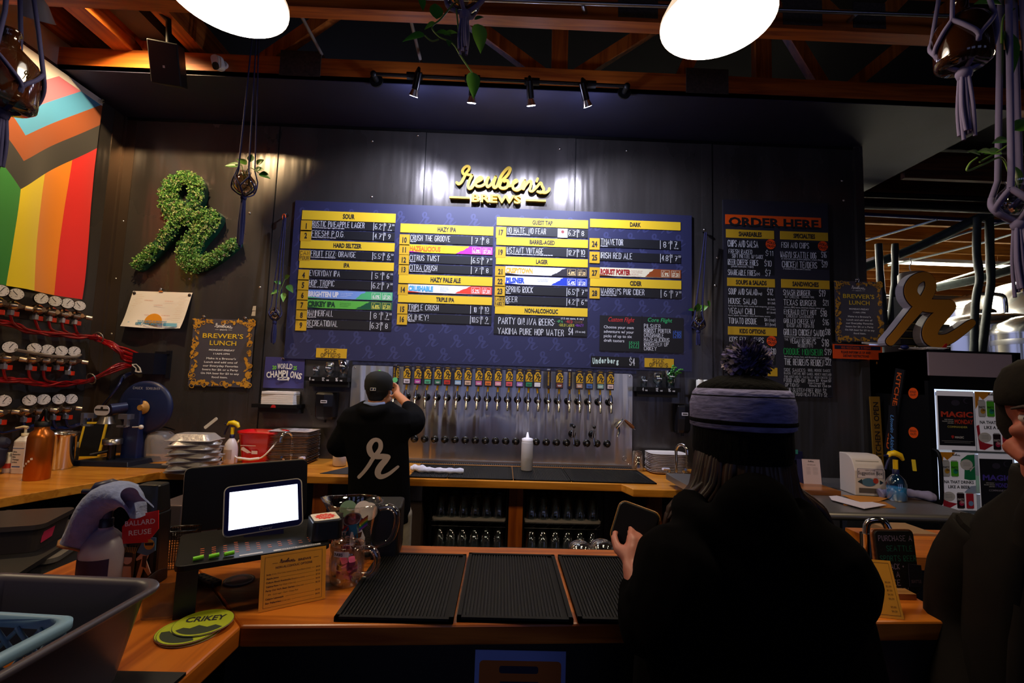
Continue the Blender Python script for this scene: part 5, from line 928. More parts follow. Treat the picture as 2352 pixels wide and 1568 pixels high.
def regulator(lab, g, bd, rv, grp, kind=0):
    gp = at(*CQ(*g), x=-3.17); bp = at(*CQ(*bd), x=-3.19); vp = at(*CQ(*rv), x=-3.21); o = Vector((XW, bp.y, bp.z)); t = thing('gas_regulator', lab, 'regulator', o, group=grp)
    L = lambda p: Vector(p)-o
    g_, b_, v_ = L(gp), L(bp), L(vp); fdir = Vector((.80, -.60, 0))
    m = MB(BRASS); m.fm(fr(b_-Vector((.03, 0, 0)), (0, 1, 0), (0, 0, 1))); m.lathe([(.02, -.085), (.024, -.03), (.036, -.02), (.038, .0), (.036, .012), (.026, .03), (.016, .045)], 18); m.fm(Matrix()); m.tube([b_+Vector((-.03, -.075, 0)), b_+Vector((-.03, .075, 0))], [.016, .016], 10); m.build('body', t)
    m = MB(mat('c8b8a4', .3, .8)); m.cyl(b_+Vector((-.02, .075, -.004)), b_+Vector((.01, .093, -.008)), .017, .015); m.build('cap_nut', t)
    m = MB(BRASS); m.cyl(b_+Vector((-.03, 0, .02)), g_-Vector((.025, 0, .025)), .008, n=8); m.build('gauge_stem', t)
    F = fr(g_, (-fdir.y*-1, fdir.x*-1, 0) if False else Vector((0, 0, 1)).cross(fdir), (0, 0, 1))
    gg = MB(BLACKG).fm(F); gg.lathe([(.034, -.03), (.040, -.024), (.040, .0), (.036, .003)], 24); gg = gg.build('gauge', t)
    m = MB(mat('d8d4d4', .35)).fm(F); m.poly(circ(.0355, 24), .0035); m.use(INK); m.fm(F @ Matrix.Rotation(.7 if kind else -.5, 4, 'Z')); m.rect(-.002, -.008, .002, .026, .0042); m.fm(F)
    for k in range(9): a = -PI/4+k*PI/5.4; m.fm(F @ Matrix.Rotation(a, 4, 'Z')); m.rect(.026, -.0012, .032, .0012, .0042)
    m.fm(F); m.text('PSI', 0, -.02, .007, .0042); m.build('dial', gg)
    m = MB(mat('c0c0cc', .3, .7)); m.box(v_.x-.012, v_.y-.03, v_.z-.012, v_.x+.012, v_.y-.008, v_.z+.02); m.cyl(b_+Vector((-.03, -.005, -.03)), v_+Vector((0, -.015, .015)), .008, n=8); m.build('shutoff_valve', t)
    m = MB(mat('f03818', .4)); m.box(v_.x-.006, v_.y-.008, v_.z-.018, v_.x+.014, v_.y+.024, v_.z+.014); m.build('red_lever', t, bevel=.003)
    return v_+o
rows = [('top', [(10, 195), (155, 228), (392, 270), (522, 295), (640, 315), (752, 338)], [(20, 305), (165, 340), (395, 375), (527, 397), (645, 415), (762, 432)], [(-10, 395), (130, 412), (360, 455), (490, 470), (612, 485), (727, 500)]),
 ('middle', [(95, 730), (325, 742), (452, 755), (580, 765), (703, 770)], [(105, 835), (340, 845), (475, 852), (600, 857), (720, 862)], [(65, 920), (300, 930), (438, 935), (560, 930), (665, 975)]),
 ('bottom', [(35, 1237), (280, 1232), (413, 1225), (557, 1222), (675, 1220)], [(30, 1345), (275, 1335), (410, 1325), (555, 1315), (660, 1310)], [(10, 1440), (250, 1420), (390, 1405), (528, 1400), (645, 1392)])]
VP = {}
for nm, gs, bs, rs in rows:
    VP[nm] = []
    n = len(gs)
    for k in range(n):
        lab = 'brass gas regulator, %s in the %s row on left wall' % ((ORD[n-1-k]+' from the corner') if k < n-1 else 'nearest the corner', nm)
        VP[nm].append(regulator(lab, gs[k], bs[k], rs[k], 'gas regulators on the left wall', k % 2))
    a, b = at(*CQ(*bs[0]), x=-3.22), at(*CQ(*bs[-1]), x=-3.22); t = thing('regulator_board', 'dark backing board behind the %s row of regulators' % nm, 'board', (XW, (a.y+b.y)/2, (a.z+b.z)/2)); m = MB(mat('3a3430', .5)); L_ = (b.y-a.y)/2+.1
    m.box(.001, -L_-.6, -.075, .018, L_-.02, .075); m.build('board', t)
# hoses: from the valves along the bundles to the duct on the back wall
RED = mat('8c0a10', .18, coat=.5); BLU = mat('14204a', .25, coat=.4)
def px3(l, x=None, y=None): return [at(*CQ(*p), x=x) if x is not None else at(*CQ(*p), y=y) for p in l]
duct = [at(318, 812+k*4, y=3.80) for k in range(12)]
rnd = random.Random(11)
def hose(lab, pts, r, mt, grp): m = MB(mt); m.tube(smooth(pts, 5), r, 8); tag(m.build('gas_hose'), lab, 'hose', grp)
topb = px3([(120, 520), (250, 575), (400, 585), (520, 600), (640, 615), (760, 625), (870, 640), (930, 645)], x=-3.22)
midb = px3([(60, 1040), (210, 1050), (330, 1070), (450, 1085), (600, 1080), (740, 1060), (850, 1035)], x=-3.22)
botb = px3([(300, 1480), (480, 1500), (600, 1500), (720, 1480), (800, 1440), (860, 1395), (930, 1340)], x=-3.22)
J = lambda s=.010: Vector((rnd.uniform(-s, s)*.8, rnd.uniform(-s, s), rnd.uniform(-s*1.3, s*1.3)))
for k, v in enumerate(VP['top']):
    st = [q for q in topb if q.y > v.y+.05]; e = duct[k]; mid = at(250+4*k, 790+3*k, y=3.74)
    hose('red gas hose dropping from %s regulator of the top row' % ORD[k], [v+Vector((0, -.02, -.01)), v+Vector((0, .01, -.07))]+[q+J() for q in st]+[mid+J(.008), at(285, 800+5*k, y=3.8)+J(.006), e], .0085, RED, 'red hoses of the upper rows')
for k in range(5): hose('red gas hose running loose along the top bundle, strand %s from above' % ORD[k], [topb[0]+Vector((0, -.9, 0))+J(.02), topb[0]+Vector((0, -.3, 0))+J(.02)]+[q+J(.016) for q in topb]+[at(252+6*k, 785+5*k, y=3.75)+J(.008), at(280, 800+6*k, y=3.8), duct[min(11, k+3)]+Vector((0, .02, 0))], .0085, RED, 'red hoses of the upper rows')
for k, v in enumerate(VP['middle'][:3]): hose('red gas hose dropping from %s regulator of the middle row' % ORD[k], [v+Vector((0, -.02, -.01)), v+Vector((0, .01, -.08))]+[q+J() for q in midb if q.y > v.y+.05]+[at(238+5*k, 858-4*k, y=3.72), at(280, 842-3*k, y=3.8), duct[7+k]], .0085, RED, 'red hoses of the upper rows')
for k in range(4): hose('red gas hose running loose along the middle bundle, strand %s from above' % ORD[k], [midb[0]+Vector((0, -.9, 0))+J(.02), midb[0]+Vector((0, -.3, 0))+J(.02)]+[q+J(.014) for q in midb]+[at(240+5*k, 862-6*k, y=3.73)+J(.008), at(284, 846-4*k, y=3.8), duct[6+k]+Vector((0, .02, 0))], .0085, RED, 'red hoses of the upper rows')
for k, v in enumerate(VP['bottom']): hose('dark blue gas hose dropping from %s regulator of the bottom row' % ORD[k], [v+Vector((0, -.02, -.01)), v+Vector((0, .01, -.07))]+[q+J() for q in botb if q.y > v.y+.03]+[at(258+3*k, 905-4*k, y=3.7), at(285, 870-2*k, y=3.8), duct[10]+J(.006)], .0085, BLU, 'blue hoses of the bottom row')
m = MB(mat('9a9488', .3, .8)); 
for p in px3([(935, 640)], x=-3.2)+px3([(862, 1030)], x=-3.2)+px3([(835, 1405)], x=-3.2): m.fm(fr(p, (1, 0, 0), (0, -.3, 1))); m.tube([(.035*math.cos(a*PI/6), .042*math.sin(a*PI/6), 0) for a in range(13)], .005, 6)
tag(m.build('hose_ring'), 'metal rings gathering the hose bundles on left wall', 'clamp')
m = MB(mat('a89c90', .3, .5, alpha=.6)); m.tube(smooth(px3([(150, 755), (290, 780), (450, 808), (600, 822), (720, 822), (765, 800)], x=-3.12), 4), .010, 8); tag(m.build('clear_tube'), 'length of clear tubing lying across the middle regulators', 'tube')
# duct box taking the hoses through the wall
a, b = at(312, 858, y=3.80), at(372, 812, y=3.80); t = thing('hose_duct', 'black square metal duct on the wall swallowing the red hoses', 'duct', ((a.x+b.x)/2, D, a.z), wall=True); w, h = (b.x-a.x)/2, b.z-a.z
m = MB(mat('0f1220', .4)); m.box(-w, 0, .004, w-.02, h, .15); m.build('box', t); m = MB(mat('14141a', .35)); m.box(w-.03, -.03, .002, w+.012, h+.03, .012); m.box(-.02, h, .002, w, h+.02, .02); m.build('flange', t)
m = MB(WHITE); m.prism([(-w+.0, h*.45), (-w+.035, h*.47), (-w+.07, h*.3), (-w+.085, h*.08), (-w+.06, h*.06), (-w+.03, h*.1), (-w+.035, h*.25), (-w+.005, h*.38)], .15, .1515); m.use(INK); m.poly([(-w+.012, h*.42), (-w+.035, h*.44), (-w+.06, h*.29), (-w+.07, h*.13), (-w+.045, h*.14), (-w+.04, h*.28)], .152); m.build('sticker', t)
# ---------------------------------------------------------------- the bar
def B_(px, py, z=BZ): return at(px, py, z=z)
A, E1, Bk, Bk2, Er = B_(553, 1437), B_(2208, 1426), B_(925, 1251), B_(1430, 1262), B_(2106, 1361)
yf = lambda x: A.y+(E1.y-A.y)*(x-A.x)/(E1.x-A.x)
yb = lambda x: Bk.y+(Bk2.y-Bk.y)*(x-Bk.x)/(Bk2.x-Bk.x)
XR = E1.x
t = thing('wooden_bar', 'thick orange fir bar top running along the front of the picture', 'bar', (0, 1.4, 0)); T = Matrix.Translation((0, -1.4, 0))
XL = -1.32
m = MB(BARW).fm(T); m.prism([(A.x, A.y), (XR, E1.y), (XR+.01, yb(XR)), (XL, yb(XL)), (XL, yb(XL)-.05), (A.x-.42, yb(A.x)-.12)], BZ-.05, BZ); m.build('top_board', t, bevel=.006)
m = MB(BARWY).fm(T); m.prism([(A.x, A.y), (A.x-.422, yb(A.x)-.122), (XL, yb(XL)-.052), (XL, .05), (A.x-.03, .05)], BZ-.05, BZ-.0005); m.build('return_board', t, bevel=.006)
m = MB(mat('0a0a0e', .45)).fm(T); m.box(A.x+.0, A.y+.10, 0, XR-.06, A.y+.13, BZ-.05); m.build('front_panel', t)
m = MB(mat('0a0a0e', .45)).fm(T); m.box(A.x-.13, .06, 0, A.x-.10, A.y+.13, BZ-.05); m.build('side_panel', t)
m = MB(mat('0c0b0c', .6)).fm(T); m.box(XL+.05, yb(0)-.12, 0, XR-.06, yb(0)-.09, BZ-.05); m.build('back_panel', t)
# poster on the bar front
p, q = at(1092, 1491, y=A.y+.098), at(1300, 1494, y=A.y+.098); w, h = q.x-p.x, .36
t = thing('bar_poster', 'blue-bordered poster with navy and orange drawing on the bar front', 'poster', (p.x+w/2, A.y+.099, p.z-h), wall=True); m = MB(mat('8aa0e8', .6)); m.box(-w/2, 0, 0, w/2, h, .002); m.build('sheet', t)
m = MB(mat('b8641c', .6)); m.prism(rrect(w*.9, h*.86, .01, 0, h*.5-.0), .002, .0026); m.use(mat('14183a', .6)); m.prism(rrect(w*.43, .018, .006, -.004, h*.87), .0026, .0032); m.box(-w*.22, h*.1, .0026, w*.2, h*.79, .0032)
m.use(mat('b8641c', .6)); rlogo(m, w*.10, h*.66, .035, .0036); m.use(mat('2a1c1c', .6)); m.prism(circ(.012, 16, -w*.39, h*.7), .0026, .0032); m.build('drawing', t)
# bar mats
M3 = [((772, 1425), (865, 1275), (1068, 1273), (1047, 1425)), ((1053, 1425), (1074, 1273), (1271, 1277), (1320, 1429)), ((1330, 1430), (1281, 1278), (1500, 1282), (1600, 1434))]
for k, c in enumerate(M3):
    f0, b0, b1, f1 = [B_(*v, z=BZ+.006) for v in c]; rib_mat('bar_mat', ['black ribbed bar mat beside the snack mug', 'black ribbed bar mat in the middle of the bar', 'black ribbed bar mat in front of the customer in knit hat'][k], (f0.x+b0.x)/2, (b1.x+f1.x)/2 if k < 2 else (f0.x+b0.x)/2+.30, (f0.y+f1.y)/2+.003*k, (b0.y+b1.y)/2, BZ+.0005, .0088, 'ribbed mats on the bar', th=.012)
# riser stand with pegs
cL, cR = B_(400, 1303, z=BZ+.13), B_(760, 1248, z=BZ+.13); ex = (cR-cL); Lx = ex.length; ang = math.atan2(ex.y, ex.x)
t = thing('riser_stand', 'black riser on legs with orange slots and green pegs holding the till', 'stand', (cL.x, cL.y, BZ), ang)
m = MB(mat('0a0a0d', .45, spec=.3)); m.prism(rrect(Lx, .27, .02, Lx/2, .135), .115, .13); m.build('top', t, bevel=.002)
for x, y in ((.03, .03), (Lx-.05, .03), (.03, .24), (Lx-.05, .24)): m = MB(mat('0d0d12', .4)); m.box(x-.025, y-.012, 0, x+.02, y+.012, .115); m.build('leg', t)
m = MB(mat('c8643a', .5)); rnd = random.Random(5)
for k in range(11):
    for j in range((5, 5, 5, 6, 5, 4, 2, 3, 3, 2, 3)[k]): x = Lx*(.14+.072*k); m.box(x, .045+j*.016, .13, x+.009, .0485+j*.016, .1306)
m.build('slots', t)
for k in range(3): m = MB(mat('78d818', .4)); m.tube([(.036+k*.033, .022, .136), (.058+k*.033, .025, .137)], .0055, 8); m.build('peg', t)
m = MB(mat('b8b4b8', .6)); m.box(Lx*.38, .008, .13, Lx*.53, .018, .1306); m.box(Lx*.60, .006, .13, Lx*.93, .018, .1306); m.use(INK).fm(Matrix.Translation((Lx*.78, .009, .1308))); m.text('KITTEN CITY WALL', 0, 0, .006, .0004, w=Lx*.26, bold=.02); m.build('label_strip', t)
RM = Matrix.Translation((cL.x, cL.y, BZ)) @ Matrix.Rotation(ang, 4, 'Z')
def quadframe(bl, br, tl): return fr(bl, Vector(br)-Vector(bl), Vector(tl)-Vector(bl)), (Vector(br)-Vector(bl)).length, (Vector(tl)-Vector(bl)).length
# till screen seen from behind
yl, yr = cL.y+.42, cL.y+.62
bl, br, tl = at(414, 1227, y=yl), at(704, 1187, y=yr), at(432, 1075, y=yl+.03); F, w, h = quadframe(bl, br, tl)
t = thing('till_monitor', 'large dark till monitor seen from behind on the riser', 'monitor', F.translation, rot=F.to_euler()); m = MB(mat('06070f', .5, spec=.2)); m.prism(rrect(w, h, .018, w/2, h/2), -.028, 0); m.build('housing', t, bevel=.003)
m = MB(mat('b0a090', .4)); m.prism(rrect(w+.004, h+.004, .02, w/2, h/2), -.034, -.026); m.build('bezel', t)
m = MB(mat('10101c', .4)); m.tube([(w*.45, h*.3, -.01), (w*.45, -.06, .02)], [.04, .04], 12); m.build('stand_arm', t)
# customer display
bl, br, tl = at(510, 1236, y=cL.y+.17), at(697, 1205, y=cL.y+.265), at(507, 1119, y=cL.y+.215); F, w, h = quadframe(bl, br, tl)
t = thing('customer_display', 'small tilted customer display with a glowing white screen', 'display', F.translation, rot=F.to_euler())
m = MB(mat('b8b0a4', .35)); m.prism(rrect(w, h, .016, w/2, h/2), -.012, -.001); m.build('housing', t); m = MB(mat('0c0f3a', .25)); m.prism(rrect(w-.006, h-.006, .014, w/2, h/2), -.001, .001); m.use(mat('50506a', .5)); m.text('Clover', w*.52, h*.03, .009, .0016); m.build('bezel', t)
m = MB(mat('dfe8ff', .3, e=2.6)); m.rect(w*.07, h*.125, w*.935, h*.87, .0016); m.build('screen', t)
m = MB(mat('10124a', .4)); m.fm(Matrix.Rotation(-.4, 4, 'X')); m.box(w*.25, -.045, -.07, w*.75, h*.3, -.03); m.build('base', t)
# card reader
p = B_(730, 1243, z=BZ+.13); t = thing('card_reader', 'black card reader with red starburst sticker on its top', 'card reader', (p.x, p.y+.045, BZ+.1305), ang); m = MB(mat('0c0c10', .35)); m.rbox(.085, .10, .015, 0, .055, taper=.94); m.build('body', t, bevel=.004)
m = MB(mat('e8dccc', .5)); m.prism(rrect(.07, .075, .008), .0552, .0562); m.use(mat('e04030', .5)); m.prism([((.030 if k % 2 else .023)*math.cos(2*PI*k/24), (.03 if k % 2 else .023)*math.sin(2*PI*k/24)) for k in range(24)], .0562, .0566); m.use(mat('f4c0b0', .5)); m.text('TAP', 0, .002, .01, .057, bold=.02); m.text('HERE', 0, -.013, .01, .057, bold=.02); m.build('sticker', t)
# drinks card
bl, br = B_(593, 1408), B_(747, 1375); bl.y += .0; up = Vector((-.0, .035, .135)); F, w, h = quadframe(bl, br, bl+up)
tl = at(596, 1277, y=bl.y+.03); h = (tl-bl).length
t = thing('drinks_card', 'yellow card listing non-alcoholic options standing beside the snack mug', 'menu card', F.translation+Vector((0, 0, .001)), rot=F.to_euler()); m = MB(mat('e8a01c', .45)); m.box(0, 0, -.002, w, h, 0); m.build('card', t)
m = MB(mat('4a2814', .5))
for a, b_, c, d in ((.06, .05, .94, .054), (.06, .95, .94, .954), (.06, .05, .064, .954), (.936, .05, .94, .954)): m.rect(w*a, h*b_, w*c, h*d, .0005)
script(m, w*.28, h*.80, w*.24, .0006, grow=.01); m.text('BREWS', w*.66, h*.80, h*.042, .0006, w=w*.2, bold=.02); m.text('NON-ALCOHOLIC OPTIONS', w*.5, h*.72, h*.042, .0006, w=w*.56, bold=.015); m.rect(w*.17, h*.82, w*.25, h*.826, .0006); m.rect(w*.80, h*.82, w*.88, h*.826, .0006)
for k, (a, b_, c) in enumerate((('Soda', '(Coke, Diet Coke, Lemon Lime, Root Beer) (12oz)', '$4.00'), ('Apple Juice', '', '$3.00'), ('Culture Shock Kombucha', '(Raspberry-Lime)', '$7.50'), ('Yakima Pure', 'Hop Water (12oz can)', '$4.00'), ('Party On! N/A Beer Series:', '(12oz can)', '$6.00'), ('', 'IPA - Gold Lager - Dark - Hoppy Red', ''), ('Calypso Lemonade', '', '$5.00'), ('San Pellegrino', '(11oz can)', '$4.00'))):
    y = h*(.62-.072*k); wa = len(a)*.0165*w
    if a: m.text(a, w*.09, y, h*.03, .0006, w=wa, align='l', bold=.03)
    if b_: m.text(b_, w*.10+wa+(0 if a else .03*w), y, h*.028, .0006, w=min(len(b_)*.0125, .72-wa/w)*w, align='l')
    if c: m.text(c, w*.91, y, h*.03, .0006, w=w*.07, align='r', bold=.01); m.rect(w*.12+wa+len(b_)*.0125*w, y+.001, w*.82, y+.0014, .0005) if wa+len(b_)*.0125*w < w*.66 else None
m.build('printing', t); m = MB(mat('c88818', .5)); m.fm(Matrix.Rotation(.5, 4, 'X')); m.box(w*.3, -.002, -.08, w*.7, .0, -.002) if False else None; m.fm(Matrix()); m.add([(w*.3, h*.7, -.003), (w*.7, h*.7, -.003), (w*.65, .012, -.05), (w*.35, .012, -.05)], [(0, 1, 2, 3)]); m.build('easel', t)
# snack mug
p = B_(782, 1354); t = thing('snack_mug', 'dimpled glass mug of pink sweets labelled SNACKS beside the bar mat', 'mug', (p.x, p.y+.045, BZ+.001), -.15); n = 32
def mugring(r, z, f): return [(r*(1+f*math.cos(8*2*PI*k/n))*math.cos(2*PI*k/n), r*(1+f*math.cos(8*2*PI*k/n))*math.sin(2*PI*k/n), z) for k in range(n)]
m = MB(GLS); m.loft([mugring(.038, 0, 0), mugring(.044, .008, .03), mugring(.049, .035, .04), mugring(.050, .07, .03), mugring(.048, .088, 0), mugring(.049, .110, 0), mugring(.046, .110, 0), mugring(.045, .085, 0), mugring(.045, .04, 0), mugring(.04, .015, 0)], True, True); m.build('glass_body', t)
m = MB(GLS); m.tube(smooth([(.046, 0, .097), (.072, 0, .10), (.09, 0, .08), (.088, 0, .048), (.07, 0, .028), (.047, 0, .026)], 5), .0095, 10); m.build('handle', t)
m = MB(WHITE); a0 = [-1.95+.1*k for k in range(10)]; m.loft([[(.0498*math.cos(a), .0498*math.sin(a), z) for a in a0] for z in (.088, .103)], closed=False); m.use(INK)
for k, ch_ in enumerate('SNACKS'): a = -1.85+.085*k; m.fm(fr((.0502*math.cos(a), .0502*math.sin(a), .0915), (-math.sin(a), math.cos(a), 0), (0, 0, 1))); m.text(ch_, 0, 0, .008, .0004, bold=.02)
m.build('label', t)
rnd = random.Random(8)
for k in range(14):
    m = MB(mat(['d8487a', 'c83a5a', 'e07a50', 'd8508a', 'e0a030', 'b84870'][k % 6], .4)); e = Euler((rnd.uniform(-.5, .5), rnd.uniform(-.5, .5), rnd.uniform(0, 3))).to_matrix().to_4x4(); lv = k//4; m.fm(e); m.rbox(.026, .018, .005, -.006, .006); c = (p.x+rnd.uniform(-.018, .018), p.y+.045+rnd.uniform(-.018, .018), BZ+.022+.013*lv+rnd.uniform(0, .006))
    tag(m.build('wrapped_sweet', loc=c), 'small wrapped sweet in the snack mug', 'sweet', 'sweets in the snack mug')
# sticker pitcher
p = B_(805, 1290); t = thing('glass_pitcher', 'glass beer pitcher plastered with stickers behind the snack mug', 'pitcher', (p.x, p.y+.02, BZ+.001), 0); n = 32; PH = .188
def pr(r, z, sp=0): return [((r+sp*max(0, math.cos(2*PI*k/n-PI))**6)*math.cos(2*PI*k/n), r*math.sin(2*PI*k/n), z+.35*sp*max(0, math.cos(2*PI*k/n-PI))**6) for k in range(n)]
m = MB(GLS); m.loft([pr(.06, 0), pr(.064, .01), pr(.072, .10), pr(.082, .155), pr(.087, PH-.01, .02), pr(.089, PH, .028), pr(.085, PH-.001, .026), pr(.08, .155), pr(.069, .1), pr(.06, .015)], True, True); m.build('glass_body', t)
m = MB(GLS); m.tube(smooth([(.082, 0, .165), (.115, 0, .17), (.138, 0, .145), (.135, 0, .10), (.115, 0, .06), (.07, 0, .045)], 5), .011, 10); m.build('handle', t)
def onp(a, z, r=None): R_ = .065+.1*z if r is None else r; return fr((R_*math.cos(a), R_*math.sin(a), z), (-math.sin(a), math.cos(a), 0), (.08*math.cos(a), .08*math.sin(a), 1))
def patch(m, a, z, w, h, pts=None, rz=0, lift=.002):
    pts = pts or [(-w/2, -h/2), (w/2, -h/2), (w/2, h/2), (-w/2, h/2)]; c, s = math.cos(rz), math.sin(rz); vs = []
    for x, y in pts: x, y = c*x-s*y, s*x+c*y; zz = z+y; R_ = .063+.095*zz+lift; vs.append((R_*math.cos(a+x/R_), R_*math.sin(a+x/R_), zz))
    m.add(vs, [tuple(range(len(vs)))])
def sticker(nm, fn): m = MB(); fn(m); m.build(nm, t)
def s1(m):
    m.use(WHITE); patch(m, -1.95, .145, .034, .05); m.use(mat('203028', .5)); patch(m, -1.95, .14, .024, .032, None, 0, .0026); m.use(mat('b83828', .5)); patch(m, -1.95, .137, .012, .016, None, .6, .003)
def s2(m):
    m.use(WHITE); e = [(.029*math.cos(k*PI/8), .021*math.sin(k*PI/8)) for k in range(16)]; patch(m, -1.38, .15, 0, 0, e, .3, .0022); m.use(mat('8a4850', .5)); patch(m, -1.38, .15, 0, 0, [(x*.88, y*.84) for x, y in e], .3, .0027); m.use(mat('b06a6a', .5)); patch(m, -1.40, .148, 0, 0, [(x*.45, y*.6) for x, y in e], .3, .0031)
def s3(m):
    for k, c in enumerate(('d03030', 'e88020', 'e8d020', '38a040', '3050b0', '703090')): m.use(mat(c, .5)); patch(m, -.92, .148-.0055*k, .03, .0056, None, .55, .0022)
def s4(m):
    m.use(mat('c01c24', .5)); patch(m, -1.72, .095, 0, 0, [(-.055, -.02), (.02, .02), (.02, .034), (-.055, .026)], .12, .003); m.use(mat('2a8cb0', .5)); patch(m, -1.72, .095, 0, 0, [(-.055, -.034), (.045, -.03), (.045, .036), (.02, .034), (-.04, -.012)], .12, .0034)
    m.use(WHITE)
    for q, z, hh, a1, da in (('BOYCOTT', .094, .012, -2.32, .115), ('ULINE', .074, .018, -2.2, .17)):
        for k, ch_ in enumerate(q): a = a1+da*k; m.fm(onp(a, z+.012*k*da*.9, .063+.095*z+.0055)); m.text(ch_, 0, 0, hh, 0, bold=.03)
    m.fm(Matrix())
def s5(m):
    m.use(mat('f0ece8', .5)); patch(m, -1.15, .085, 0, 0, [(-.02, -.03), (.02, -.034), (.026, 0), (.016, .03), (.004, .02), (-.016, .028), (-.022, .004)], .1, .0022); m.use(mat('5a3418', .5)); patch(m, -1.15, .095, 0, 0, [(-.012, -.012), (.012, -.004), (.016, .012), (-.002, .010)], .1, .0028); m.use(INK); patch(m, -1.12, .075, 0, 0, [(-.012, -.006), (.014, -.012), (.004, .008)], 0, .0028)
def s6(m):
    m.use(WHITE); patch(m, -1.45, .048, .05, .034, None, -.05, .0022); m.use(INK)
    for k, ch_ in enumerate('HEY'): m.fm(onp(-1.72+.22*k, .05, .0705)); m.text(ch_, 0, 0, .016, 0, bold=.05)
    m.fm(Matrix()); patch(m, -1.45, .038, .03, .004, None, -.05, .003)
for f in (s1, s2, s3, s4, s5, s6): sticker('sticker', f)
for k, (x, y, rr) in enumerate(((.02, .02, .3), (.045, .0, .1), (-.03, .02, .4))): m = MB(mat(['e8d8d8', 'f0e0dc', '7a9a80'][k], .6)); m.fm(Matrix.Translation((p.x+x, p.y+.02+y, BZ+.155)) @ Euler((1.3, 0, rr)).to_matrix().to_4x4()); m.prism(circ(.028, 24), 0, .0025); tag(m.build('paper_coaster'), ['round pale coaster standing in the sticker pitcher, left', 'round pale coaster standing in the sticker pitcher, right', 'greenish coaster lying low inside the sticker pitcher'][k], 'coaster')
# receipt printer and its cable
p = B_(873, 1280); t = thing('receipt_printer', 'tall black box behind the sticker pitcher', 'printer', (p.x-.01, p.y+.06, BZ), .12); m = MB(mat('08080a', .5)); m.rbox(.13, .16, .02, 0, .165); m.build('body', t, bevel=.006)
p0 = [B_(884, 1262), B_(905, 1258), B_(922, 1252), B_(918, 1244), B_(895, 1243)]; m = MB(BLACKG); m.tube(smooth([q+Vector((0, 0, .005+.012*(k in (2, 3)))) for k, q in enumerate(p0)], 5), .0035, 8); m.tube(smooth([q+Vector((-.006, .02, .006)) for q in p0[::2]], 5), .0035, 8); tag(m.build('power_cable'), 'loop of black cable beside the black box on the bar', 'cable')
# coasters, remote
p = B_(433, 1453); t0 = None
def coaster(lab, loc, rz, r=.062, col='a8b41c', txt=True):
    t = thing('beer_coaster', lab, 'coaster', loc, rz, 'green coasters at the bar corner'); m = MB(mat('d8d0b0', .7)); m.prism(circ(r, 36), 0, .0014); m.use(mat('1c2a20', .6)); m.prism(circ(r, 36), .0014, .0018); m.build('board', t)
    m = MB(mat(col, .55)); m.prism(circ(r*.985, 36), .0018, .0020); m.use(mat('2a3420', .6)); m.prism([(r*.9*math.cos(PI*(1.18+.64*k/12)), r*.9*math.sin(PI*(1.18+.64*k/12))) for k in range(13)]+[(.03, -.018), (.015, -.026), (-.005, -.014), (-.02, -.026), (-.035, -.02)], .0020, .0022); m.use(INK)
    m.text('CRIKEY', 0, .004, .024, .0026, w=r*1.35, bold=.03); m.build('print', t); return t
for k in range(4): coaster(['green round coaster at bottom of the stack at bar corner', 'green round coaster second from bottom of the corner stack', 'green round coaster second from top of the corner stack', 'green CRIKEY coaster lying slanted on top of corner stack'][k], (p.x+(.004, -.006, .003, .018)[k], p.y+(.0, .004, -.002, .025)[k], BZ+.0005+.0030*k+(0 if k < 3 else .001)), (.1, .9, -.3, .25)[k])
p = B_(475, 1339); t = thing('remote_control', 'black remote control lying under the riser', 'remote', (p.x, p.y, BZ+.001), -.5); m = MB(mat('141414', .4)); m.rbox(.10, .032, .008, 0, .014); m.build('body', t, bevel=.003); m = MB(mat('38383c', .4))
for k in range(10): m.prism(circ(.0035, 8, -.036+.018*(k//2), -.007+.014*(k % 2)), .014, .0158)
m.build('buttons', t)
p = B_(549, 1334); m = MB(mat('3a2430', .6)); m.prism(circ(.041, 32), 0, .003); m.use(mat('9a8a94', .6)); m.tube([(.036*math.cos(a*PI/12), .036*math.sin(a*PI/12), .003) for a in range(25)], .001, 5); m.use(mat('6a3a48', .6)); m.prism(circ(.022, 20), .003, .0034); tag(m.build('dark_coaster', loc=(p.x, p.y, BZ+.0005)), 'dark round coaster beside the remote under the riser', 'coaster')
# upside-down glasses on the lower ledge behind the bar
for k, (px, py, r) in enumerate(((1333, 1244, .047), (1384, 1241, .049))):
    p = at(px, py, y=1.86); m = MB(GLS); m.lathe([(r, 0), (r*.98, .03), (r*.8, .05), (r*.5, .058), (1e-6, .06), (1e-6, .054), (r*.45, .052), (r*.72, .044), (r*.92, .028), (r*.94, 0)], 24, cap0=False, cap1=False); tag(m.build('stemless_glass', loc=(p.x, 1.87, p.z-.061)), ['upturned rounded glass behind the bar, left of two', 'upturned rounded glass behind the bar, nearest the wallet'][k], 'glass', 'rounded glasses behind the bar')
m = MB(mat('2a2420', .5)); m.box(p.x-.4, 1.80, p.z-.085, p.x+.3, 1.94, p.z-.0615); tag(m.build('service_ledge'), 'dark low ledge behind the bar carrying two upturned glasses', 'ledge')
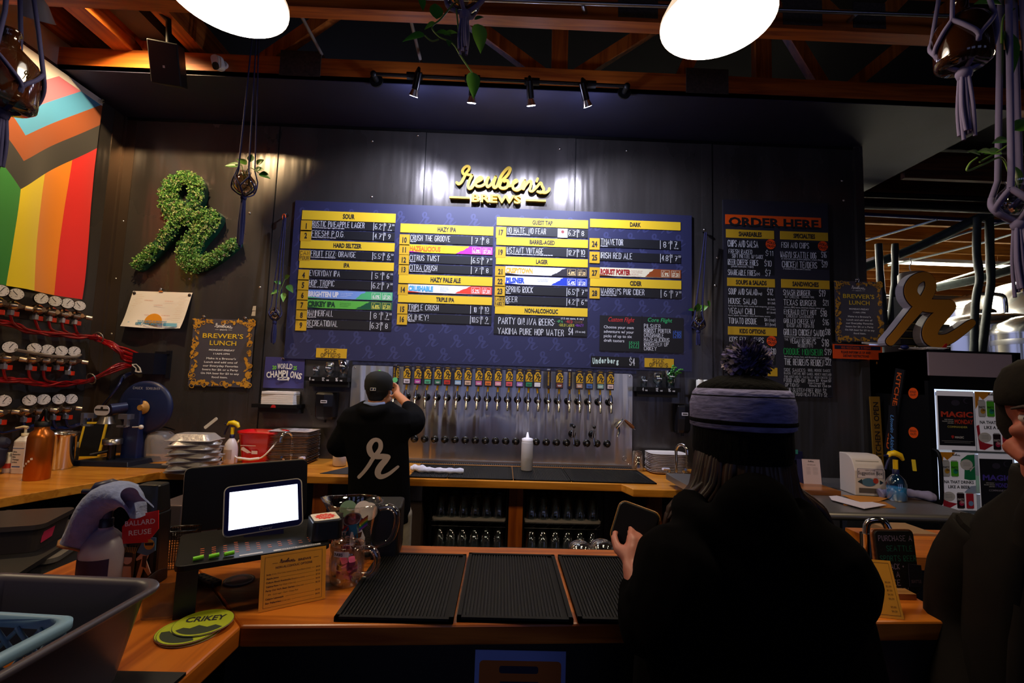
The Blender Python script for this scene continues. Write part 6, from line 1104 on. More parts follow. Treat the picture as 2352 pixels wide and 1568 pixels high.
# ---- left end: towelled spray bottle, stickered flask, caddies, tub, crate
p = B_(229, 1350); spl = (p.x, p.y, BZ)
t = spray('large white spray bottle under the blue-grey towel', (p.x, p.y, BZ+.001), .29, 'a8a4b8', '2a2c4a', '1a1c30', .3, None, 1.12, '16184a')
px_ = 1067/p.y
tp = [(150, 1235), (168, 1195), (192, 1150), (222, 1112), (262, 1100), (298, 1108), (318, 1130), (326, 1160)]
t = thing('hand_towel', 'blue-grey towel draped over the white spray bottle', 'towel', (p.x, p.y, BZ+.2)); prof = [at(a, b, y=p.y) for a, b in tp]; rows = []
wdt = [(-.03, .045), (-.045, .06), (-.05, .075), (-.05, .075), (-.045, .07), (-.04, .06), (-.03, .05), (-.03, .045)]
thick = [at(232, 1258, y=p.y), at(225, 1225, y=p.y), at(240, 1190, y=p.y), at(262, 1170, y=p.y), at(280, 1165, y=p.y), at(294, 1160, y=p.y), at(308, 1168, y=p.y), at(328, 1186, y=p.y)]
rnd = random.Random(4)
for i in range(len(prof)):
    a, b = prof[i], thick[i]; c = (a+b)/2; hx = (b-a)/2; ring = []
    for k in range(14):
        an = 2*PI*k/14; q = c+hx*math.cos(an)*.98+Vector((0, 1, 0))*math.sin(an)*(.05+.008*math.sin(i*2+k))+Vector((rnd.uniform(-.002, .002), 0, rnd.uniform(-.002, .002)))
        ring.append(tuple(q-Vector((p.x, p.y, BZ+.2))))
    rows.append(ring)
m = MB(mat('7c88b4', .95, noise=.14, ns=60, bump=.5, sheen=.4)); m.loft(rows); m.build('cloth', t, sub=1)
m = MB(mat('7c88b4', .95, noise=.14, ns=60, bump=.5)); q0 = at(318, 1130, y=p.y-.04)-Vector((p.x, p.y, BZ+.2)); m.loft([[tuple(q0+Vector((.025*math.cos(a)*(1+.1*j), -.03+.012*j, .02*math.sin(a)-.012*j))) for a in [k*PI/7 for k in range(10)]] for j in range(5)], closed=False); m.build('folded_corner', t, sub=1)
m = MB(mat('9a6a3c', .9)); e = [Vector(q) for q in rows[0]]; m.tube([q for q in e]+[e[0]], .004, 6); m.build('hem', t)
p = B_(314, 1345); t = thing('stickered_flask', 'tall black flask covered in stickers with a red BALLARD REUSE one', 'flask', (p.x, p.y+.03, BZ)); R0 = .05
fh = at(320, 1114, y=p.y).z-BZ
m = MB(mat('141418', .35)); m.prism(rrect(.092, .075, .02), 0, fh*.72, .9); m.prism(rrect(.08, .065, .018), fh*.72, fh, .8); m.build('body', t, bevel=.004)
m = MB(mat('c8141c', .5)).fm(fr((0, -.040, fh*.60), (1, .04, .12), (0, .05, 1))); m.prism([(-.046, -.042), (.022, -.045), (.05, -.012), (.05, .038), (-.02, .030), (-.046, .004)], -.002, .0012); m.use(WHITE); m.text('BALLARD', .002, .004, .014, .0018, w=.08, bold=.01, shear=.0); m.text('REUSE', .002, -.022, .014, .0018, w=.06, bold=.01); m.build('red_sticker', t)
m = MB(mat('5a4a3a', .6)).fm(fr((0, -.0405, fh*.28), (1, 0, 0), (0, .03, 1))); rnd = random.Random(9); m.prism([(-.045, -.06), (-.005, -.06), (-.004, .03), (-.045, .03)], -.002, .001); m.use(mat('d8c0b0', .6)); m.prism(circ(.013, 14, -.024, -.002), .001, .0014); m.prism([(-.042, -.06), (-.006, -.06), (-.012, -.02), (-.034, -.02)], .001, .0014); m.use(mat('1a1616', .6)); m.prism([(-.038, .004), (-.010, .004), (-.012, .016), (-.03, .018)], .0012, .0018); m.use(mat('b89a30', .6))
for k in range(7): m.prism([(-.03+.004*k, .014), (-.028+.004*k, .014), (-.046+.008*k, .036)], .001, .0016)
m.build('portrait_sticker', t)
m = MB(mat('d0b0a0', .6)).fm(fr((.022, -.0412, fh*.27), (1, 0, 0), (0, .03, 1))); m.prism([(-.016, -.05), (-.006, -.05), (.0, -.02), (.016, -.04), (.022, -.034), (.006, 0), (.014, .024), (.004, .034), (-.008, .02), (-.022, .004), (-.02, -.002), (-.006, .004)], -.001, .0018); m.use(mat('3a2a24', .6)); m.prism([(-.004, -.016), (.008, -.02), (.008, .012), (-.004, .012)], .0018, .0024); m.build('dancer_sticker', t)
m = MB(mat('4a80a8', .6)).fm(fr((.03, -.0405, fh*.44), (1, 0, 0), (0, .03, 1))); m.prism([(-.03, -.026), (.0, -.034), (.02, -.02), (.018, .014), (-.012, .016)], -.001, .0012); m.use(mat('d0a838', .6)); m.prism(circ(.014, 14, .002, -.004), .0012, .0018); m.use(INK); m.prism([(-.01, .0), (.015, .002), (.013, -.006), (-.008, -.007)], .0018, .0024); m.build('skull_sticker', t)
# mesh cup and clear box behind the tub
p = B_(383, 1330); t = thing('mesh_pen_cup', 'small black mesh holder beside the left riser leg', 'holder', (p.x-.03, p.y+.10, BZ), .3); m = MB(BLACKG)
for k in range(13):
    x = -.04+k*.08/12
    for s in (-1, 1): m.cyl((x, s*.03, 0), (x, s*.03, .11), .0012, n=4)
for k in range(14):
    for s in (-1, 1): m.cyl((-.04, s*.03, k*.008), (.04, s*.03, k*.008), .0011, n=4)
m.tube([(-.04, -.03, .11), (.04, -.03, .11), (.04, .03, .11), (-.04, .03, .11), (-.04, -.03, .11)], .003, 6); m.build('wire_mesh', t)
p = B_(378, 1428); t = thing('clear_caddy', 'clear plastic caddy between the bus tub and riser leg', 'caddy', (p.x-.035, p.y+.05, BZ+.001), .2); m = MB(mat('3a3840', .3, alpha=.3)); m.loft([[(q[0], q[1], 0) for q in rrect(.075, .09, .015)], [(q[0], q[1], .085) for q in rrect(.085, .10, .018)], [(q[0], q[1], .085) for q in rrect(.079, .094, .016)], [(q[0], q[1], .005) for q in rrect(.07, .085, .013)]], True, True, False); m.build('box', t)
# glass washer of the left counter
a, b = at(362, 1245, y=2.6), at(412, 1163, y=2.6); t = thing('glass_washer', 'steel-fronted appliance with black badge under the left counter', 'appliance', ((a.x+b.x)/2, 2.62, 0), .0); w = (b.x-a.x); m = MB(mat('8a7a78', .35, .8)); m.box(-w*1.1, 0, .0, w/2, .35, b.z); m.build('body', t, bevel=.006); m = MB(mat('14141a', .4)); m.box(-w*.5, -.006, a.z+.02, w*.42, 0, a.z+.07); m.use(WHITE).fm(fr((0, -.0066, a.z+.045), (1, 0, 0), (0, 0, 1))); m.prism(circ(.012, 16, w*.28, 0), 0, .0006); m.text('Gem-Otter', -w*.18, .002, .016, .001, w=.07, shear=.2); m.rect(-w*.42, -.013, -w*.05, -.008, .001); m.build('badge', t)
# bus tub
zr = BZ+.165
P1, P2, P3 = B_(392, 1330, zr), B_(40, 1316, zr), B_(178, 1446, zr); u = (P1-P2); v = (P1-P3); ang = math.atan2(u.y, u.x)
WT, DT = .40, .53
ux = Vector((math.cos(ang), math.sin(ang), 0)); uy = Vector((-math.sin(ang), math.cos(ang), 0)); ctr = P1-ux*WT/2-uy*DT/2; ctr.z = BZ
t = thing('bus_tub', 'big grey plastic bus tub on the left end of the bar', 'tub', (ctr.x, ctr.y, BZ+.0005), ang); m = MB(mat('4a4450', .35)); rg = lambda w, d, z, r=.05: [(q[0], q[1], z) for q in rrect(w, d, r, n=6)]
m.loft([rg(WT-.08, DT-.08, 0), rg(WT-.03, DT-.03, .15), rg(WT, DT, .155), rg(WT+.004, DT+.004, .16), rg(WT, DT, .165), rg(WT-.02, DT-.02, .166), rg(WT-.035, DT-.035, .155), rg(WT-.09, DT-.09, .006)]); m.build('shell', t)
def inTub(nm, lab, x, y, rot, fn, mt, cat='glass'): m = MB(mt); fn(m); q = ctr+ux*x+uy*y; return tag(m.build(nm, loc=(q.x, q.y, BZ+.05), rot=rot), lab, cat)
inTub('dirty_glass', 'empty glass lying in the bus tub near its right side', .10, -.02, (1.45, .1, .7), lambda m: tumbler(m, .03, .042, .13), GLSD); inTub('dirty_glass', 'empty glass lying in the middle of the bus tub', -.04, .05, (1.5, -.1, 2.2), lambda m: tumbler(m, .03, .042, .13), GLSD)
inTub('metal_straw', 'pale straw poking up from the left of the bus tub', -.12, .12, (.5, .35, .2), lambda m: m.cyl((0, 0, -.03), (0, 0, .13), .005), mat('d8c0a8', .3), 'straw')
inTub('paper_scrap', 'crumpled pale napkin in the bus tub', .11, -.08, (0, 0, .4), lambda m: m.ball((0, 0, 0), .03, 7, 1.3, 1, .5), mat('a8a4b8', .8), 'napkin')
# blue crate
zc = BZ+.155; Q1 = B_(176, 1416, zc); ang2 = ang-.03; ux = Vector((math.cos(ang2), math.sin(ang2), 0)); uy = Vector((-math.sin(ang2), math.cos(ang2), 0)); WC, DC = .36, .30; ctr = Q1-ux*WC/2-uy*DC/2
t = thing('blue_crate', 'pale blue lattice plastic crate at the lower left corner', 'crate', (ctr.x, ctr.y, BZ+.001), ang2); CB_ = mat('7ea4c4', .45); m = MB(CB_)
m.loft([rg(WC, DC, .135, .03), rg(WC+.012, DC+.012, .14, .03), rg(WC+.012, DC+.012, .152, .03), rg(WC, DC, .155, .03), rg(WC-.022, DC-.022, .154, .025), rg(WC-.022, DC-.022, .135, .025)], False, False); m.build('rim', t)
m = MB(CB_); m.rbox(WC-.02, DC-.02, .03, 0, .01); m.build('floor_plate', t)
m = MB(CB_)
for (o, d, L_) in (((-WC/2+.012, -DC/2+.01, 0), (1, 0, 0), WC-.024), ((-WC/2+.012, DC/2-.01, 0), (1, 0, 0), WC-.024), ((-WC/2+.01, -DC/2+.012, 0), (0, 1, 0), DC-.024), ((WC/2-.01, -DC/2+.012, 0), (0, 1, 0), DC-.024)):
    m.fm(fr(o, d, (0, 0, 1))); n = int(L_/.042)
    for k in range(-3, n+1):
        for s in (0, 1):
            x0, x1 = k*.042, k*.042+.13; x0, x1 = (x0, x1) if not s else (x1, x0); y0, y1 = .006, .137; a_, b_ = min(x0, x1), max(x0, x1)
            ca, cb = max(a_, 0), min(b_, L_)
            if cb-ca < .006: continue
            f = lambda x: y0+(y1-y0)*(x-x0)/(x1-x0)
            m.tube([(ca, f(ca), .003*s), (cb, f(cb), .003*s)], .0042, 5)
    m.fm(fr(o, d, (0, 0, 1))); m.box(-.002, 0, -.004, .02, .14, .004); m.box(L_-.02, 0, -.004, L_+.002, .14, .004)
m.build('lattice_wall', t)
q = B_(30, 1500, BZ+.14); t = thing('glass_jar', 'clear jar with an orange lid lying in the blue crate', 'jar', (q.x-.03, q.y, BZ+.10), 0, None, False, (1.2, .2, .9)); m = MB(GLS); m.lathe([(.034, -.09), (.036, -.08), (.036, 0), (.03, .01)], 20); m.build('glass_body', t); m = MB(mat('e87a18', .35, coat=.3)); m.lathe([(.034, .004), (.036, .008), (.036, .026), (.03, .032), (1e-6, .032)], 24); m.build('lid', t)
q = B_(300, 1556); m = MB(mat('060607', .6)); m.prism([(-.16, -.2), (.09, -.2), (.10, .0), (-.14, .0)], 0, .006); tag(m.build('black_tray', loc=(q.x, q.y+.01, BZ+.0005)), 'flat black tray at the bottom edge beside the blue crate', 'tray')
# ---------------------------------------------------------------- brewery seen past the end of the wall
m = MB(mat('bcb6a8', .8)); m.box(-3.5, 10.6, 0, 12, 10.7, 5); struct(m.build('wall_brewery'))
m = MB(mat('9a9a98', .8)); m.box(11.9, -5.1, 0, 12, 10.7, 5); struct(m.build('wall_right'))
m = MB(mat('0b0b0e', .5)); m.box(3.08, 4.03, 0, 3.8, 4.08, 1.9); m.box(3.04, D+.1, 0, 3.08, 4.08, 1.93); struct(m.build('wall_low'))
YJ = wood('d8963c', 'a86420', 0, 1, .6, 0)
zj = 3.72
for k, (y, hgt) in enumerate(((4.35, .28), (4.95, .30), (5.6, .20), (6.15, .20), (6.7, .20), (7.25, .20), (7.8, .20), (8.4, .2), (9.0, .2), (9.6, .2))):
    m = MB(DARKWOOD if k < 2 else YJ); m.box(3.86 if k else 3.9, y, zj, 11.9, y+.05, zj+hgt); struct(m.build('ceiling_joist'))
m = MB(YJ); m.box(3.86, 5.4, zj+.2, 11.9, 10.6, zj+.24); struct(m.build('ceiling_brewery'))
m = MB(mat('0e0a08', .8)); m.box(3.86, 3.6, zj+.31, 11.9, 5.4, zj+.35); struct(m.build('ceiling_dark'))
for k, (x, y, w) in enumerate(((4.0, 6.6, 2.2), (6.6, 6.8, 2.2), (5.4, 9.4, 3.0))):
    t = thing('strip_light', ['fluorescent strip above the giant initial among brewery joists', 'fluorescent strip behind the hanging globe planter at right', 'fluorescent strip deep inside the brewery'][k], 'light', (x, y, 3.58)); m = MB(WHITE); m.box(-w/2, -.08, 0, w/2, .08, .05); m.build('housing', t); m = MB(mat('fff4d8', .4, e=9)); m.box(-w/2+.02, -.06, -.012, w/2-.02, .06, 0); m.build('tube', t)
    for s in (-1, 1): m = MB(CHROME); m.cyl((s*w*.4, 0, .05), (s*w*.4, 0, .16), .005); m.build('hanger', t)
def tank(lab, cx, cy, r, zs, zt, extra=0):
    t = thing('brewing_tank', lab, 'tank', (cx, cy, 0)); m = MB(mat('d8d6d0', .18, 1)); m.lathe([(r*.3, .4), (r, .9), (r, zs)], 40); m.build('shell', t); m = MB(mat('e4e2dc', .2, 1)); m.lathe([(r*1.012, zs-.04), (r*1.012, zs), (r*.93, zs+(zt-zs)*.45), (r*.6, zs+(zt-zs)*.85), (r*.15, zt), (1e-6, zt)], 40); m.build('dome', t)
    m = MB(CHROME); m.lathe([(r*.22, zt-.02), (r*.22, zt+.04), (r*.18, zt+.06), (1e-6, zt+.065)], 24); m.build('manway', t); m = MB(CHROME); m.tube(smooth([(r*.55, 0, zs+.1), (r*.55, 0, zt+.16), (r*.5, 0, zt+.24), (r*.3, 0, zt+.26), (-r*.2, 0, zt+.26)], 4), .025, 10); m.build('vent_pipe', t); m = MB(mat('b4b2ac', .3, 1)); m.lathe([(r*1.006, zs-.16), (r*1.014, zs-.13), (r*1.006, zs-.10)], 40, cap0=False, cap1=False); m.build('band', t)
    for a in (0, 2.1, 4.2): m = MB(STEEL); m.cyl((r*.8*math.cos(a), r*.8*math.sin(a), 0), (r*.8*math.cos(a), r*.8*math.sin(a), .8), .05); m.build('leg', t)
def tp(px, py, Y): return at(px, py, y=Y)
a = tp(2262, 748, 5.6); tank('steel brewing tank with low dome right of the giant initial', a.x, 5.6, .50, a.z, tp(2262, 722, 5.6).z)
a = tp(2420, 730, 6.3); tank('large steel tank with bright shoulder at right picture edge', a.x, 6.3, .95, a.z, tp(2420, 640, 6.3).z)
a = tp(2050, 752, 6.6); tank('steel tank mostly hidden behind the giant initial', a.x, 6.6, .62, a.z, tp(2050, 722, 6.6).z)
a = tp(2235, 700, 8.2); tank('distant steel tank with yellowish dome behind the others', a.x, 8.2, .75, a.z, tp(2235, 685, 8.2).z)
a = tp(2370, 760, 5.0); tank('nearest steel tank, cut off by the right edge', a.x+.12, 5.0, .42, a.z, tp(2370, 722, 5.0).z)
INS = mat('2c3430', .6, noise=.3, ns=20, bump=.3)
def pipe(lab, pts, r, mt=INS, nm='insulated_pipe', cat='pipe', knots=True):
    pts = smooth([tp(*p) for p in pts], 4); m = MB(mt); rnd = random.Random(lab); m.tube(pts, [r*(1+(.18*rnd.random() if knots else 0)) for _ in pts], 10); return tag(m.build(nm), lab, cat)
pipe('black insulated pipe dropping left of a pair beside the tanks', [(2245, 500, 4.9), (2243, 580, 4.9), (2250, 640, 4.9), (2240, 700, 4.9), (2236, 860, 4.9)], .035)
pipe('black insulated pipe dropping right of a pair beside the tanks', [(2272, 500, 4.9), (2274, 590, 4.9), (2276, 650, 4.9), (2266, 720, 4.9), (2250, 860, 4.9)], .035)
pipe('black insulated pipe left of the giant initial, nearer the wall', [(2018, 560, 5.2), (2022, 640, 5.2), (2028, 700, 5.2), (2040, 850, 5.2)], .035)
pipe('black insulated pipe left of the giant initial, with bent knot', [(2056, 560, 5.2), (2055, 640, 5.2), (2050, 690, 5.2), (2036, 850, 5.2)], .033)
pipe('fat black insulated pipe slanting under the brewery joists', [(1960, 622, 5.6), (2090, 575, 5.3), (2225, 512, 5.0), (2300, 478, 4.8)], .055, knots=False)
pipe('second fat black pipe slanting lower under the brewery joists', [(2150, 660, 6.5), (2250, 640, 6.2), (2352, 610, 6.0), (2440, 585, 5.8)], .06, knots=False)
GALV = mat('c8d4d0', .3, .8)
for k, p in enumerate((((1962, 560, 5.8), (2152, 504, 5.0)), ((1975, 622, 6.2), (2200, 540, 5.4), (2330, 505, 5.0)), ((2040, 610, 6.4), (2240, 562, 5.6), (2380, 520, 5.0)), ((2140, 655, 7.0), (2352, 590, 6.2)))): pipe('thin pale conduit slanting under the brewery joists, %s from top' % ORD[k], p, .013, GALV, 'conduit', knots=False)
m = MB(mat('1a2a8a', .4)); m.cyl(tp(1965, 491, 5.2), tp(2400, 514, 5.2), .022); tag(m.build('blue_pipe'), 'long blue pipe crossing level under the brewery ceiling', 'pipe')
for k in range(2): m = MB(BLACK); m.cyl(tp(1965, 446+22*k, 4.7), tp(2400, 462+22*k, 4.7), .05 if k else .03); tag(m.build('black_duct_pipe'), ['upper dark pipe under soffit edge at right', 'lower dark fat pipe under soffit edge at right'][k], 'pipe')
# ---------------------------------------------------------------- drinks fridge
FY = 3.40
p0 = at(2128, 802, y=FY); p1 = at(2345, 812, y=FY); XF0, XF1 = p0.x, p1.x+.03; ZF = p0.z
t = thing('drinks_fridge', 'tall black drinks fridge with lit door covered in posters', 'fridge', ((XF0+XF1)/2, FY, 0)); w = (XF1-XF0)/2
m = MB(mat('08080a', .35)); m.box(-w, .03, 0, -w+.04, .62, ZF); m.box(w-.04, .03, 0, w, .62, ZF); m.box(-w, .58, 0, w, .62, ZF); m.box(-w, .03, ZF-.34, w, .62, ZF); m.box(-w, .03, 0, w, .62, .15); m.build('body', t)
a, b = at(2137, 806, y=FY), at(2333, 868, y=FY); m = MB(mat('b8a4ac', .4)); m.box(a.x-(XF0+XF1)/2, .018, b.z, b.x-(XF0+XF1)/2, .03, a.z-.005); m.build('header_panel', t)
d0, d1 = at(2146, 893, y=FY), at(2330, 893, y=FY); dx0, dx1, dz1 = d0.x-(XF0+XF1)/2, d1.x-(XF0+XF1)/2+.03, d0.z
m = MB(mat('0a0a0c', .35)); m.box(-w, 0, .12, dx0, .03, dz1+.06); m.box(dx1, 0, .12, w, .03, dz1+.06); m.box(dx0, 0, dz1, dx1, .03, dz1+.06); m.box(dx0, 0, .12, dx1, .03, .22); m.build('door_frame', t)
m = MB(mat('cfe0ff', .4, e=2.2)); m.box(dx0, .02, .22, dx0+.022, .03, dz1); m.box(dx1-.03, .02, .22, dx1, .03, dz1); m.box(dx0, .02, dz1-.02, dx1, .03, dz1); m.build('light_strip', t)
m = MB(mat('dfe6f4', .6, e=.55)); m.box(dx0, .54, .22, dx1, .56, dz1); m.build('inner_lining', t)  # lining given its own glow, standing in for the lit fridge interior
m = MB(GLS); m.box(dx0, .012, .22, dx1, .016, dz1); m.build('door_glass', t)
m = MB(BLACK); m.tube(smooth([(dx0-.03, -.002, 1.2), (dx0-.03, -.05, 1.15), (dx0-.03, -.05, .85), (dx0-.03, -.002, .8)], 4), .012, 8); m.build('handle', t)
for zz in (.55, .85, 1.15):
    m = MB(CHROME); m.box(dx0, .16, zz, dx1, .52, zz+.008); m.build('inner_shelf', t)
rnd = random.Random(6); pc = None; n = 0
for j, zz in enumerate((.558, .858)):
    for k in range(7):
        c = ['d02030', '38b048', 'f0f0f0', '2848a0', 'e8a020', 'e8e8f0', '20a0a0'][(k+j*3) % 7]; m = MB(mat(c, .35)); m.lathe([(.03, 0), (.033, .006), (.033, .115), (.027, .122), (1e-6, .122)], 16); tag(m.build('drink_can', loc=((XF0+XF1)/2+dx0+.06+k*(dx1-dx0-.1)/6, FY+.24, zz)), 'drink can inside the fridge, %s from left on the %s shelf' % (ORD[k], ('lower', 'middle')[j]), 'can', 'cans inside the fridge')
CK = crop(2080, 860, 272/969)
def poster(label, c, fn, bw=.06):
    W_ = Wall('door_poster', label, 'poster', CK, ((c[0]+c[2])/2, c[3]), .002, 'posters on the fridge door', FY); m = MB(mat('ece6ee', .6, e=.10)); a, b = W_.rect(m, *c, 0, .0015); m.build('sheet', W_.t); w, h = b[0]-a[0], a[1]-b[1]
    fn(W_, lambda f: a[0]+w*f, lambda f: b[1]+h*f, w, h)
def magic(col, c2='d03028'):
    def f(W_, u, v, w, h):
        m = MB(mat('131018', .6)); m.rect(u(.02), v(.075), u(.98), v(.915), .002); m.use(mat('3a3444', .6)); m.poly([(u(.5)+x*.12*w, v(.80)+y*.05*h) for x, y in circ(1, 14)], .0024); m.poly([(u(.8)+x*.09*w, v(.84)+y*.05*h) for x, y in circ(1, 14)], .0026); m.use(mat('131018', .6)); m.poly([(u(.82)+x*.075*w, v(.84)+y*.04*h) for x, y in circ(1, 14)], .0028)
        m.use(mat(col, .6)); m.text('MAGIC', u(.52), v(.56), h*.09, .003, w=w*.86, bold=.04); m.text('MONDAY', u(.70), v(.445), h*.075, .003, w=w*.5, bold=.03)
        m.use(WHITE)
        for k, q in enumerate(('EVERY MONDAY', 'BALLARD TAPROOM', '5PM-9PM')): m.text(q, u(.42), v(.505-.03*k), h*.016, .003, w=w*(.24, .30, .16)[k], align='r', bold=.02)
        m.rect(u(.08), v(.15), u(.93), v(.153), .003); m.rect(u(.15), v(.125), u(.85), v(.128), .003); m.text('MAGIC', u(.56), v(.2), h*.035, .003, w=w*.24, bold=.03); m.use(mat('d8c850' if col == 'e04428' else 'a8a0a8', .6)); m.text('COMMANDER', u(.52), v(.375), h*.034, .003, w=w*.54, bold=.01); m.use(mat('d03028', .6)); m.poly([(u(.38), v(.19)), (u(.42), v(.22)), (u(.41), v(.245)), (u(.35), v(.245)), (u(.34), v(.22))], .003); m.build('print', W_.t)
    return f
def partyon(W_, u, v, w, h):
    m = MB(mat('e8981c', .6)); m.poly([(u(0), v(1)), (u(0), v(.70)), (u(.08), v(.78)), (u(.12), v(.92)), (u(.22), v(.86)), (u(.40), v(.95)), (u(.46), v(1))], .002); m.use(mat('1c9058', .6)); m.poly([(u(1), v(.97)), (u(.8), v(.96)), (u(.62), v(.88)), (u(.58), v(.80)), (u(.7), v(.70)), (u(.68), v(.54)), (u(.85), v(.52)), (u(1), v(.53))], .002); m.use(WHITE); m.poly([(u(.76)+x*.18*w, v(.79)+y*.095*h) for x, y in circ(1, 16)], .0024); m.poly([(u(.84), v(.72)), (u(1.0), v(.77)), (u(.86), v(.67))], .0024)
    m.use(mat('c82838', .6)); m.poly([(u(0), v(.42)), (u(.08), v(.44)), (u(.10), v(.26)), (u(.2), v(.14)), (u(.46), v(.11)), (u(.2), v(.02)), (u(.06), v(.03))], .002); m.use(WHITE); m.poly([(u(.22)+x*.18*w, v(.23)+y*.085*h) for x, y in circ(1, 16)], .0024); m.use(mat('b8cce8', .6)); m.poly([(u(1), v(.43)), (u(.85), v(.42)), (u(.66), v(.31)), (u(.8), v(.27)), (u(1), v(.3))], .002)
    for k, (x0, z0, c, c2) in enumerate(((.07, .57, 'd8d8d4', 'e0a838'), (.31, .57, '58d028', '20a080'), (.44, .02, '2a1018', 'd02858'), (.70, .02, 'd82838', '88b0e0'))):
        m.use(mat('c0c0c0', .4)); m.rect(u(x0+.02), v(z0), u(x0+.19), v(z0+.29), .0028); m.use(mat(c, .5)); m.rect(u(x0), v(z0+.015), u(x0+.215), v(z0+.27), .0031); m.use(mat(c2, .5)); m.poly([(u(x0+.13)+x*.07*w, v(z0+.1)+y*.045*h) for x, y in circ(1, 12)], .0034); m.use(WHITE if k == 2 else INK)
        if k < 3: m.text('PARTY', u(x0+.11), v(z0+.15), h*.035, .0037, w=w*.18, bold=.03); m.text('ON', u(x0+.145), v(z0+.10), h*.04, .0037, w=w*.1, bold=.03)
    m.use(INK); script(m, u(.36), v(.935), w*.24, .003, grow=.01); m.text('NA THAT DRINKS', u(.52), v(.46), h*.052, .003, w=w*.84, bold=.03); m.text('LIKE A BEER', u(.52), v(.375), h*.052, .003, w=w*.62, bold=.03)
    for k in range(3): m.rect(u(.12), v(.26-.025*k), u(.32), v(.263-.025*k), .003); m.rect(u(.66), v(.82-.025*k), u(.86), v(.823-.025*k), .003)
    m.build('print', W_.t)
poster('dark MAGIC MONDAY poster with red title, top left on fridge door', (250, 130, 577, 622), magic('e04428'))
poster('white cans poster at top right of the fridge door', (562, 138, 884, 634), partyon)
poster('white NA THAT DRINKS LIKE A BEER poster, middle left of fridge door', (272, 632, 584, 1112), partyon)
poster('dark MAGIC poster with violet title beside the man\'s collar', (592, 645, 904, 1145), magic('5a48b8'))
poster('dark MAGIC MONDAY poster with violet title below the steel counter', (286, 1150, 598, 1520), magic('5a48b8'))
CB2 = crop(1960, 760, 200/980)
for k, (x, y) in enumerate(((675, 700), (677, 1142))):
    p = at(*CB2(x, y), x=XF0-.002); m = MB(mat('ff5a10', .5)).fm(fr(p, (0, -1, 0), (0, 0, 1))); m.prism(circ(.042, 20), 0, .002); m.use(INK); m.text('SOLD', 0, .004, .016, .0026, bold=.02); m.text('OUT!', 0, -.02, .016, .0026, bold=.02); tag(m.build('sold_out_sticker'), ['upper orange sold-out sticker on side of the fridge', 'lower orange sold-out sticker on side of the fridge'][k], 'sticker')
p = at(*CB2(685, 1510), x=XF0-.002); m = MB(YEL).fm(fr(p, (0, -1, .1), (0, 0, 1))); m.prism(rrect(.035, .085, .004), 0, .002); tag(m.build('yellow_sticker'), 'small yellow sticker low on side of the fridge', 'sticker')
# leaning boards
def plank(lab, tl, tr, bl, br, Y, face, txt, tcol, f0, f1, vert='r', shear=0):
    a, b, c, d = [at(*CB2(*q), y=Y) if Y > 0 else at(*CB2(*q), x=XF0-.016+Y) for q in (tl, tr, bl, br)]; up = ((a+b)-(c+d))/2; rt = ((b+d)-(a+c))/2; F = fr(c, rt, up); w, h = rt.length, up.length
    t = thing('wooden_sign', lab, 'sign', F.translation, rot=F.to_euler(), group='wooden kitchen signs leaning by the fridge'); m = MB(mat(face, .55)); m.box(0, 0, -.012, w, h, 0); m.build('plank', t)
    m = MB(mat(tcol, .55)); R_ = Matrix.Translation((w*.28, 0, .0008)) @ Matrix.Rotation(PI/2, 4, 'Z') if vert == 'l' else Matrix.Translation((w*.27, h, .0008)) @ Matrix.Rotation(-PI/2, 4, 'Z'); m.fm(R_)
    if vert == 'l': m.fm(Matrix.Translation((w*.78, 0, .0008)) @ Matrix.Rotation(PI/2, 4, 'Z')); m.text(txt, h*f0, 0, w*.55, 0, w=h*(f1-f0), align='l', bold=.02)
    else: m.text(txt, h*f0, 0, w*.5, 0, w=h*(f1-f0), align='l', bold=.02, shear=shear)
    m.build('lettering', t)
plank('yellow plank lettered WHEAT, tallest of the leaning kitchen signs', (362, 350), (450, 352), (330, 1500), (392, 1500), 3.86, '8a6418', 'WHEAT', '141010', .36, .52)
plank('yellow plank lettered KITCHEN IS OPEN behind the suggestion box', (212, 738), (322, 738), (238, 1530), (345, 1530), 3.80, '8a6418', 'KITCHEN IS OPEN', '141010', .06, .92, 'l')
plank('black plank lettered KITCHEN CLOSED in orange', (575, 440), (675, 470), (330, 1400), (430, 1440), 0, '101014', 'KITCHEN CLOSED', 'e86018', .04, .90)
plank('black plank with pale blue script, in front of KITCHEN CLOSED', (575, 870), (640, 885), (400, 1560), (500, 1580), -.016, '101016', 'Unwin Akinha', '5a90c8', .14, .74, 'r', .3)
p = at(1984, 963, y=3.96); m = MB(mat('8a86a0', .5)).fm(fr((p.x, 4.03, p.z), (1, 0, 0), (0, 0, 1))); m.prism(rrect(.055, .085, .004), 0, .008); m.box(-.006, -.012, .008, .006, .012, .014); tag(m.build('light_switch'), 'pale light switch on the dark wall left of the wooden signs', 'switch')
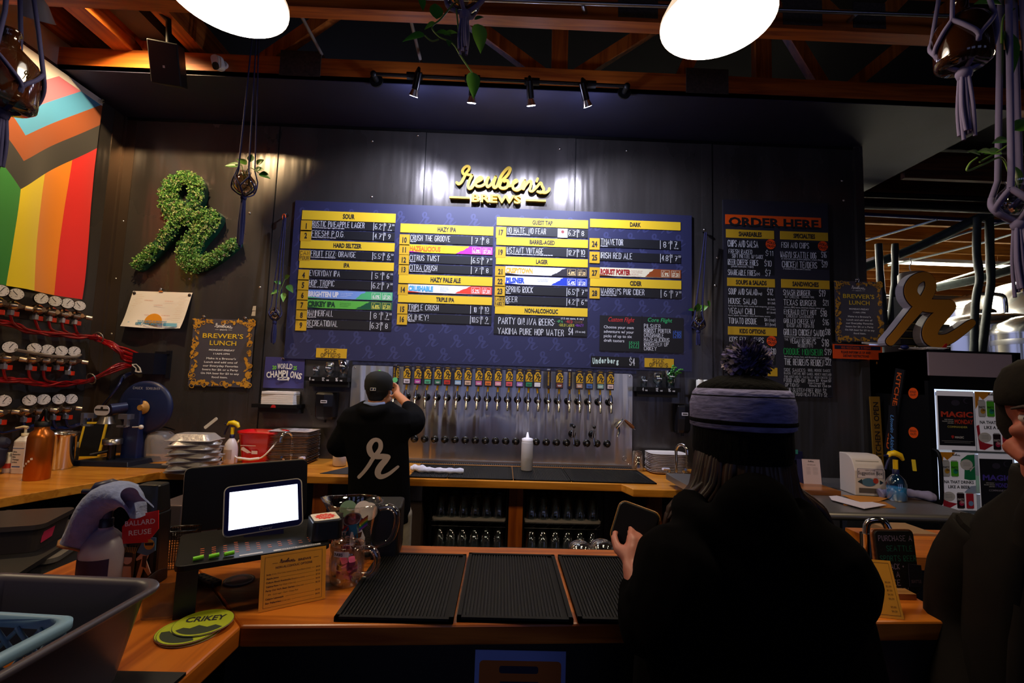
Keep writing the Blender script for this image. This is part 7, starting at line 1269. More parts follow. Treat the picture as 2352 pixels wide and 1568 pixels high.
# on top of the fridge
CI = crop(1940, 560, 412/2153); YI = 3.58
s_ = .19136*YI/1067
o = at(*CI(490, 1220), y=YI); t = thing('giant_initial', 'giant orange script initial standing on top of the fridge', 'sign letter', (o.x, YI, o.z), wall=True)
def ip(l): return [(lambda q: (q.x-o.x, q.z-o.z))(at(*CI(*p), y=YI)) for p in l]
IA = smooth([Vector((*q, 0)) for q in ip([(545, 1170), (640, 1060), (740, 935), (840, 815), (920, 720), (1000, 600), (1030, 500), (1000, 415), (930, 395), (840, 440), (790, 530), (800, 620), (870, 700), (980, 740), (1110, 745), (1255, 745)])], 4)
IB = smooth([Vector((*q, 0)) for q in ip([(1250, 750), (1160, 850), (1070, 950), (1020, 1050), (1030, 1130), (1110, 1170), (1240, 1140), (1370, 1060), (1470, 985), (1525, 945)])], 4)
WA = lerpw([105, 105, 110, 120, 125, 130, 130, 125, 115, 130, 155, 165, 170, 165, 160, 155], 4); WB = lerpw([155, 170, 185, 190, 185, 170, 125, 110, 100, 80], 4)
for nm, mt, z0, z1, g in (('face', mat('cf8820', .5), .0, .006, 0), ('outline', mat('2a1a20', .5), -.004, .002, 18), ('return_sides', mat('b8b0b8', .5), -.075, -.004, 20)):
    m = MB(mt); m.ribbon(IA, [(v+g)*s_ for v in WA], z0, z1); m.ribbon(IB, [(v+g)*s_ for v in WB], z0, z1+.0016); m.build(nm, t)
p = at(*CI(910, 980), y=3.8); t = thing('paper_can', 'brown drum standing behind the loop of the giant initial', 'drum', (p.x, 3.86, ZF)); a = at(*CI(910, 330), y=3.8); m = MB(mat('6a5a4a', .6)); m.lathe([(.085, a.z-ZF-.2), (.098, a.z-ZF-.18), (.098, a.z-ZF-.015), (.085, a.z-ZF)], 28); m.build('drum', t); m = MB(mat('c8c0b0', .6)); m.tube(smooth([(.0, 0, a.z-ZF), (-.02, 0, a.z-ZF+.05), (.0, 0, a.z-ZF+.09), (-.012, 0, a.z-ZF+.13), (.006, 0, a.z-ZF+.13)], 4), .004, 6); m.build('hanging_loop', t); m = MB(mat('0c0c0e', .6)); m.box(-.10, -.08, 0, .10, .08, a.z-ZF-.2); m.build('stand', t)
for k in range(4):
    a, b = at(*CI(650, 1240), y=3.7), at(*CI(1230, 960), y=3.7); h = (b.z-ZF)/4; m = MB(mat('14100e', .5)); m.box(a.x, 3.68, ZF+.002+k*h, b.x, 3.84, ZF+(k+.86)*h); m.use(mat('b89a50', .5)); m.box(a.x, 3.677, ZF+(k+.80)*h, b.x, 3.68, ZF+(k+.86)*h); tag(m.build('flat_crate'), 'dark flat crate behind the giant initial, %s' % ['lowest of four', 'second from bottom', 'second from top', 'topmost of four'][k], 'crate', 'flat crates on the fridge')
p = at(*CI(1090, 1222), y=3.46); t = thing('toy_plane', 'toy airliner with red tail lying on front edge of the fridge', 'toy', (p.x, 3.45, ZF+.012), .1); m = MB(WHITE); m.tube([(-.09, 0, .0), (-.075, 0, .002), (.05, 0, .002), (.085, 0, .008)], [.004, .010, .010, .004], 10); m.build('fuselage', t); m = MB(WHITE); m.prism([(-.02, -.09), (.0, -.09), (.025, 0), (0, .09), (-.02, .09), (.0, 0)], -.004, -.001); m.build('wing', t); m = MB(mat('d02020', .4)).fm(fr((.06, 0, .008), (1, 0, 0), (0, 0, 1))); m.prism([(-.02, 0), (.02, 0), (.032, .035), (.018, .035)], -.002, .002); m.build('tail_fin', t)
p = at(*CI(870, 1222), y=3.5); m = MB(mat('d8ccc0', .7)); rnd = random.Random(3)
for k in range(9): m.tube(smooth([(rnd.uniform(-.12, .12), rnd.uniform(-.04, .04), rnd.uniform(0, .02)) for _ in range(4)], 4), .004, 5)
tag(m.build('ribbon_tangle', loc=(p.x, 3.5, ZF+.004)), 'tangle of pale ribbon on top of the fridge', 'ribbon')
p = at(*CI(680, 1225), y=3.5); m = MB(mat('15205a', .3)); m.ball((0, 0, .018), .03, 14, 1, .8, .6); tag(m.build('computer_mouse', loc=(p.x, 3.47, ZF)), 'round dark blue object under the foot of the giant initial', 'gadget')
# ---------------------------------------------------------------- steel counter on the right
CE = crop(1800, 1000, 340/2221)
f0, f1 = at(1905, 1180, z=BZ), at(2248, 1184, z=BZ); YC = (f0.y+f1.y)/2; xr = f1.x
t = thing('steel_counter', 'stainless steel side counter in front of the fridge', 'counter', (1.9, YC+.3, 0)); m = MB(mat('b4b0ae', .36, .9)); m.box(1.15-1.9, -.28, BZ-.04, xr-1.9, .62, BZ); m.tube([(1.15-1.9, -.28, BZ-.02), (xr-1.9, -.28, BZ-.02)], .02, 14); m.build('top', t, bevel=.002)
q = at(2178, 1240, y=YC+.06); 
for x, y in ((q.x-1.9, -.22), (q.x-1.9, .5), (1.3-1.9, -.22), (1.3-1.9, .5)): m = MB(STEEL); m.box(x-.012, y-.012, 0, x+.02, y+.012, BZ-.04); m.build('leg', t)
def E_(x, y, z=BZ): return at(*CE(x, y), z=z)
p, q = E_(1095, 905), E_(1465, 900); w = q.x-p.x; hb = at(*CE(1095, 285), y=p.y+.05).z-BZ
t = thing('suggestion_box', 'white suggestion box with sloping slotted top on the steel counter', 'box', ((p.x+q.x)/2, p.y, BZ+.001), -.12); m = MB(mat('d8ccc4', .45)); pr_ = [(0, 0), (0, hb*.62), (-.015, hb*.78), (-.03, hb*.9), (-.055, hb*.97), (-.08, hb), (-.15, hb), (-.15, 0)]
m.fm(Matrix(((0, 0, 1, -w/2), (-1, 0, 0, 0), (0, 1, 0, 0), (0, 0, 0, 1)))); m.prism(pr_, 0, w); m.build('housing', t, bevel=.004)
m = MB(mat('141214', .6)); m.fm(Matrix.Translation((0, .028, hb*.845)) @ Matrix.Rotation(.75, 4, 'X')); m.box(-w*.38, -.004, -.004, w*.38, .004, .004); m.build('slot', t)
m = MB(mat('dcd0d8', .5)).fm(fr((0, -.001, hb*.56), (1, 0, 0), (0, 0, 1))); hw = w*.42; m.rect(-hw, -hb*.11, hw, hb*.12, .001); m.use(mat('28306a', .5))
for r in ((-hw, hb*.112, hw, hb*.12), (-hw, -hb*.11, -hw+.002, hb*.12), (hw-.002, -hb*.11, hw, hb*.12)): m.rect(*r, .0014)
m.use(INK); m.text('Suggestion Box', 0, -hb*.03, hb*.09, .0016, w=hw*1.9, bold=.01); m.text('HAPPY HOPPER', 0, hb*.065, hb*.025, .0016); m.build('sign', t)
m = MB(mat('4a7088', .5)).fm(fr((0, -.001, hb*.34), (1, 0, 0), (0, 0, 1))); m.poly([(x*w*.24-.01, y*hb*.1) for x, y in circ(1, 18)], .001); m.use(mat('c04020', .5)); m.poly([(x*w*.09+w*.17, y*hb*.07+.01) for x, y in circ(1, 14)], .0014); m.use(mat('1c3038', .5)); m.poly([(-w*.42, .002), (-w*.28, .018), (-w*.26, -.012)][::-1], .0012); m.poly([(w*.42, .002), (w*.3, .016), (w*.3, -.01)], .0012); m.build('drawing', t)
m = MB(mat('5a524c', .6)).fm(fr((0, -.001, hb*.135), (1, 0, 0), (0, 0, 1))); m.rect(-w*.38, -hb*.06, w*.38, hb*.06, .0008); m.build('window_recess', t)
p, q = E_(440, 905), E_(862, 905); zt = at(*CE(862, 835), y=q.y).z; m = MB(wood('9a5c28', '6a3810', 0)); m.box(p.x-q.x-.25, 0, 0, 0, .30, zt-BZ); tag(m.build('wooden_box', loc=(q.x, q.y, BZ+.001)), 'low brown wooden box left of the suggestion box', 'box', )
zb = zt+.0005; p, q = at(*CE(415, 760), z=zb), at(*CE(790, 800), z=zb); w = (q.x-p.x)*.96; F = fr((p.x, p.y+.07, zb), (1, -.06, 0), (0, .12, 1)); hh = at(*CE(590, 345), y=p.y+.12).z-zb; t = thing('menu_stand', 'white printed menu sheet in a stand left of the suggestion box', 'menu', F.translation, rot=F.to_euler()); m = MB(mat('d8c4cc', .6)); m.box(0, 0, 0, w, hh, .002); m.build('sheet', t); m = MB(mat('14163a', .5)); m.box(-.004, 0, -.05, w+.006, hh*.98, -.002); m.build('holder', t)
m = MB(mat('2a2024', .6)); script(m, w*.33, hh*.88, w*.34, .0026, grow=.01); m.text('OUR CORE VALUES', w*.5, hh*.76, hh*.025, .0026, w=w*.46, bold=.02)
for k in range(16): m.rect(w*(.2 if k % 2 else .57), hh*(.66-.035*(k//2)-.02*(k//8)), w*(.43 if k % 2 else .84), hh*(.664-.035*(k//2)-.02*(k//8)), .0026)
m.build('print', t)
p = E_(60, 480, zb); m = MB(mat('5a7a3a', .5)).fm(fr((p.x-.05, p.y+.1, zb), (1, 0, 0), (0, .1, 1))); m.prism([(0, 0), (.10, 0), (.075, .19), (.045, .2)], 0, .003); m.use(WHITE); m.text('m', .055, .12, .03, .0036, bold=.02); tag(m.build('green_tent_card'), 'green tent card behind the knit hat customer\'s shoulder', 'card')
p = E_(270, 420, zb); m = MB(mat('18163a', .5)); m.box(-.05, 0, 0, .12, .08, .07); m.use(mat('3a8a78', .5)); m.box(-.05, -.002, .05, .08, 0, .085); m.use(mat('ff2010', .4, e=2)); m.box(.0, -.003, .02, .012, 0, .026); tag(m.build('label_machine', loc=(p.x, p.y+.17, zb)), 'dark gadget with a red light behind the menu sheet', 'gadget')
def sheet(nm, lab, l, z, c, cat='paper'):
    pts = [E_(*q) for q in l]; o = pts[0]; m = MB(mat(c, .7)); m.prism([(q.x-o.x, q.y-o.y) for q in pts], 0, .002); tag(m.build(nm, loc=(o.x, o.y, z)), lab, cat)
sheet('kraft_envelope', 'brown kraft envelope under the white sheet on steel counter', [(900, 1050), (1690, 1095), (1520, 1000), (880, 940)], BZ+.001, 'a86820'); sheet('kraft_envelope', 'brown kraft envelope in front of the suggestion box', [(1150, 1018), (1420, 1008), (1600, 945), (870, 905)], BZ+.0045, 'b87424'); sheet('white_sheet', 'folded white paper sheet at front of the steel counter', [(1210, 1125), (1545, 1068), (1330, 1022), (1150, 1025), (800, 925), (680, 935), (720, 990)], BZ+.008, 'd8ccd4')
p = E_(1800, 1003); spray('clear spray bottle of blue liquid with yellow head on steel counter', (p.x, p.y+.045, BZ+.001), .265, 'dce4f0', 'f0c414', '14184a', 0, '50b8f0', 1.0, None)
p = E_(1990, 985); m = MB(mat('8a84a4', .9, noise=.15, ns=30)); rnd = random.Random(2); m.tube(smooth([(-.14, .03, .015), (-.06, .02, .03), (.02, 0, .028), (.10, -.02, .02), (.13, -.03, .012)], 5), [.02+.012*rnd.random() for _ in range(21)], 10, sq=.7); tag(m.build('cleaning_rag', loc=(p.x-.02, p.y+.03, BZ+.008)), 'grey rag lying behind the blue spray bottle', 'rag')
# ---------------------------------------------------------------- right end of the bar
CD = crop(1880, 1120, 472/1652)
a, b = at(*CD(495, 845), z=BZ), at(*CD(808, 843), z=BZ); w = b.x-a.x; h = at(*CD(495, 318), y=a.y+.05).z-BZ; F = fr(a, b-a, (0, .10, 1)); t = thing('chalkboard_sign', 'chalkboard about buying a Seattle sports beer at the bar end', 'chalkboard', F.translation, rot=F.to_euler()); m = MB(mat('0f0f10', .6)); m.prism(rrect(w, h, .012, w/2, h/2), 0, .006); m.build('board', t); m = MB(wood('8a5430', '5a3018', 2)); m.prism(rrect(w+.01, h+.008, .014, w/2, h/2), -.008, 0); m.build('frame', t)
m = MB(mat('a898b8', .8))
for q, y, c, x, s in (('PURCHASE A', .91, 'a898b8', .5, .86), ('SEATTLE', .745, '1a8068', .58, .66), ('SPORTS BEER', .585, '1a8068', .52, .92), ('4-PACK +', .455, 'a898b8', .36, .56), ('GET A', .33, 'a898b8', .30, .4), ('FREE', .20, 'a898b8', .3, .4), ('BEER!', .07, 'a898b8', .45, .46)): m.use(mat(c, .8)); m.chalk(q, w*x, h*y-.012, h*.085, .007, w=w*s, align='c', pen=.11)
m.build('writing', t); m = MB(mat('1c1a2c', .5)); m.prism([(w*.68, h*.12), (w*1.04, h*.12), (w*1.04, h*.46), (w*.72, h*.48)], .012, .014); m.use(mat('6a5a70', .6)); m.text('SEATTLE', w*.86, h*.18, h*.05, .0146, w=w*.26, bold=.02); m.build('small_poster', t)
m = MB(wood('a87848', '7a5028', 0)); a = at(*CD(640, 900), z=BZ); m.box(-.01, 0, 0, .055, .04, .016); tag(m.build('wood_block', loc=(a.x, a.y, BZ+.0005)), 'pale strip of wood at the foot of the chalkboard', 'wood block')
bl, br = at(*CD(420, 1030), z=BZ), at(*CD(680, 1055), z=BZ); F = fr(bl-Vector((.03, 0, 0)), br-bl, (0.0, .09, .23)); w = (br-bl).length+.03; h = .142; t = thing('drinks_card', 'yellow drinks card at right end of the bar, half behind the customer', 'menu card', F.translation+Vector((0, 0, .001)), rot=F.to_euler()); m = MB(mat('e0981c', .5)); m.box(0, 0, -.002, w, h, 0); m.build('card', t); m = MB(mat('4a2814', .5))
for q in ((.06, .05, .94, .056), (.06, .95, .94, .956), (.06, .05, .066, .955), (.934, .05, .94, .955)): m.rect(w*q[0], h*q[1], w*q[2], h*q[3], .0005)
for k, q in enumerate(('$4.00', '$3.00', '$7.50', '$4.00', '$6.00', '', '$5.00', '$4.00')): m.text(q, w*.88, h*(.60-.07*k), h*.032, .0006, align='r') if q else None
m.build('printing', t)
a, b = at(*CD(818, 560), z=BZ), at(*CD(1300, 580), z=BZ); m = MB(BARW); m.box(0, 0, -.045, .8, .35, 0); sb = thing('side_bar', 'further length of orange bar below the steel counter', 'counter', (a.x-.02, a.y, BZ)); m.build('top_board', sb); m = MB(mat('0a0a0c', .6)); m.box(0, .08, -BZ, .8, .3, -.05); m.build('base', sb)
a = at(2132, 1226, y=2.0); t = thing('cardboard_box', 'open cardboard box with pale liner behind the chalkboard', 'box', (a.x-.02, 2.0, .62)); m = MB(mat('9a7858', .7)); m.box(-.11, 0, 0, .06, .16, a.z-.62); m.build('carton', t); m = MB(mat('c8b4a4', .6)); m.box(.06, .0, 0, .085, .15, a.z-.66); m.build('liner', t)
m = MB(mat('141214', .6)); m.box(1.5, 1.97, .60, 1.95, 2.22, .618); tag(m.build('low_shelf'), 'dark low shelf under the steel counter behind the chalkboard', 'shelf')
a = at(1990, 1250, y=1.75); t = thing('chrome_faucet', 'small chrome faucet left of the chalkboard', 'faucet', (a.x, 1.75, BZ)); m = MB(CHROME); m.cyl((0, 0, 0), (0, 0, .08), .02); m.tube(smooth([(0, 0, .07), (.01, 0, .12), (.05, -.02, .13), (.07, -.03, .08)], 4), .012, 10); m.build('spout', t)
# ---------------------------------------------------------------- hanging plants, lamps, camera, speaker
NAVC = mat('1c1c4a', .85); GREYC = mat('6a6288', .9)
LEAFM = [mat('4a8a24', .45), mat('6aa032', .45), mat('2f6a22', .45)]
def leaf(m, p, d, up, L, wd=.62, droop=.25):
    d = Vector(d).normalized(); s = d.cross(Vector(up)).normalized(); n = s.cross(d); rows = []
    for f, w in ((0, .02), (.08, .55), (.22, .92), (.4, 1), (.6, .82), (.8, .45), (.93, .15), (1, .0)):
        c = Vector(p)+d*L*f-n*(-.0)-Vector((0, 0, 1))*droop*L*f*f; b = L*wd*w/2
        rows.append([tuple(c-s*b+n*b*.25), tuple(c-s*b*.5+n*b*.05), tuple(c), tuple(c+s*b*.5+n*b*.05), tuple(c+s*b+n*b*.25)])
    m.loft(rows, closed=False)
def planter(lab, top, c, r, tl, cord, leaves=(), ncord=4, top_sp=.008, shape='globe', gm=None, vines=(), cr=.0045, knot=True):
    top, c = Vector(top), Vector(c); t = thing('hanging_planter', lab, 'hanging planter', c, group=None); L = lambda p: Vector(p)-c
    gm = gm or glass('b8a890', .86); m = MB(gm)
    if shape == 'globe': m.lathe([(1e-6, -r), (r*.5, -r*.87), (r*.87, -r*.5), (r, 0), (r*.87, r*.5), (r*.55, r*.85), (r*.42, r*1.05), (r*.5, r*1.25)], 24, cap1=False)
    else: m.lathe([(1e-6, -r*1.25), (r*.8, -r*1.25), (r*.98, -r*1.1), (r, -r*.9), (r, r*.45), (r*.9, r*.75), (r*.55, r*1.1), (r*.3, r*1.35), (r*.26, r*1.8), (r*.32, r*1.85), (r*.3, r*2.0)], 28)
    m.build('glass_vessel', t)
    rb = -r*1.27 if shape != 'globe' else -r*1.02; m = MB(cord); rt = r*1.06
    for k in range(ncord):
        a = 2*PI*k/ncord+.5; e = Vector((math.cos(a), math.sin(a), 0)); tp_ = L(top)+e*top_sp
        hub = Vector((0, 0, r*1.9 if shape != 'globe' else r*1.4)); a2 = a+PI/ncord; e2 = Vector((math.cos(a2), math.sin(a2), 0)); a3 = a-PI/ncord; e3 = Vector((math.cos(a3), math.sin(a3), 0))
        m.tube([tp_, e*r*.75+Vector((0, 0, r*1.5 if shape == 'globe' else r*2.3)), e*rt+Vector((0, 0, r*.5))], cr, 6)
        for q in (e2, e3): m.tube(smooth([e*rt+Vector((0, 0, r*.5)), (e+q).normalized()*rt*1.02, q*rt*.98+Vector((0, 0, -r*.55)), q*r*.5+Vector((0, 0, rb*.97)), Vector((0, 0, rb-.012))], 4), cr, 6)
    m.build('cord_net', t)
    m = MB(cord); m.ball((0, 0, rb-.02), .016+r*.06, 10, 1, 1, 1.1); rnd = random.Random(lab)
    for k in range(9):
        a = 2*PI*k/9; q = .010+.006*(k % 2); m.tube(smooth([(q*.6*math.cos(a), q*.6*math.sin(a), rb-.02), (q*1.1*math.cos(a), q*1.1*math.sin(a), rb-.02-tl*.5), (q*math.cos(a+.3), q*math.sin(a+.3), rb-.02-tl*(.85+.15*rnd.random()))], 3), .0042+r*.012, 6)
    m.build('tassel', t)
    if leaves or vines:
        m = MB(LEAFM[0]); st = mat('6a8a3a', .5)
        for v in vines: m.use(st); m.tube(smooth([L(q) for q in v], 5), .0028, 6)
        for k, (p, d, ln) in enumerate(leaves):
            q = L(p); 
            m.use(LEAFM[k % 3]); leaf(m, q, d, (.2, -.9, .45), ln)
        m.build('vine', t)
    return t
def q_(px, py, Y): return at(px, py, y=Y)
# tall hanger left of the menu board
Y = 3.18; c = q_(562, 424, Y); t = planter('round glass planter on long dark cords left of the menu board', q_(588, 60, Y), c, .073, .36, NAVC, [(q_(548, 382, Y), (-1, 0, .25), .10), (q_(566, 378, Y), (-.6, -.2, .5), .08), (q_(575, 372, Y), (.1, 0, 1), .075), (q_(585, 392, Y), (.9, -.2, .3), .08), (q_(590, 378, Y), (.7, 0, .8), .075), (q_(596, 398, Y), (1, -.2, -.25), .095), (q_(540, 380, Y), (-1, 0, .1), .07)], 5, .02, vines=[[q_(562, 410, Y), q_(572, 385, Y), q_(596, 398, Y)], [q_(560, 410, Y), q_(555, 380, Y), q_(540, 378, Y)]])
# wall hanger beside the board
Y = 3.80; c = q_(632, 722, Y); planter('small globe planter on blue cord at left edge of the menu board', q_(654, 500, Y), c, .045, .18, NAVC, [(q_(645, 652, Y), (-.6, -.3, .4), .06), (q_(655, 640, Y), (.6, -.3, .5), .07), (q_(660, 655, Y), (.7, -.3, -.5), .085), (q_(640, 668, Y), (-.7, -.4, -.3), .06), (q_(652, 672, Y), (.2, -.4, -1), .07)], 4, .008, vines=[[q_(634, 706, Y), q_(642, 672, Y), q_(655, 640, Y)]])
m = MB(mat('d8501c', .6)); p = q_(652, 498, 3.84); m.fm(fr(p, (1, 0, 0), (0, 0, 1))); m.tube([(.013*math.cos(a*PI/8), .024*math.sin(a*PI/8), 0) for a in range(17)], .005, 6); m.use(CHROME); m.tube([(0, .02, 0), (.012, .036, -.02), (.012, .034, -.055)], .006, 8); tag(m.build('cord_hook'), 'orange looped hook holding the blue cord planter', 'hook')
c = q_(1604, 742, Y); planter('glass planter with big leaf on dark cord right of menu board', q_(1621, 534, Y), c, .05, .12, NAVC, [(q_(1598, 716, Y), (.1, -.4, 1), .10), (q_(1605, 712, Y), (.6, -.5, .5), .09), (q_(1592, 712, Y), (-.9, -.2, .2), .05), (q_(1626, 690, Y), (.3, 0, -1), .05)], 4, .008, vines=[[q_(1604, 735, Y), q_(1606, 700, Y), q_(1598, 716, Y)]])
m = MB(CHROME); p = q_(1618, 528, 3.85); m.fm(fr(p, (1, 0, 0), (0, 0, 1))); m.ball((0, 0, 0), .014, 10); m.cyl((0, 0, -.04), (0, 0, 0), .006); tag(m.build('cord_hook'), 'chrome knob holding the cord planter right of the menu board', 'hook')
# centre, between the pendant lamps
Y = 1.45; c = q_(1070, -18, Y); planter('hanging glass planter with trailing green vine at top centre', q_(1072, -260, Y), c, .063, .14, GREYC, [(q_(1003, 44, Y), (-.1, 0, 1), .075), (q_(1000, 52, Y), (-1, 0, -.5), .04), (q_(976, 82, Y), (-1, 0, -.1), .075), (q_(1002, 74, Y), (1, -.3, -.2), .055), (q_(1020, 80, Y), (1, -.3, .2), .05), (q_(1030, 92, Y), (.2, -.5, -1), .03), (q_(1085, 166, Y), (.1, 0, -1), .075), (q_(1098, 55, Y), (.15, 0, -1), .085), (q_(1090, 45, Y), (.8, -.2, .3), .035), (q_(968, -6, Y), (.2, 0, -1), .04)], 4, .01, 'globe', glass('c8c0a0', .88), [[q_(1040, 10, Y), q_(1012, 44, Y), q_(992, 62, Y), q_(1010, 85, Y), q_(1040, 100, Y), q_(1060, 132, Y), q_(1085, 168, Y)], [q_(1048, 20, Y), q_(1054, 80, Y), q_(1056, 118, Y)], [q_(976, 82, Y), q_(992, 94, Y), q_(1008, 90, Y)]], .007)
AMB = mat('2a1204', .08, coat=.6, alpha=.92)
Y = 1.22; c = q_(2210, 92, Y); planter('brown glass growler in grey macrame hanging at upper right', q_(2200, -260, Y), c, .064, .20, GREYC, (), 4, .012, 'jug', AMB, (), .006)
Y = 1.36; c = q_(14, 178, Y); planter('brown glass growler in dark cords at upper left corner', q_(38, -200, Y), c, .075, .17, NAVC, (), 4, .012, 'jug', AMB, (), .006)
m = MB(mat('c88a30', .5)); p = q_(58, 172, 1.30); rlogo(m.fm(fr(p, (1, 0, .1), (0, 0, 1))), -.008, -.012, .026); tag(m.build('jug_print'), 'gold script initial printed on the left brown growler', 'print')
Y = 1.30; c = q_(2336, 462, Y); planter('clear globe planter with vines on grey cords at right edge', q_(2318, -200, Y), c, .05, .22, GREYC, [(q_(2300, 350, Y), (-1, 0, .1), .055), (q_(2280, 352, Y), (-1, 0, .3), .05), (q_(2315, 322, Y), (-1, 0, .0), .05), (q_(2330, 300, Y), (.5, 0, .5), .07), (q_(2325, 380, Y), (-.1, -.3, -1), .07), (q_(2252, 356, Y), (-.8, 0, .4), .045), (q_(2310, 70, Y), (.1, 0, -1), .12), (q_(2280, 30, Y), (-.6, 0, -.5), .09), (q_(2265, 65, Y), (-.3, 0, -1), .08), (q_(2345, 0, Y), (-1, 0, .3), .12), (q_(2300, 10, Y), (-1, 0, .2), .09)], 4, .016, 'globe', glass('d8dce8', .85), [[q_(2318, 400, Y), q_(2300, 362, Y), q_(2258, 378, Y), q_(2222, 392, Y), q_(2228, 375, Y), q_(2245, 362, Y)], [q_(2320, 330, Y), q_(2290, 350, Y), q_(2250, 372, Y)], [q_(2330, 20, Y), q_(2305, 40, Y), q_(2300, 100, Y)]], .009)
# pendant lamps
for k, (x, y, z) in enumerate(PEND):
    t = thing('pendant_lamp', ['bright round pendant lamp at upper left', 'bright round pendant lamp at upper right'][k], 'pendant lamp', (x, y, z)); R_ = .18
    m = MB(mat('fff2e0', .5, e=9)); m.lathe([(1e-6, -.0), (R_*.98, 0), (R_, .004)], 40, cap1=False); m.lathe([(1e-6, -.035), (R_*.3, -.033), (R_*.55, -.022), (R_*.7, -.001)], 40, cap1=False); m.build('diffuser', t)
    m = MB(mat('ffe2c0', .4, e=.9)); m.lathe([(R_, .003), (R_*1.0, .012), (R_*.9, .05), (R_*.55, .12), (R_*.25, .16), (.03, .19), (.03, .24), (1e-6, .245)], 40); m.build('shade', t)
    m = MB(BLACK); m.cyl((0, 0, .24), (0, 0, 4.85-z), .006, n=8); m.build('cord', t)
# track light on the beam
p0, p1 = q_(858, 170, 3.2), q_(1440, 198, 3.2); t = thing('track_light', 'black pipe track light with four spotlights on the ceiling beam', 'track light', (p0.x, 3.2, p0.z)); L = lambda p: Vector(p)-Vector((p0.x, 3.2, p0.z))
m = MB(BLACKG); m.tube([L(p0), L(p1)], .013, 10); m.build('rail', t)
for p in (p0, p1): m = MB(BLACK); q = L(p); m.cyl(q+Vector((0, .08, -.0)), q+Vector((0, .068, 0)), .05); m.cyl(q+Vector((0, .07, 0)), q, .02); m.ball(q, .024); m.build('wall_flange', t)
for k, (sx, sy, sz, tx, ty, tz) in enumerate(SPOTS):
    b = L((sx, sy, sz)); d = (Vector((tx, ty, tz))-Vector((sx, sy, sz))).normalized(); f = (sx-p0.x)/(p1.x-p0.x); rl = L(p0).lerp(L(p1), f)
    m = MB(BLACK); m.tube([rl-Vector((.055, 0, 0)), rl+Vector((.055, 0, 0))], .026, 10); h = m.build('clamp', t)
    top = b-d*.16; m = MB(BLACKG); m.tube([rl, top+Vector((0, 0, .03)), top], .012, 8); m.tube([top, b-d*.05], [.024, .026], 16); sp_ = m.build('spot_head', t)
    m = MB(mat('c8b8a8', .25, 1)); m.tube([b-d*.055, b-d*.004], [.020, .036], 18, cap=False); m.build('reflector', sp_); m = MB(mat('f4f4ff', .4, e=60)); m.tube([b-d*.006, b-d*.002], [.028, .029], 18); m.build('bulb', sp_)
# camera, speaker, corner lamp
p = q_(506, 152, 3.262); t = thing('security_camera', 'small white security camera on the ceiling beam', 'camera', p); m = MB(WHITE); m.cyl((.02, .018, .015), (.02, .0, .015), .028); m.tube([(.02, 0, .02), (.0, -.04, .025)], .011, 8); m.build('mount', t)
m = MB(WHITE).fm(fr((0, -.05, .03), (1, -.2, .1), (.05, -.35, .9))); m.prism(rrect(.062, .10, .026, 0, -.035), -.035, .03); m.build('body', t, bevel=.008); m = MB(BLACK).fm(fr((0, -.05, .03), (1, -.2, .1), (.05, -.35, .9))); m.prism(rrect(.05, .05, .02, 0, -.062), .03, .034); m.build('lens_face', t)
a, b = q_(345, 96, 3.05), q_(420, 190, 3.05); t = thing('loudspeaker', 'black loudspeaker hanging from the joists at upper left', 'speaker', ((a.x+b.x)/2, 3.08, (a.z+b.z)/2), 0, None, False, (.45, .0, .25)); m = MB(mat('0e0d0d', .5)); m.prism([(-.09, -.085), (.09, -.085), (.07, .085), (-.07, .085)], -.13, .13); m.build('cabinet', t, bevel=.006); m = MB(mat('1a1816', .7)); m.box(-.082, -.089, -.12, .082, -.085, .12); m.build('grille', t); m = MB(WHITE); m.box(-.008, -.0905, -.03, .004, -.089, -.015); m.build('badge', t); m = MB(BLACK); m.tube([(0, .02, .13), (0, .05, .28), (-.15, -.05, .42)], .02, 8); m.cyl((-.15, -.05, .40), (-.15, -.05, .44), .05); m.build('bracket', t)
p = q_(84, 30, 2.4); t = thing('clamp_lamp', 'pale metal lamp shade high on the left wall', 'lamp', p, 0, None, False, (.5, .3, 0)); m = MB(mat('c0b8ac', .4, .3)); m.lathe([(.075, -.03), (.07, -.02), (.05, .05), (.025, .09), (1e-6, .095)], 24, cap0=False); m.build('shade', t); m = MB(mat('fff0d0', .4, e=1.5)); m.ball((0, 0, .01), .028, 10); m.build('bulb', t); m = MB(BLACK); m.tube([(0, 0, .09), (0, .02, .16), (-.05, .03, .3)], .008, 8); m.build('cord', t)
p = Vector((-2.63, 2.8, 4.05)); t = thing('corner_spotlight', 'black spotlight among the joists over the left wall', 'spotlight', p, 0, None, False, (.35, .1, 0)); m = MB(BLACK); m.lathe([(.05, .0), (.05, .10), (.03, .13), (1e-6, .132)], 18, cap0=False); m.build('housing', t); m = MB(mat('ffd8a0', .4, e=40)); m.lathe([(1e-6, .012), (.042, .012)], 18); m.build('bulb', t)
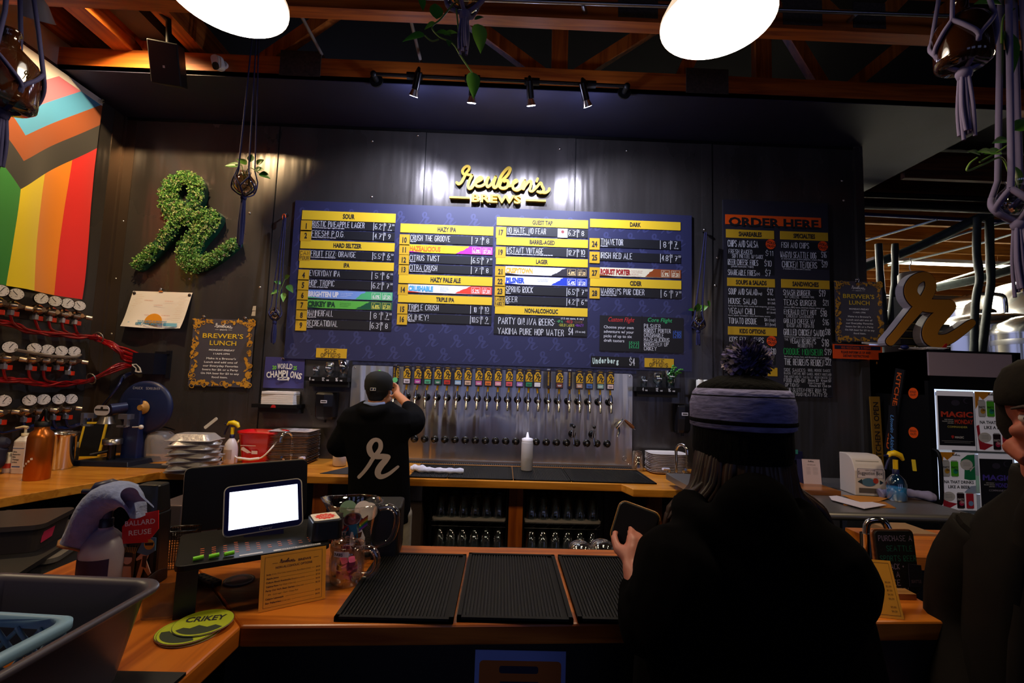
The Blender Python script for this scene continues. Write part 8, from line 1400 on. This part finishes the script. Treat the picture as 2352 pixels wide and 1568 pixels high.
# ---------------------------------------------------------------- people
from mathutils.bvhtree import BVHTree
def fuse(mb, name, parent, mt, voxel=.008, it=4, fac=.5, loc=None):
    me = bpy.data.meshes.new(name); me.from_pydata(mb.v, [], mb.f); o = bpy.data.objects.new(name, me); COL.objects.link(o)
    r = o.modifiers.new('r', 'REMESH'); r.mode = 'VOXEL'; r.voxel_size = voxel; s = o.modifiers.new('s', 'SMOOTH'); s.iterations = it; s.factor = fac
    bpy.context.view_layer.update(); dg = bpy.context.evaluated_depsgraph_get(); m2 = bpy.data.meshes.new_from_object(o.evaluated_get(dg)); o.modifiers.clear(); o.data = m2; m2.name = name
    m2.materials.clear(); m2.materials.append(mt); m2.polygons.foreach_set('use_smooth', [True]*len(m2.polygons))
    if parent: o.parent = parent
    if loc: o.location = loc
    return o
def limb(m, pts, rs, n=12, k=4): m.tube(smooth(pts, k), lerpw(rs, k), n); m.ball(pts[0], rs[0]*.99, 10); m.ball(pts[-1], rs[-1]*.99, 10)
def torso(m, sl, n=20):                                      # slices: (x, y, z, half width, half depth)
    m.loft([[(x+w*math.copysign(abs(math.cos(2*PI*k/n))**.8, math.cos(2*PI*k/n)), y+d*math.copysign(abs(math.sin(2*PI*k/n))**.9, math.sin(2*PI*k/n)), z) for k in range(n)] for x, y, z, w, d in sl])
def hand(m, w, dirn, palm_n, curl=.9, s=1.0, thumb=1):       # wrist, pointing direction, palm normal
    d = Vector(dirn).normalized(); nrm = Vector(palm_n); nrm = (nrm-d*nrm.dot(d)).normalized(); side = d.cross(nrm)*thumb
    for k in range(3): m.tube([w+side*(k-1)*.018*s, w+d*.05*s+side*(k-1)*.024*s, w+d*.085*s+side*(k-1)*.025*s], [.016*s, .016*s, .013*s], 8)
    for k in range(4):
        b = w+d*.085*s+side*(.032-.0215*k)*s; L = (.040, .045, .042, .034)[k]*s; a = 0; p = b; pts = [b-d*.02*s, b]
        for j in range(3): a += curl*(.5 if j == 0 else .8); p = p+(d*math.cos(a)+nrm*math.sin(a))*L*(1, .65, .5)[j]; pts.append(p)
        m.tube(pts, [.0095*s, .0092*s, .0085*s, .0078*s, .0065*s], 8); m.ball(pts[-1], .0064*s, 8)
    t0 = w+d*.025*s+side*.028*s; pts = [t0-side*.01, t0+side*.022*s+d*.02*s+nrm*.012*s, t0+side*.034*s+d*.048*s+nrm*.022*s, t0+side*.034*s+d*.072*s+nrm*.03*s]; m.tube(pts, [.014*s, .012*s, .0102*s, .0078*s], 8); m.ball(pts[-1], .0076*s, 8)
def headshape(m, c, s=1.0, F=(0, 1, 0), face=True):           # head around c (between the ears), looking along F
    f = Vector(F).normalized(); r = f.cross(Vector((0, 0, 1))).normalized(); u = r.cross(f); c = Vector(c)
    M0 = m.M; m.fm(Matrix(((r.x, f.x, u.x, c.x), (r.y, f.y, u.y, c.y), (r.z, f.z, u.z, c.z), (0, 0, 0, 1))))
    m.ball((0, -.012*s, .035*s), .088*s, 18, .88, 1.08, .98); m.ball((0, .025*s, -.03*s), .066*s, 16, .93, 1.05, 1.25); m.ball((0, .052*s, -.095*s), .028*s, 12, 1.25, .95, .8); m.tube([(0, -.02*s, -.06*s), (0, -.035*s, -.15*s)], [.056*s, .058*s], 14)
    for k in (-1, 1):
        m.ball((k*.076*s, -.016*s, -.008*s), .029*s, 10, .26, .6, 1.05); m.ball((k*.079*s, -.022*s, .004*s), .017*s, 8, .4, .8, 1.1)
        m.tube([(k*.062*s, .015*s, -.065*s), (k*.03*s, .06*s, -.095*s)], [.026*s, .022*s], 8)
        if face: m.ball((k*.042*s, .066*s, -.028*s), .024*s, 10, 1, .7, .8); m.tube([(k*.012*s, .090*s, .028*s), (k*.048*s, .078*s, .026*s)], [.0105*s, .009*s], 8)
    if face:
        m.tube([(0, .088*s, .018*s), (0, .105*s, -.012*s), (0, .113*s, -.028*s)], [.009*s, .0115*s, .0135*s], 10)
        for k in (-1, 1): m.ball((k*.013*s, .099*s, -.031*s), .0095*s, 8)
        m.tube([(-.024*s, .082*s, -.061*s), (0, .093*s, -.059*s), (.024*s, .082*s, -.061*s)], [.004*s, .0075*s, .004*s], 8); m.tube([(-.021*s, .081*s, -.069*s), (0, .091*s, -.071*s), (.021*s, .081*s, -.069*s)], [.004*s, .008*s, .004*s], 8)
    Mh = m.M.copy(); m.fm(M0); return Mh
SKIN = mat('b87a54', .5, noise=.08, ns=30); SKIN2 = mat('9a5442', .6, noise=.1, ns=25, spec=.3); HOOD = mat('0a0a0c', .95, noise=.2, ns=40, spec=.08)
# ---- bartender, seen from behind, pulling a tap
YB = 2.95; P = lambda px, py, y=YB: at(px, py, y=y)
hd = P(868, 893); nk = P(866, 935); shl, shr = P(786, 968), P(930, 962); hip = P(872, 1190); elb, wri, hnd = P(952, 952, 3.2), P(912, 905, 3.46), P(909, 884, 3.6); ell = P(776, 985, 2.98)
root = Vector((hip.x, YB+.02, 0)); zc = hd.z
m = MB(); headshape(m, (hd.x, YB+.02, hd.z), .93, (.1, 1, .05)); m.tube([(hd.x, YB+.0, hd.z-.06), (nk.x, YB-.01, nk.z-.06)], [.055, .062], 12)
torso(m, [(hip.x, YB+.02, .86, .15, .10), (hip.x, YB+.02, 1.0, .145, .095), (hip.x-.03, YB, 1.2, .16, .10), (nk.x, YB, 1.36, .18, .095), (nk.x, YB, 1.42, .09, .07)])
limb(m, [Vector((shr.x-.04, YB, shr.z-.03)), elb, wri], [.05, .04, .028]); hand(m, wri, hnd-wri, (-.3, .5, .3), 1.1, .95, -1)
limb(m, [Vector((shl.x+.04, YB, shl.z-.03)), ell+Vector((.02, 0, -.1)), Vector((ell.x+.08, YB+.25, ell.z-.10))], [.05, .04, .028]); hand(m, Vector((ell.x+.08, YB+.25, ell.z-.10)), (.2, 1, .1), (0, .2, -1), .6, .95, 1)
for s in (-1, 1): limb(m, [Vector((hip.x+s*.085, YB+.02, .88)), Vector((hip.x+s*.10, YB+.04, .48)), Vector((hip.x+s*.10, YB, .07))], [.085, .058, .042]); m.tube([(hip.x+s*.10, YB-.06, .04), (hip.x+s*.11, YB+.14, .035)], [.04, .035], 10)
per = fuse(m, 'person', None, SKIN, .008, 3); me = per.data
for v in me.vertices: v.co -= root
per.location = root; tag(per, 'bartender in black cap and hoodie reaching for a tap, seen from behind', 'person')
def onp_(o, par): o.parent = par; o.location = -par.location if o.location.length == 0 else o.location-par.location; return o
m = MB(); torso(m, [(hip.x+.0, YB+.01, hip.z-.02, .185, .125), (hip.x-.005, YB+.01, hip.z+.05, .19, .13), (hip.x-.02, YB, 1.05, .185, .13), (hip.x-.05, YB, 1.2, .20, .135), (nk.x-.005, YB-.005, 1.32, .235, .13), (nk.x, YB-.005, 1.39, .20, .11), (nk.x, YB-.005, 1.435, .11, .085)])
limb(m, [Vector((shr.x-.045, YB, shr.z-.05)), Vector((shr.x+.035, YB+.08, shr.z-.035)), elb, elb.lerp(wri, .35)], [.082, .078, .062, .048]); limb(m, [Vector((shl.x+.05, YB, shl.z-.05)), Vector((shl.x+.0, YB+.0, shl.z-.14)), ell+Vector((.015, .02, -.09)), Vector((ell.x+.08, YB+.22, ell.z-.10))], [.085, .082, .068, .045])
m.tube(smooth([(nk.x-.085, YB+.02, 1.425), (nk.x-.07, YB-.075, 1.40), (nk.x, YB-.115, 1.375), (nk.x+.07, YB-.075, 1.40), (nk.x+.085, YB+.02, 1.425)], 5), [.028+.012*math.sin(i/20*PI) for i in range(21)], 10)
ho = onp_(fuse(m, 'hoodie', None, HOOD, .010, 5), per)
bv = BVHTree.FromPolygons([v.co.copy() for v in ho.data.vertices], [tuple(p.vertices) for p in ho.data.polygons])
lg = MB(mat('b8a49c', .7)); a = P(822, 1098, YB-.13); b = P(908, 1003, YB-.13); rlogo(lg, a.x-.003, a.z, b.z-a.z, thin=.85); lg.text('R', b.x-.0, a.z+(b.z-a.z)*.66, .004) if False else None
vs = []
for v in lg.v:
    h = bv.ray_cast(Vector((v[0], YB-1, v[1])), Vector((0, 1, 0)))[0]; vs.append((v[0], (h.y if h else YB-.13)-.003, v[1]))
lg.v = vs; o = lg.build('back_logo'); o.parent = ho
m = MB(mat('8090c0', .8)); m.tube(smooth([(nk.x-.06, YB-.055, 1.432), (nk.x, YB-.085, 1.428), (nk.x+.06, YB-.055, 1.432)], 5), .016, 8); onp_(m.build('shirt_collar'), per)
hc = Vector((hd.x, YB+.02, hd.z)); m = MB(mat('08080a', .85))
m.lathe([(.088, -.012), (.0925, .01), (.092, .045), (.083, .075), (.058, .098), (.022, .108), (1e-6, .109)], 28, hc+Vector((0, -.008, .005)), .93, 1.1, cap0=False); m.prism([(hc.x-.08+.16*k/10, hc.y+.075+.075*math.sin(k/10*PI)) for k in range(11)], hc.z+.005, hc.z+.012); cp = onp_(m.build('cap'), per)
m = MB(mat('60d040', .6)); m.ball(hc+Vector((0, -.008, .113)), .010, 8, 1, 1, .6); o = m.build('button'); o.parent = cp
m = MB(WHITE); q = P(865, 890, hc.y-.115); m.fm(fr((hc.x-.005, hc.y-.1125, hc.z+.0), (1, 0, 0), (0, 0, 1))); m.prism(rrect(.034, .018, .003), -.002, .001); m.use(mat('18204a', .6)); m.prism(rrect(.029, .013, .003), .001, .0016); m.use(WHITE); m.prism([(-.002, -.006), (.003, -.006), (.006, .006), (.001, .006)], .0016, .002); o = m.build('back_badge'); o.parent = cp
m = MB(); m.ball(hc+Vector((0, -.03, -.005)), .078, 16, .93, .98, .85); m.ball(hc+Vector((0, -.055, -.045)), .05, 12, 1.1, .7, .8); onp_(fuse(m, 'hair', None, mat('0e0a08', .6), .008, 3), per)
m = MB()
for s in (-1, 1): limb(m, [Vector((hip.x+s*.09, YB+.02, hip.z+.03)), Vector((hip.x+s*.105, YB+.04, .46)), Vector((hip.x+s*.10, YB, .10))], [.105, .085, .08])
torso(m, [(hip.x, YB+.02, hip.z-.06, .17, .115), (hip.x, YB+.02, hip.z+.06, .17, .115)]); onp_(fuse(m, 'jeans', None, mat('a89c88', .85, noise=.2, ns=12), .010, 4), per)
# ---- customer in a knit hat, seen from behind
YU = 1.06; C = lambda px, py, y=YU: at(px, py, y=y)
hc = C(1704, 985, 1.10); tcx = C(1720, 1300, .98).x; shz = C(1720, 1236, .98).z; wr = C(1462, 1322, .98); el = C(1512, 1440, .90); er = C(1908, 1350, .92); root = Vector((tcx, .97, 0))
m = MB(); headshape(m, hc, .95, (-.15, 1, -.05), True); m.tube([hc+Vector((0, -.03, -.06)), Vector((tcx, .99, shz+.0))], [.055, .06], 12)
torso(m, [(tcx, .97, .80, .16, .11), (tcx, .97, 1.0, .14, .10), (tcx, .97, 1.2, .17, .10), (tcx, .98, shz-.02, .16, .08), (tcx, .99, shz+.03, .07, .06)])
hnd = C(1474, 1264, 1.02); limb(m, [Vector((tcx-.17, .97, shz-.05)), el, wr], [.05, .042, .028]); hand(m, wr, (hnd-wr), (.25, 1, .15), 1.0, .92, 1)
limb(m, [Vector((tcx+.17, .97, shz-.05)), er, Vector((tcx+.05, 1.14, 1.04))], [.05, .042, .028]); hand(m, Vector((tcx+.05, 1.14, 1.04)), (-.6, .5, .05), (0, 0, -1), .5, .92, -1)
for s in (-1, 1): limb(m, [Vector((tcx+s*.085, .97, .82)), Vector((tcx+s*.09, .99, .45)), Vector((tcx+s*.09, .96, .07))], [.085, .058, .042]); m.tube([(tcx+s*.09, .91, .04), (tcx+s*.10, 1.08, .035)], [.04, .034], 10)
per = fuse(m, 'person', None, mat('c07868', .5, noise=.08, ns=30), .006, 3)
for v in per.data.vertices: v.co -= root
per.location = root; tag(per, 'customer in bobble hat and black coat holding a wallet, seen from behind', 'person')
COAT = mat('050405', 1, noise=.3, ns=50, spec=.05)
m = MB(); torso(m, [(tcx, .96, .55, .25, .18), (tcx, .96, .85, .245, .175), (tcx, .96, 1.03, .235, .165), (tcx, .97, shz-.13, .225, .135), (tcx, .98, shz-.05, .20, .115), (tcx, .99, shz+.01, .14, .10), (tcx, 1.0, shz+.055, .105, .09)])
limb(m, [Vector((tcx-.16, .97, shz-.06)), C(1560, 1310, .93), el, wr+Vector((.0, -.012, -.03))], [.085, .082, .078, .042]); limb(m, [Vector((tcx+.15, .97, shz-.06)), C(1880, 1295, .93), er, Vector((tcx+.12, 1.06, 1.06))], [.088, .085, .082, .05])
m.tube(smooth([(tcx-.10, 1.04, shz+.05), (tcx-.11, .96, shz+.035), (tcx, .90, shz+.015), (tcx+.11, .96, shz+.035), (tcx+.10, 1.04, shz+.05)], 5), .040, 10); m.ball((tcx-.01, .935, shz+.045), .085, 16, 1.05, .75, 1.15); onp_(fuse(m, 'coat', None, COAT, .009, 5), per)
HB = C(1704, 1060, 1.06); br = (C(1806, 960, 1.08).x-C(1602, 960, 1.08).x)/2; hx = (C(1806, 960, 1.08).x+C(1602, 960, 1.08).x)/2; zt, z1, z2, zb = C(1704, 862, 1.08).z, C(1704, 900, 1.0).z, C(1704, 985, 1.0).z, C(1704, 1066, 1.0).z
KB = mat('070708', .95, bump=.6, ns=90, stretch=(1, 1, .3), spec=.1); hy = 1.085
m = MB(KB); m.lathe([(br*.96, zb), (br*1.0, zb+.02), (br*.985, z2+.004), (br*.9, z1+.01), (br*.78, zt-.018), (br*.45, zt-.002), (1e-6, zt+.002)], 32, (hx, hy, 0), 1, 1.12, cap0=False); m.lathe([(br*.9, zb+.01), (br*.96, zb)], 32, (hx, hy, 0), 1, 1.12, cap0=False, cap1=False); hat = onp_(m.build('knit_hat'), per)
m = MB(mat('7c7aa8', .95, noise=.45, ns=70, stretch=(.5, .5, 2.2), bump=.5)); m.lathe([(br*1.0, z2-.004), (br*1.055, z2), (br*1.06, z2+.05), (br*1.0, z1-.004), (br*.93, z1+.006), (br*.9, z1+.004)], 36, (hx, hy, 0), 1, 1.12, cap0=False, cap1=False); o = m.build('cuff_band'); o.parent = hat
m = MB(KB)
for zz, rr in ((z1-.012, 1.005), (z2+.012, 1.062)): m.lathe([(br*rr*.99, zz-.005), (br*rr*1.012, zz-.003), (br*rr*1.012, zz+.003), (br*rr*.99, zz+.005)], 36, (hx, hy, 0), 1, 1.12, cap0=False, cap1=False)
o = m.build('band_stripe'); o.parent = hat
pc_ = C(1716, 826, 1.085); rnd = random.Random(12); m = MB(); pm = [mat('6a62a0', .95), mat('3a3458', .95), mat('948898', .95), mat('1c1828', .95)]
m.ball(pc_, .038, 12)
for k in range(1500):
    d = Vector((rnd.gauss(0, 1), rnd.gauss(0, 1), rnd.gauss(0, 1))).normalized(); m.use(pm[k % 4]); L_ = .050+rnd.uniform(-.006, .005); sd = d.orthogonal().normalized()*.0042; b = pc_+d*.012; e = pc_+d*L_+Vector((rnd.uniform(-.006, .006), rnd.uniform(-.006, .006), rnd.uniform(-.008, .004))); mid = b.lerp(e, .6)+d.cross(sd).normalized()*.004
    m.add([b-sd, b+sd, mid+sd*1.3, mid-sd*1.3, e+sd*.8, e-sd*.8], [(0, 1, 2, 3), (3, 2, 4, 5)])
o = m.build('pompom'); o.parent = hat
m = MB(mat('2e160a', .5, noise=.5, ns=14, stretch=(1, 1, 4))); rnd = random.Random(5)
for k in range(170):
    a = rnd.uniform(-PI, 0) if k % 3 else rnd.choice((-PI*.97, -.1))+rnd.uniform(-.25, .25); r0 = br*.93; x0 = hx+r0*math.cos(a); y0 = hy+.0+r0*math.sin(a)*.95; sp = 1+.45*rnd.random(); ph = rnd.uniform(0, 6); L_ = rnd.uniform(.13, .20); e_ = .04*math.cos(a)*rnd.random()
    m.tube(smooth([(x0*.97+hx*.03, y0, zb+.02), (hx+(x0-hx)*1.08+.006*math.sin(ph), y0-.004, zb-L_*.35), (hx+(x0-hx)*(1.0+.2*sp)+e_+.014*math.sin(ph+2), y0-.010, zb-L_*.7), (hx+(x0-hx)*(.95+.25*sp)+e_*1.6+.012*math.sin(ph+4), y0-.012, zb-L_)], 3), [.008, .011, .012, .012, .0115, .011, .010, .008, .006, .002], 5)
onp_(m.build('hair'), per)
# her wallet
A_, B2, C2, D2 = C(1424, 1147, 1.10), C(1527, 1196, 1.06), C(1480, 1268, 1.04), C(1398, 1234, 1.08); F = fr(D2, C2-D2, A_-D2); w, h = (C2-D2).length, (A_-D2).length
t = thing('wallet', 'black zip wallet with gold edge in the customer\'s hand', 'wallet', F.translation, rot=F.to_euler()); m = MB(mat('1a1612', .35)); m.prism(rrect(w*1.12, h, .014, w*.58, h/2), -.012, .004); m.build('cover', t, bevel=.003); m = MB(mat('a8742c', .4)); m.tube([(q[0], q[1], -.004) for q in rrect(w*1.12+.002, h+.002, .015, w*.58, h/2)]+[(w*1.14+.001, h-.015, -.004)], .0022, 6); m.build('zip_edge', t)
# ---- man at the right edge looking this way
YM = 1.05; hc = at(2412, 958, y=YM+.02)+Vector((0, 0, -.005)); Fd = Vector((-.98, -.42, -.02)).normalized() if False else Vector((-.80, -.60, -.02)).normalized(); bx, by = hc.x+.10, hc.y+.03; root = Vector((bx, by, 0))
m = MB(); Mh = headshape(m, hc, .98, Fd); m.tube([hc+Vector((0, 0, -.07)), Vector((bx, by, hc.z-.21))], [.058, .068], 12)
z0 = hc.z-.24; rz = Matrix.Rotation(math.atan2(Fd.y, Fd.x)-PI/2, 4, 'Z'); T2 = Matrix.Translation((bx, by, 0)) @ rz
m.fm(T2); torso(m, [(0, 0, .82, .17, .12), (0, 0, 1.0, .165, .12), (0, 0, z0-.12, .15, .10), (0, 0, z0-.03, .12, .08), (0, 0, z0+.04, .08, .07)])
for s in (-1, 1): limb(m, [Vector((s*.14, 0, z0-.11)), Vector((s*.205, -.02, z0-.33)), Vector((s*.20, .12, z0-.52))], [.04, .04, .03]); hand(m, Vector((s*.20, .12, z0-.52)), (-s*.3, .7, -.4), (-s, 0, 0), .7, .95, s); limb(m, [Vector((s*.095, 0, .84)), Vector((s*.10, .02, .46)), Vector((s*.10, 0, .07))], [.09, .06, .045]); m.tube([(s*.1, -.05, .04), (s*.11, .15, .035)], [.042, .036], 10)
m.fm(Matrix()); per = fuse(m, 'person', None, SKIN2, .0055, 2)
for v in per.data.vertices: v.co -= root
per.location = root; tag(per, 'man in dark beanie and open jacket over patterned shirt, facing the viewer', 'person')
for s in (-1, 1):
    m = MB(mat('d8ccc8', .2)).fm(Mh); m.ball((s*.033, .0745, .004), .0125, 12); m.use(mat('1a120e', .15)); m.ball((s*.033-.002, .0835, .003), .0058, 10); e = onp_(m.build('eye'), per)
    m = MB(mat('2a1810', .8)).fm(Mh); m.tube([(s*.014, .095, .025), (s*.034, .094, .030), (s*.054, .080, .024)], [.004, .005, .003], 6); onp_(m.build('eyebrow'), per)
m = MB(SKIN2).fm(Mh)
for s in (-1, 1): m.lathe([(.0135*math.sin(a), .0135*math.cos(a)) for a in (.02, .4, .75, 1.1)], 12, (s*.033, .0745, .0055))
onp_(m.build('eyelid'), per)
m = MB(mat('16110d', .95, noise=.4, ns=30, bump=.3, spec=.15)).fm(Mh); m.lathe([(.094, .030), (.099, .036), (.099, .062), (.095, .085), (.080, .118), (.05, .14), (1e-6, .148)], 30, (0, -.012, 0), .93, 1.12, cap0=False); m.lathe([(.099, .034), (.099, -.024), (.086, -.055)], 30, (0, -.042, 0), .945, .80, cap0=False, cap1=False); bn = onp_(m.build('beanie'), per)
m = MB(mat('b0a090', .8)).fm(Mh); m.tube([(-.045, .085, .085), (-.015, .092, .10), (.02, .085, .115)], .0022, 5); m.tube([(-.035, .075, .115), (-.012, .092, .095), (.005, .10, .075)], .0022, 5); m.tube([(-.06, .078, .06), (-.045, .086, .078), (-.03, .094, .06), (-.06, .078, .06)], .0022, 5); o = m.build('beanie_pattern'); o.parent = bn; o.location = (0, 0, 0)
JK = mat('120d0a', .85, noise=.25, ns=20, spec=.15); FL = bpy.data.materials.new('m_flannel'); FL.use_nodes = True; nt = FL.node_tree; b = nt.nodes['Principled BSDF']; b.inputs['Roughness'].default_value = .9; tc = nt.nodes.new('ShaderNodeTexCoord'); vo = nt.nodes.new('ShaderNodeTexVoronoi'); vo.inputs['Scale'].default_value = 34; nt.links.new(tc.outputs['Object'], vo.inputs['Vector']); rp = nt.nodes.new('ShaderNodeValToRGB'); rp.color_ramp.interpolation = 'CONSTANT'
e = rp.color_ramp.elements; e[0].color = lin('2a2830'); e[1].position = .35; e[1].color = lin('8a8088'); x = e.new(.6); x.color = lin('4a4650'); x = e.new(.82); x.color = lin('7a3838'); sx = nt.nodes.new('ShaderNodeSeparateColor'); nt.links.new(vo.outputs['Color'], sx.inputs[0]); nt.links.new(sx.outputs[0], rp.inputs[0]); nt.links.new(rp.outputs[0], b.inputs['Base Color'])
m = MB().fm(T2); torso(m, [(0, 0, .75, .17, .14), (0, .005, 1.0, .165, .138), (0, .003, z0-.12, .17, .13), (0, 0, z0-.01, .14, .105), (0, 0, z0+.05, .085, .08)]); onp_(fuse(m, 'shirt', None, FL, .009, 3), per)
def jring(z, w, d, g0, g1, n=30): return [(w*math.copysign(abs(math.cos(a))**.8, math.cos(a)), d*math.copysign(abs(math.sin(a))**.9, math.sin(a)), z) for a in [PI/2+g0+(2*PI-g0-g1)*k/n for k in range(n+1)]]
m = MB(JK).fm(T2); m.loft([jring(z, w, d, g0, g1) for z, w, d, g0, g1 in ((.62, .215, .19, .5, .5), (.9, .21, .185, .45, .45), (z0-.2, .205, .17, .38, .38), (z0-.1, .205, .155, .34, .34), (z0-.02, .17, .125, .34, .34), (z0+.05, .11, .105, .42, .42), (z0+.10, .105, .105, .55, .55), (z0+.115, .10, .10, .6, .6))], closed=False)
for s in (-1, 1): m.tube(smooth([(s*.155, 0, z0-.075), (s*.205, -.01, z0-.18), (s*.225, -.02, z0-.34), (s*.21, .10, z0-.50)], 4), lerpw([.075, .072, .066, .05], 4), 14)
for s in (-1, 1): m.tube(smooth([(s*.05, .10, z0+.085), (s*.085, .11, z0-.02), (s*.09, .15, z0-.2), (s*.10, .18, .95), (s*.11, .185, .65)], 4), .012, 8)
j = m.build('jacket'); onp_(j, per); so = j.modifiers.new('solid', 'SOLIDIFY'); so.thickness = .012; so.offset = 1
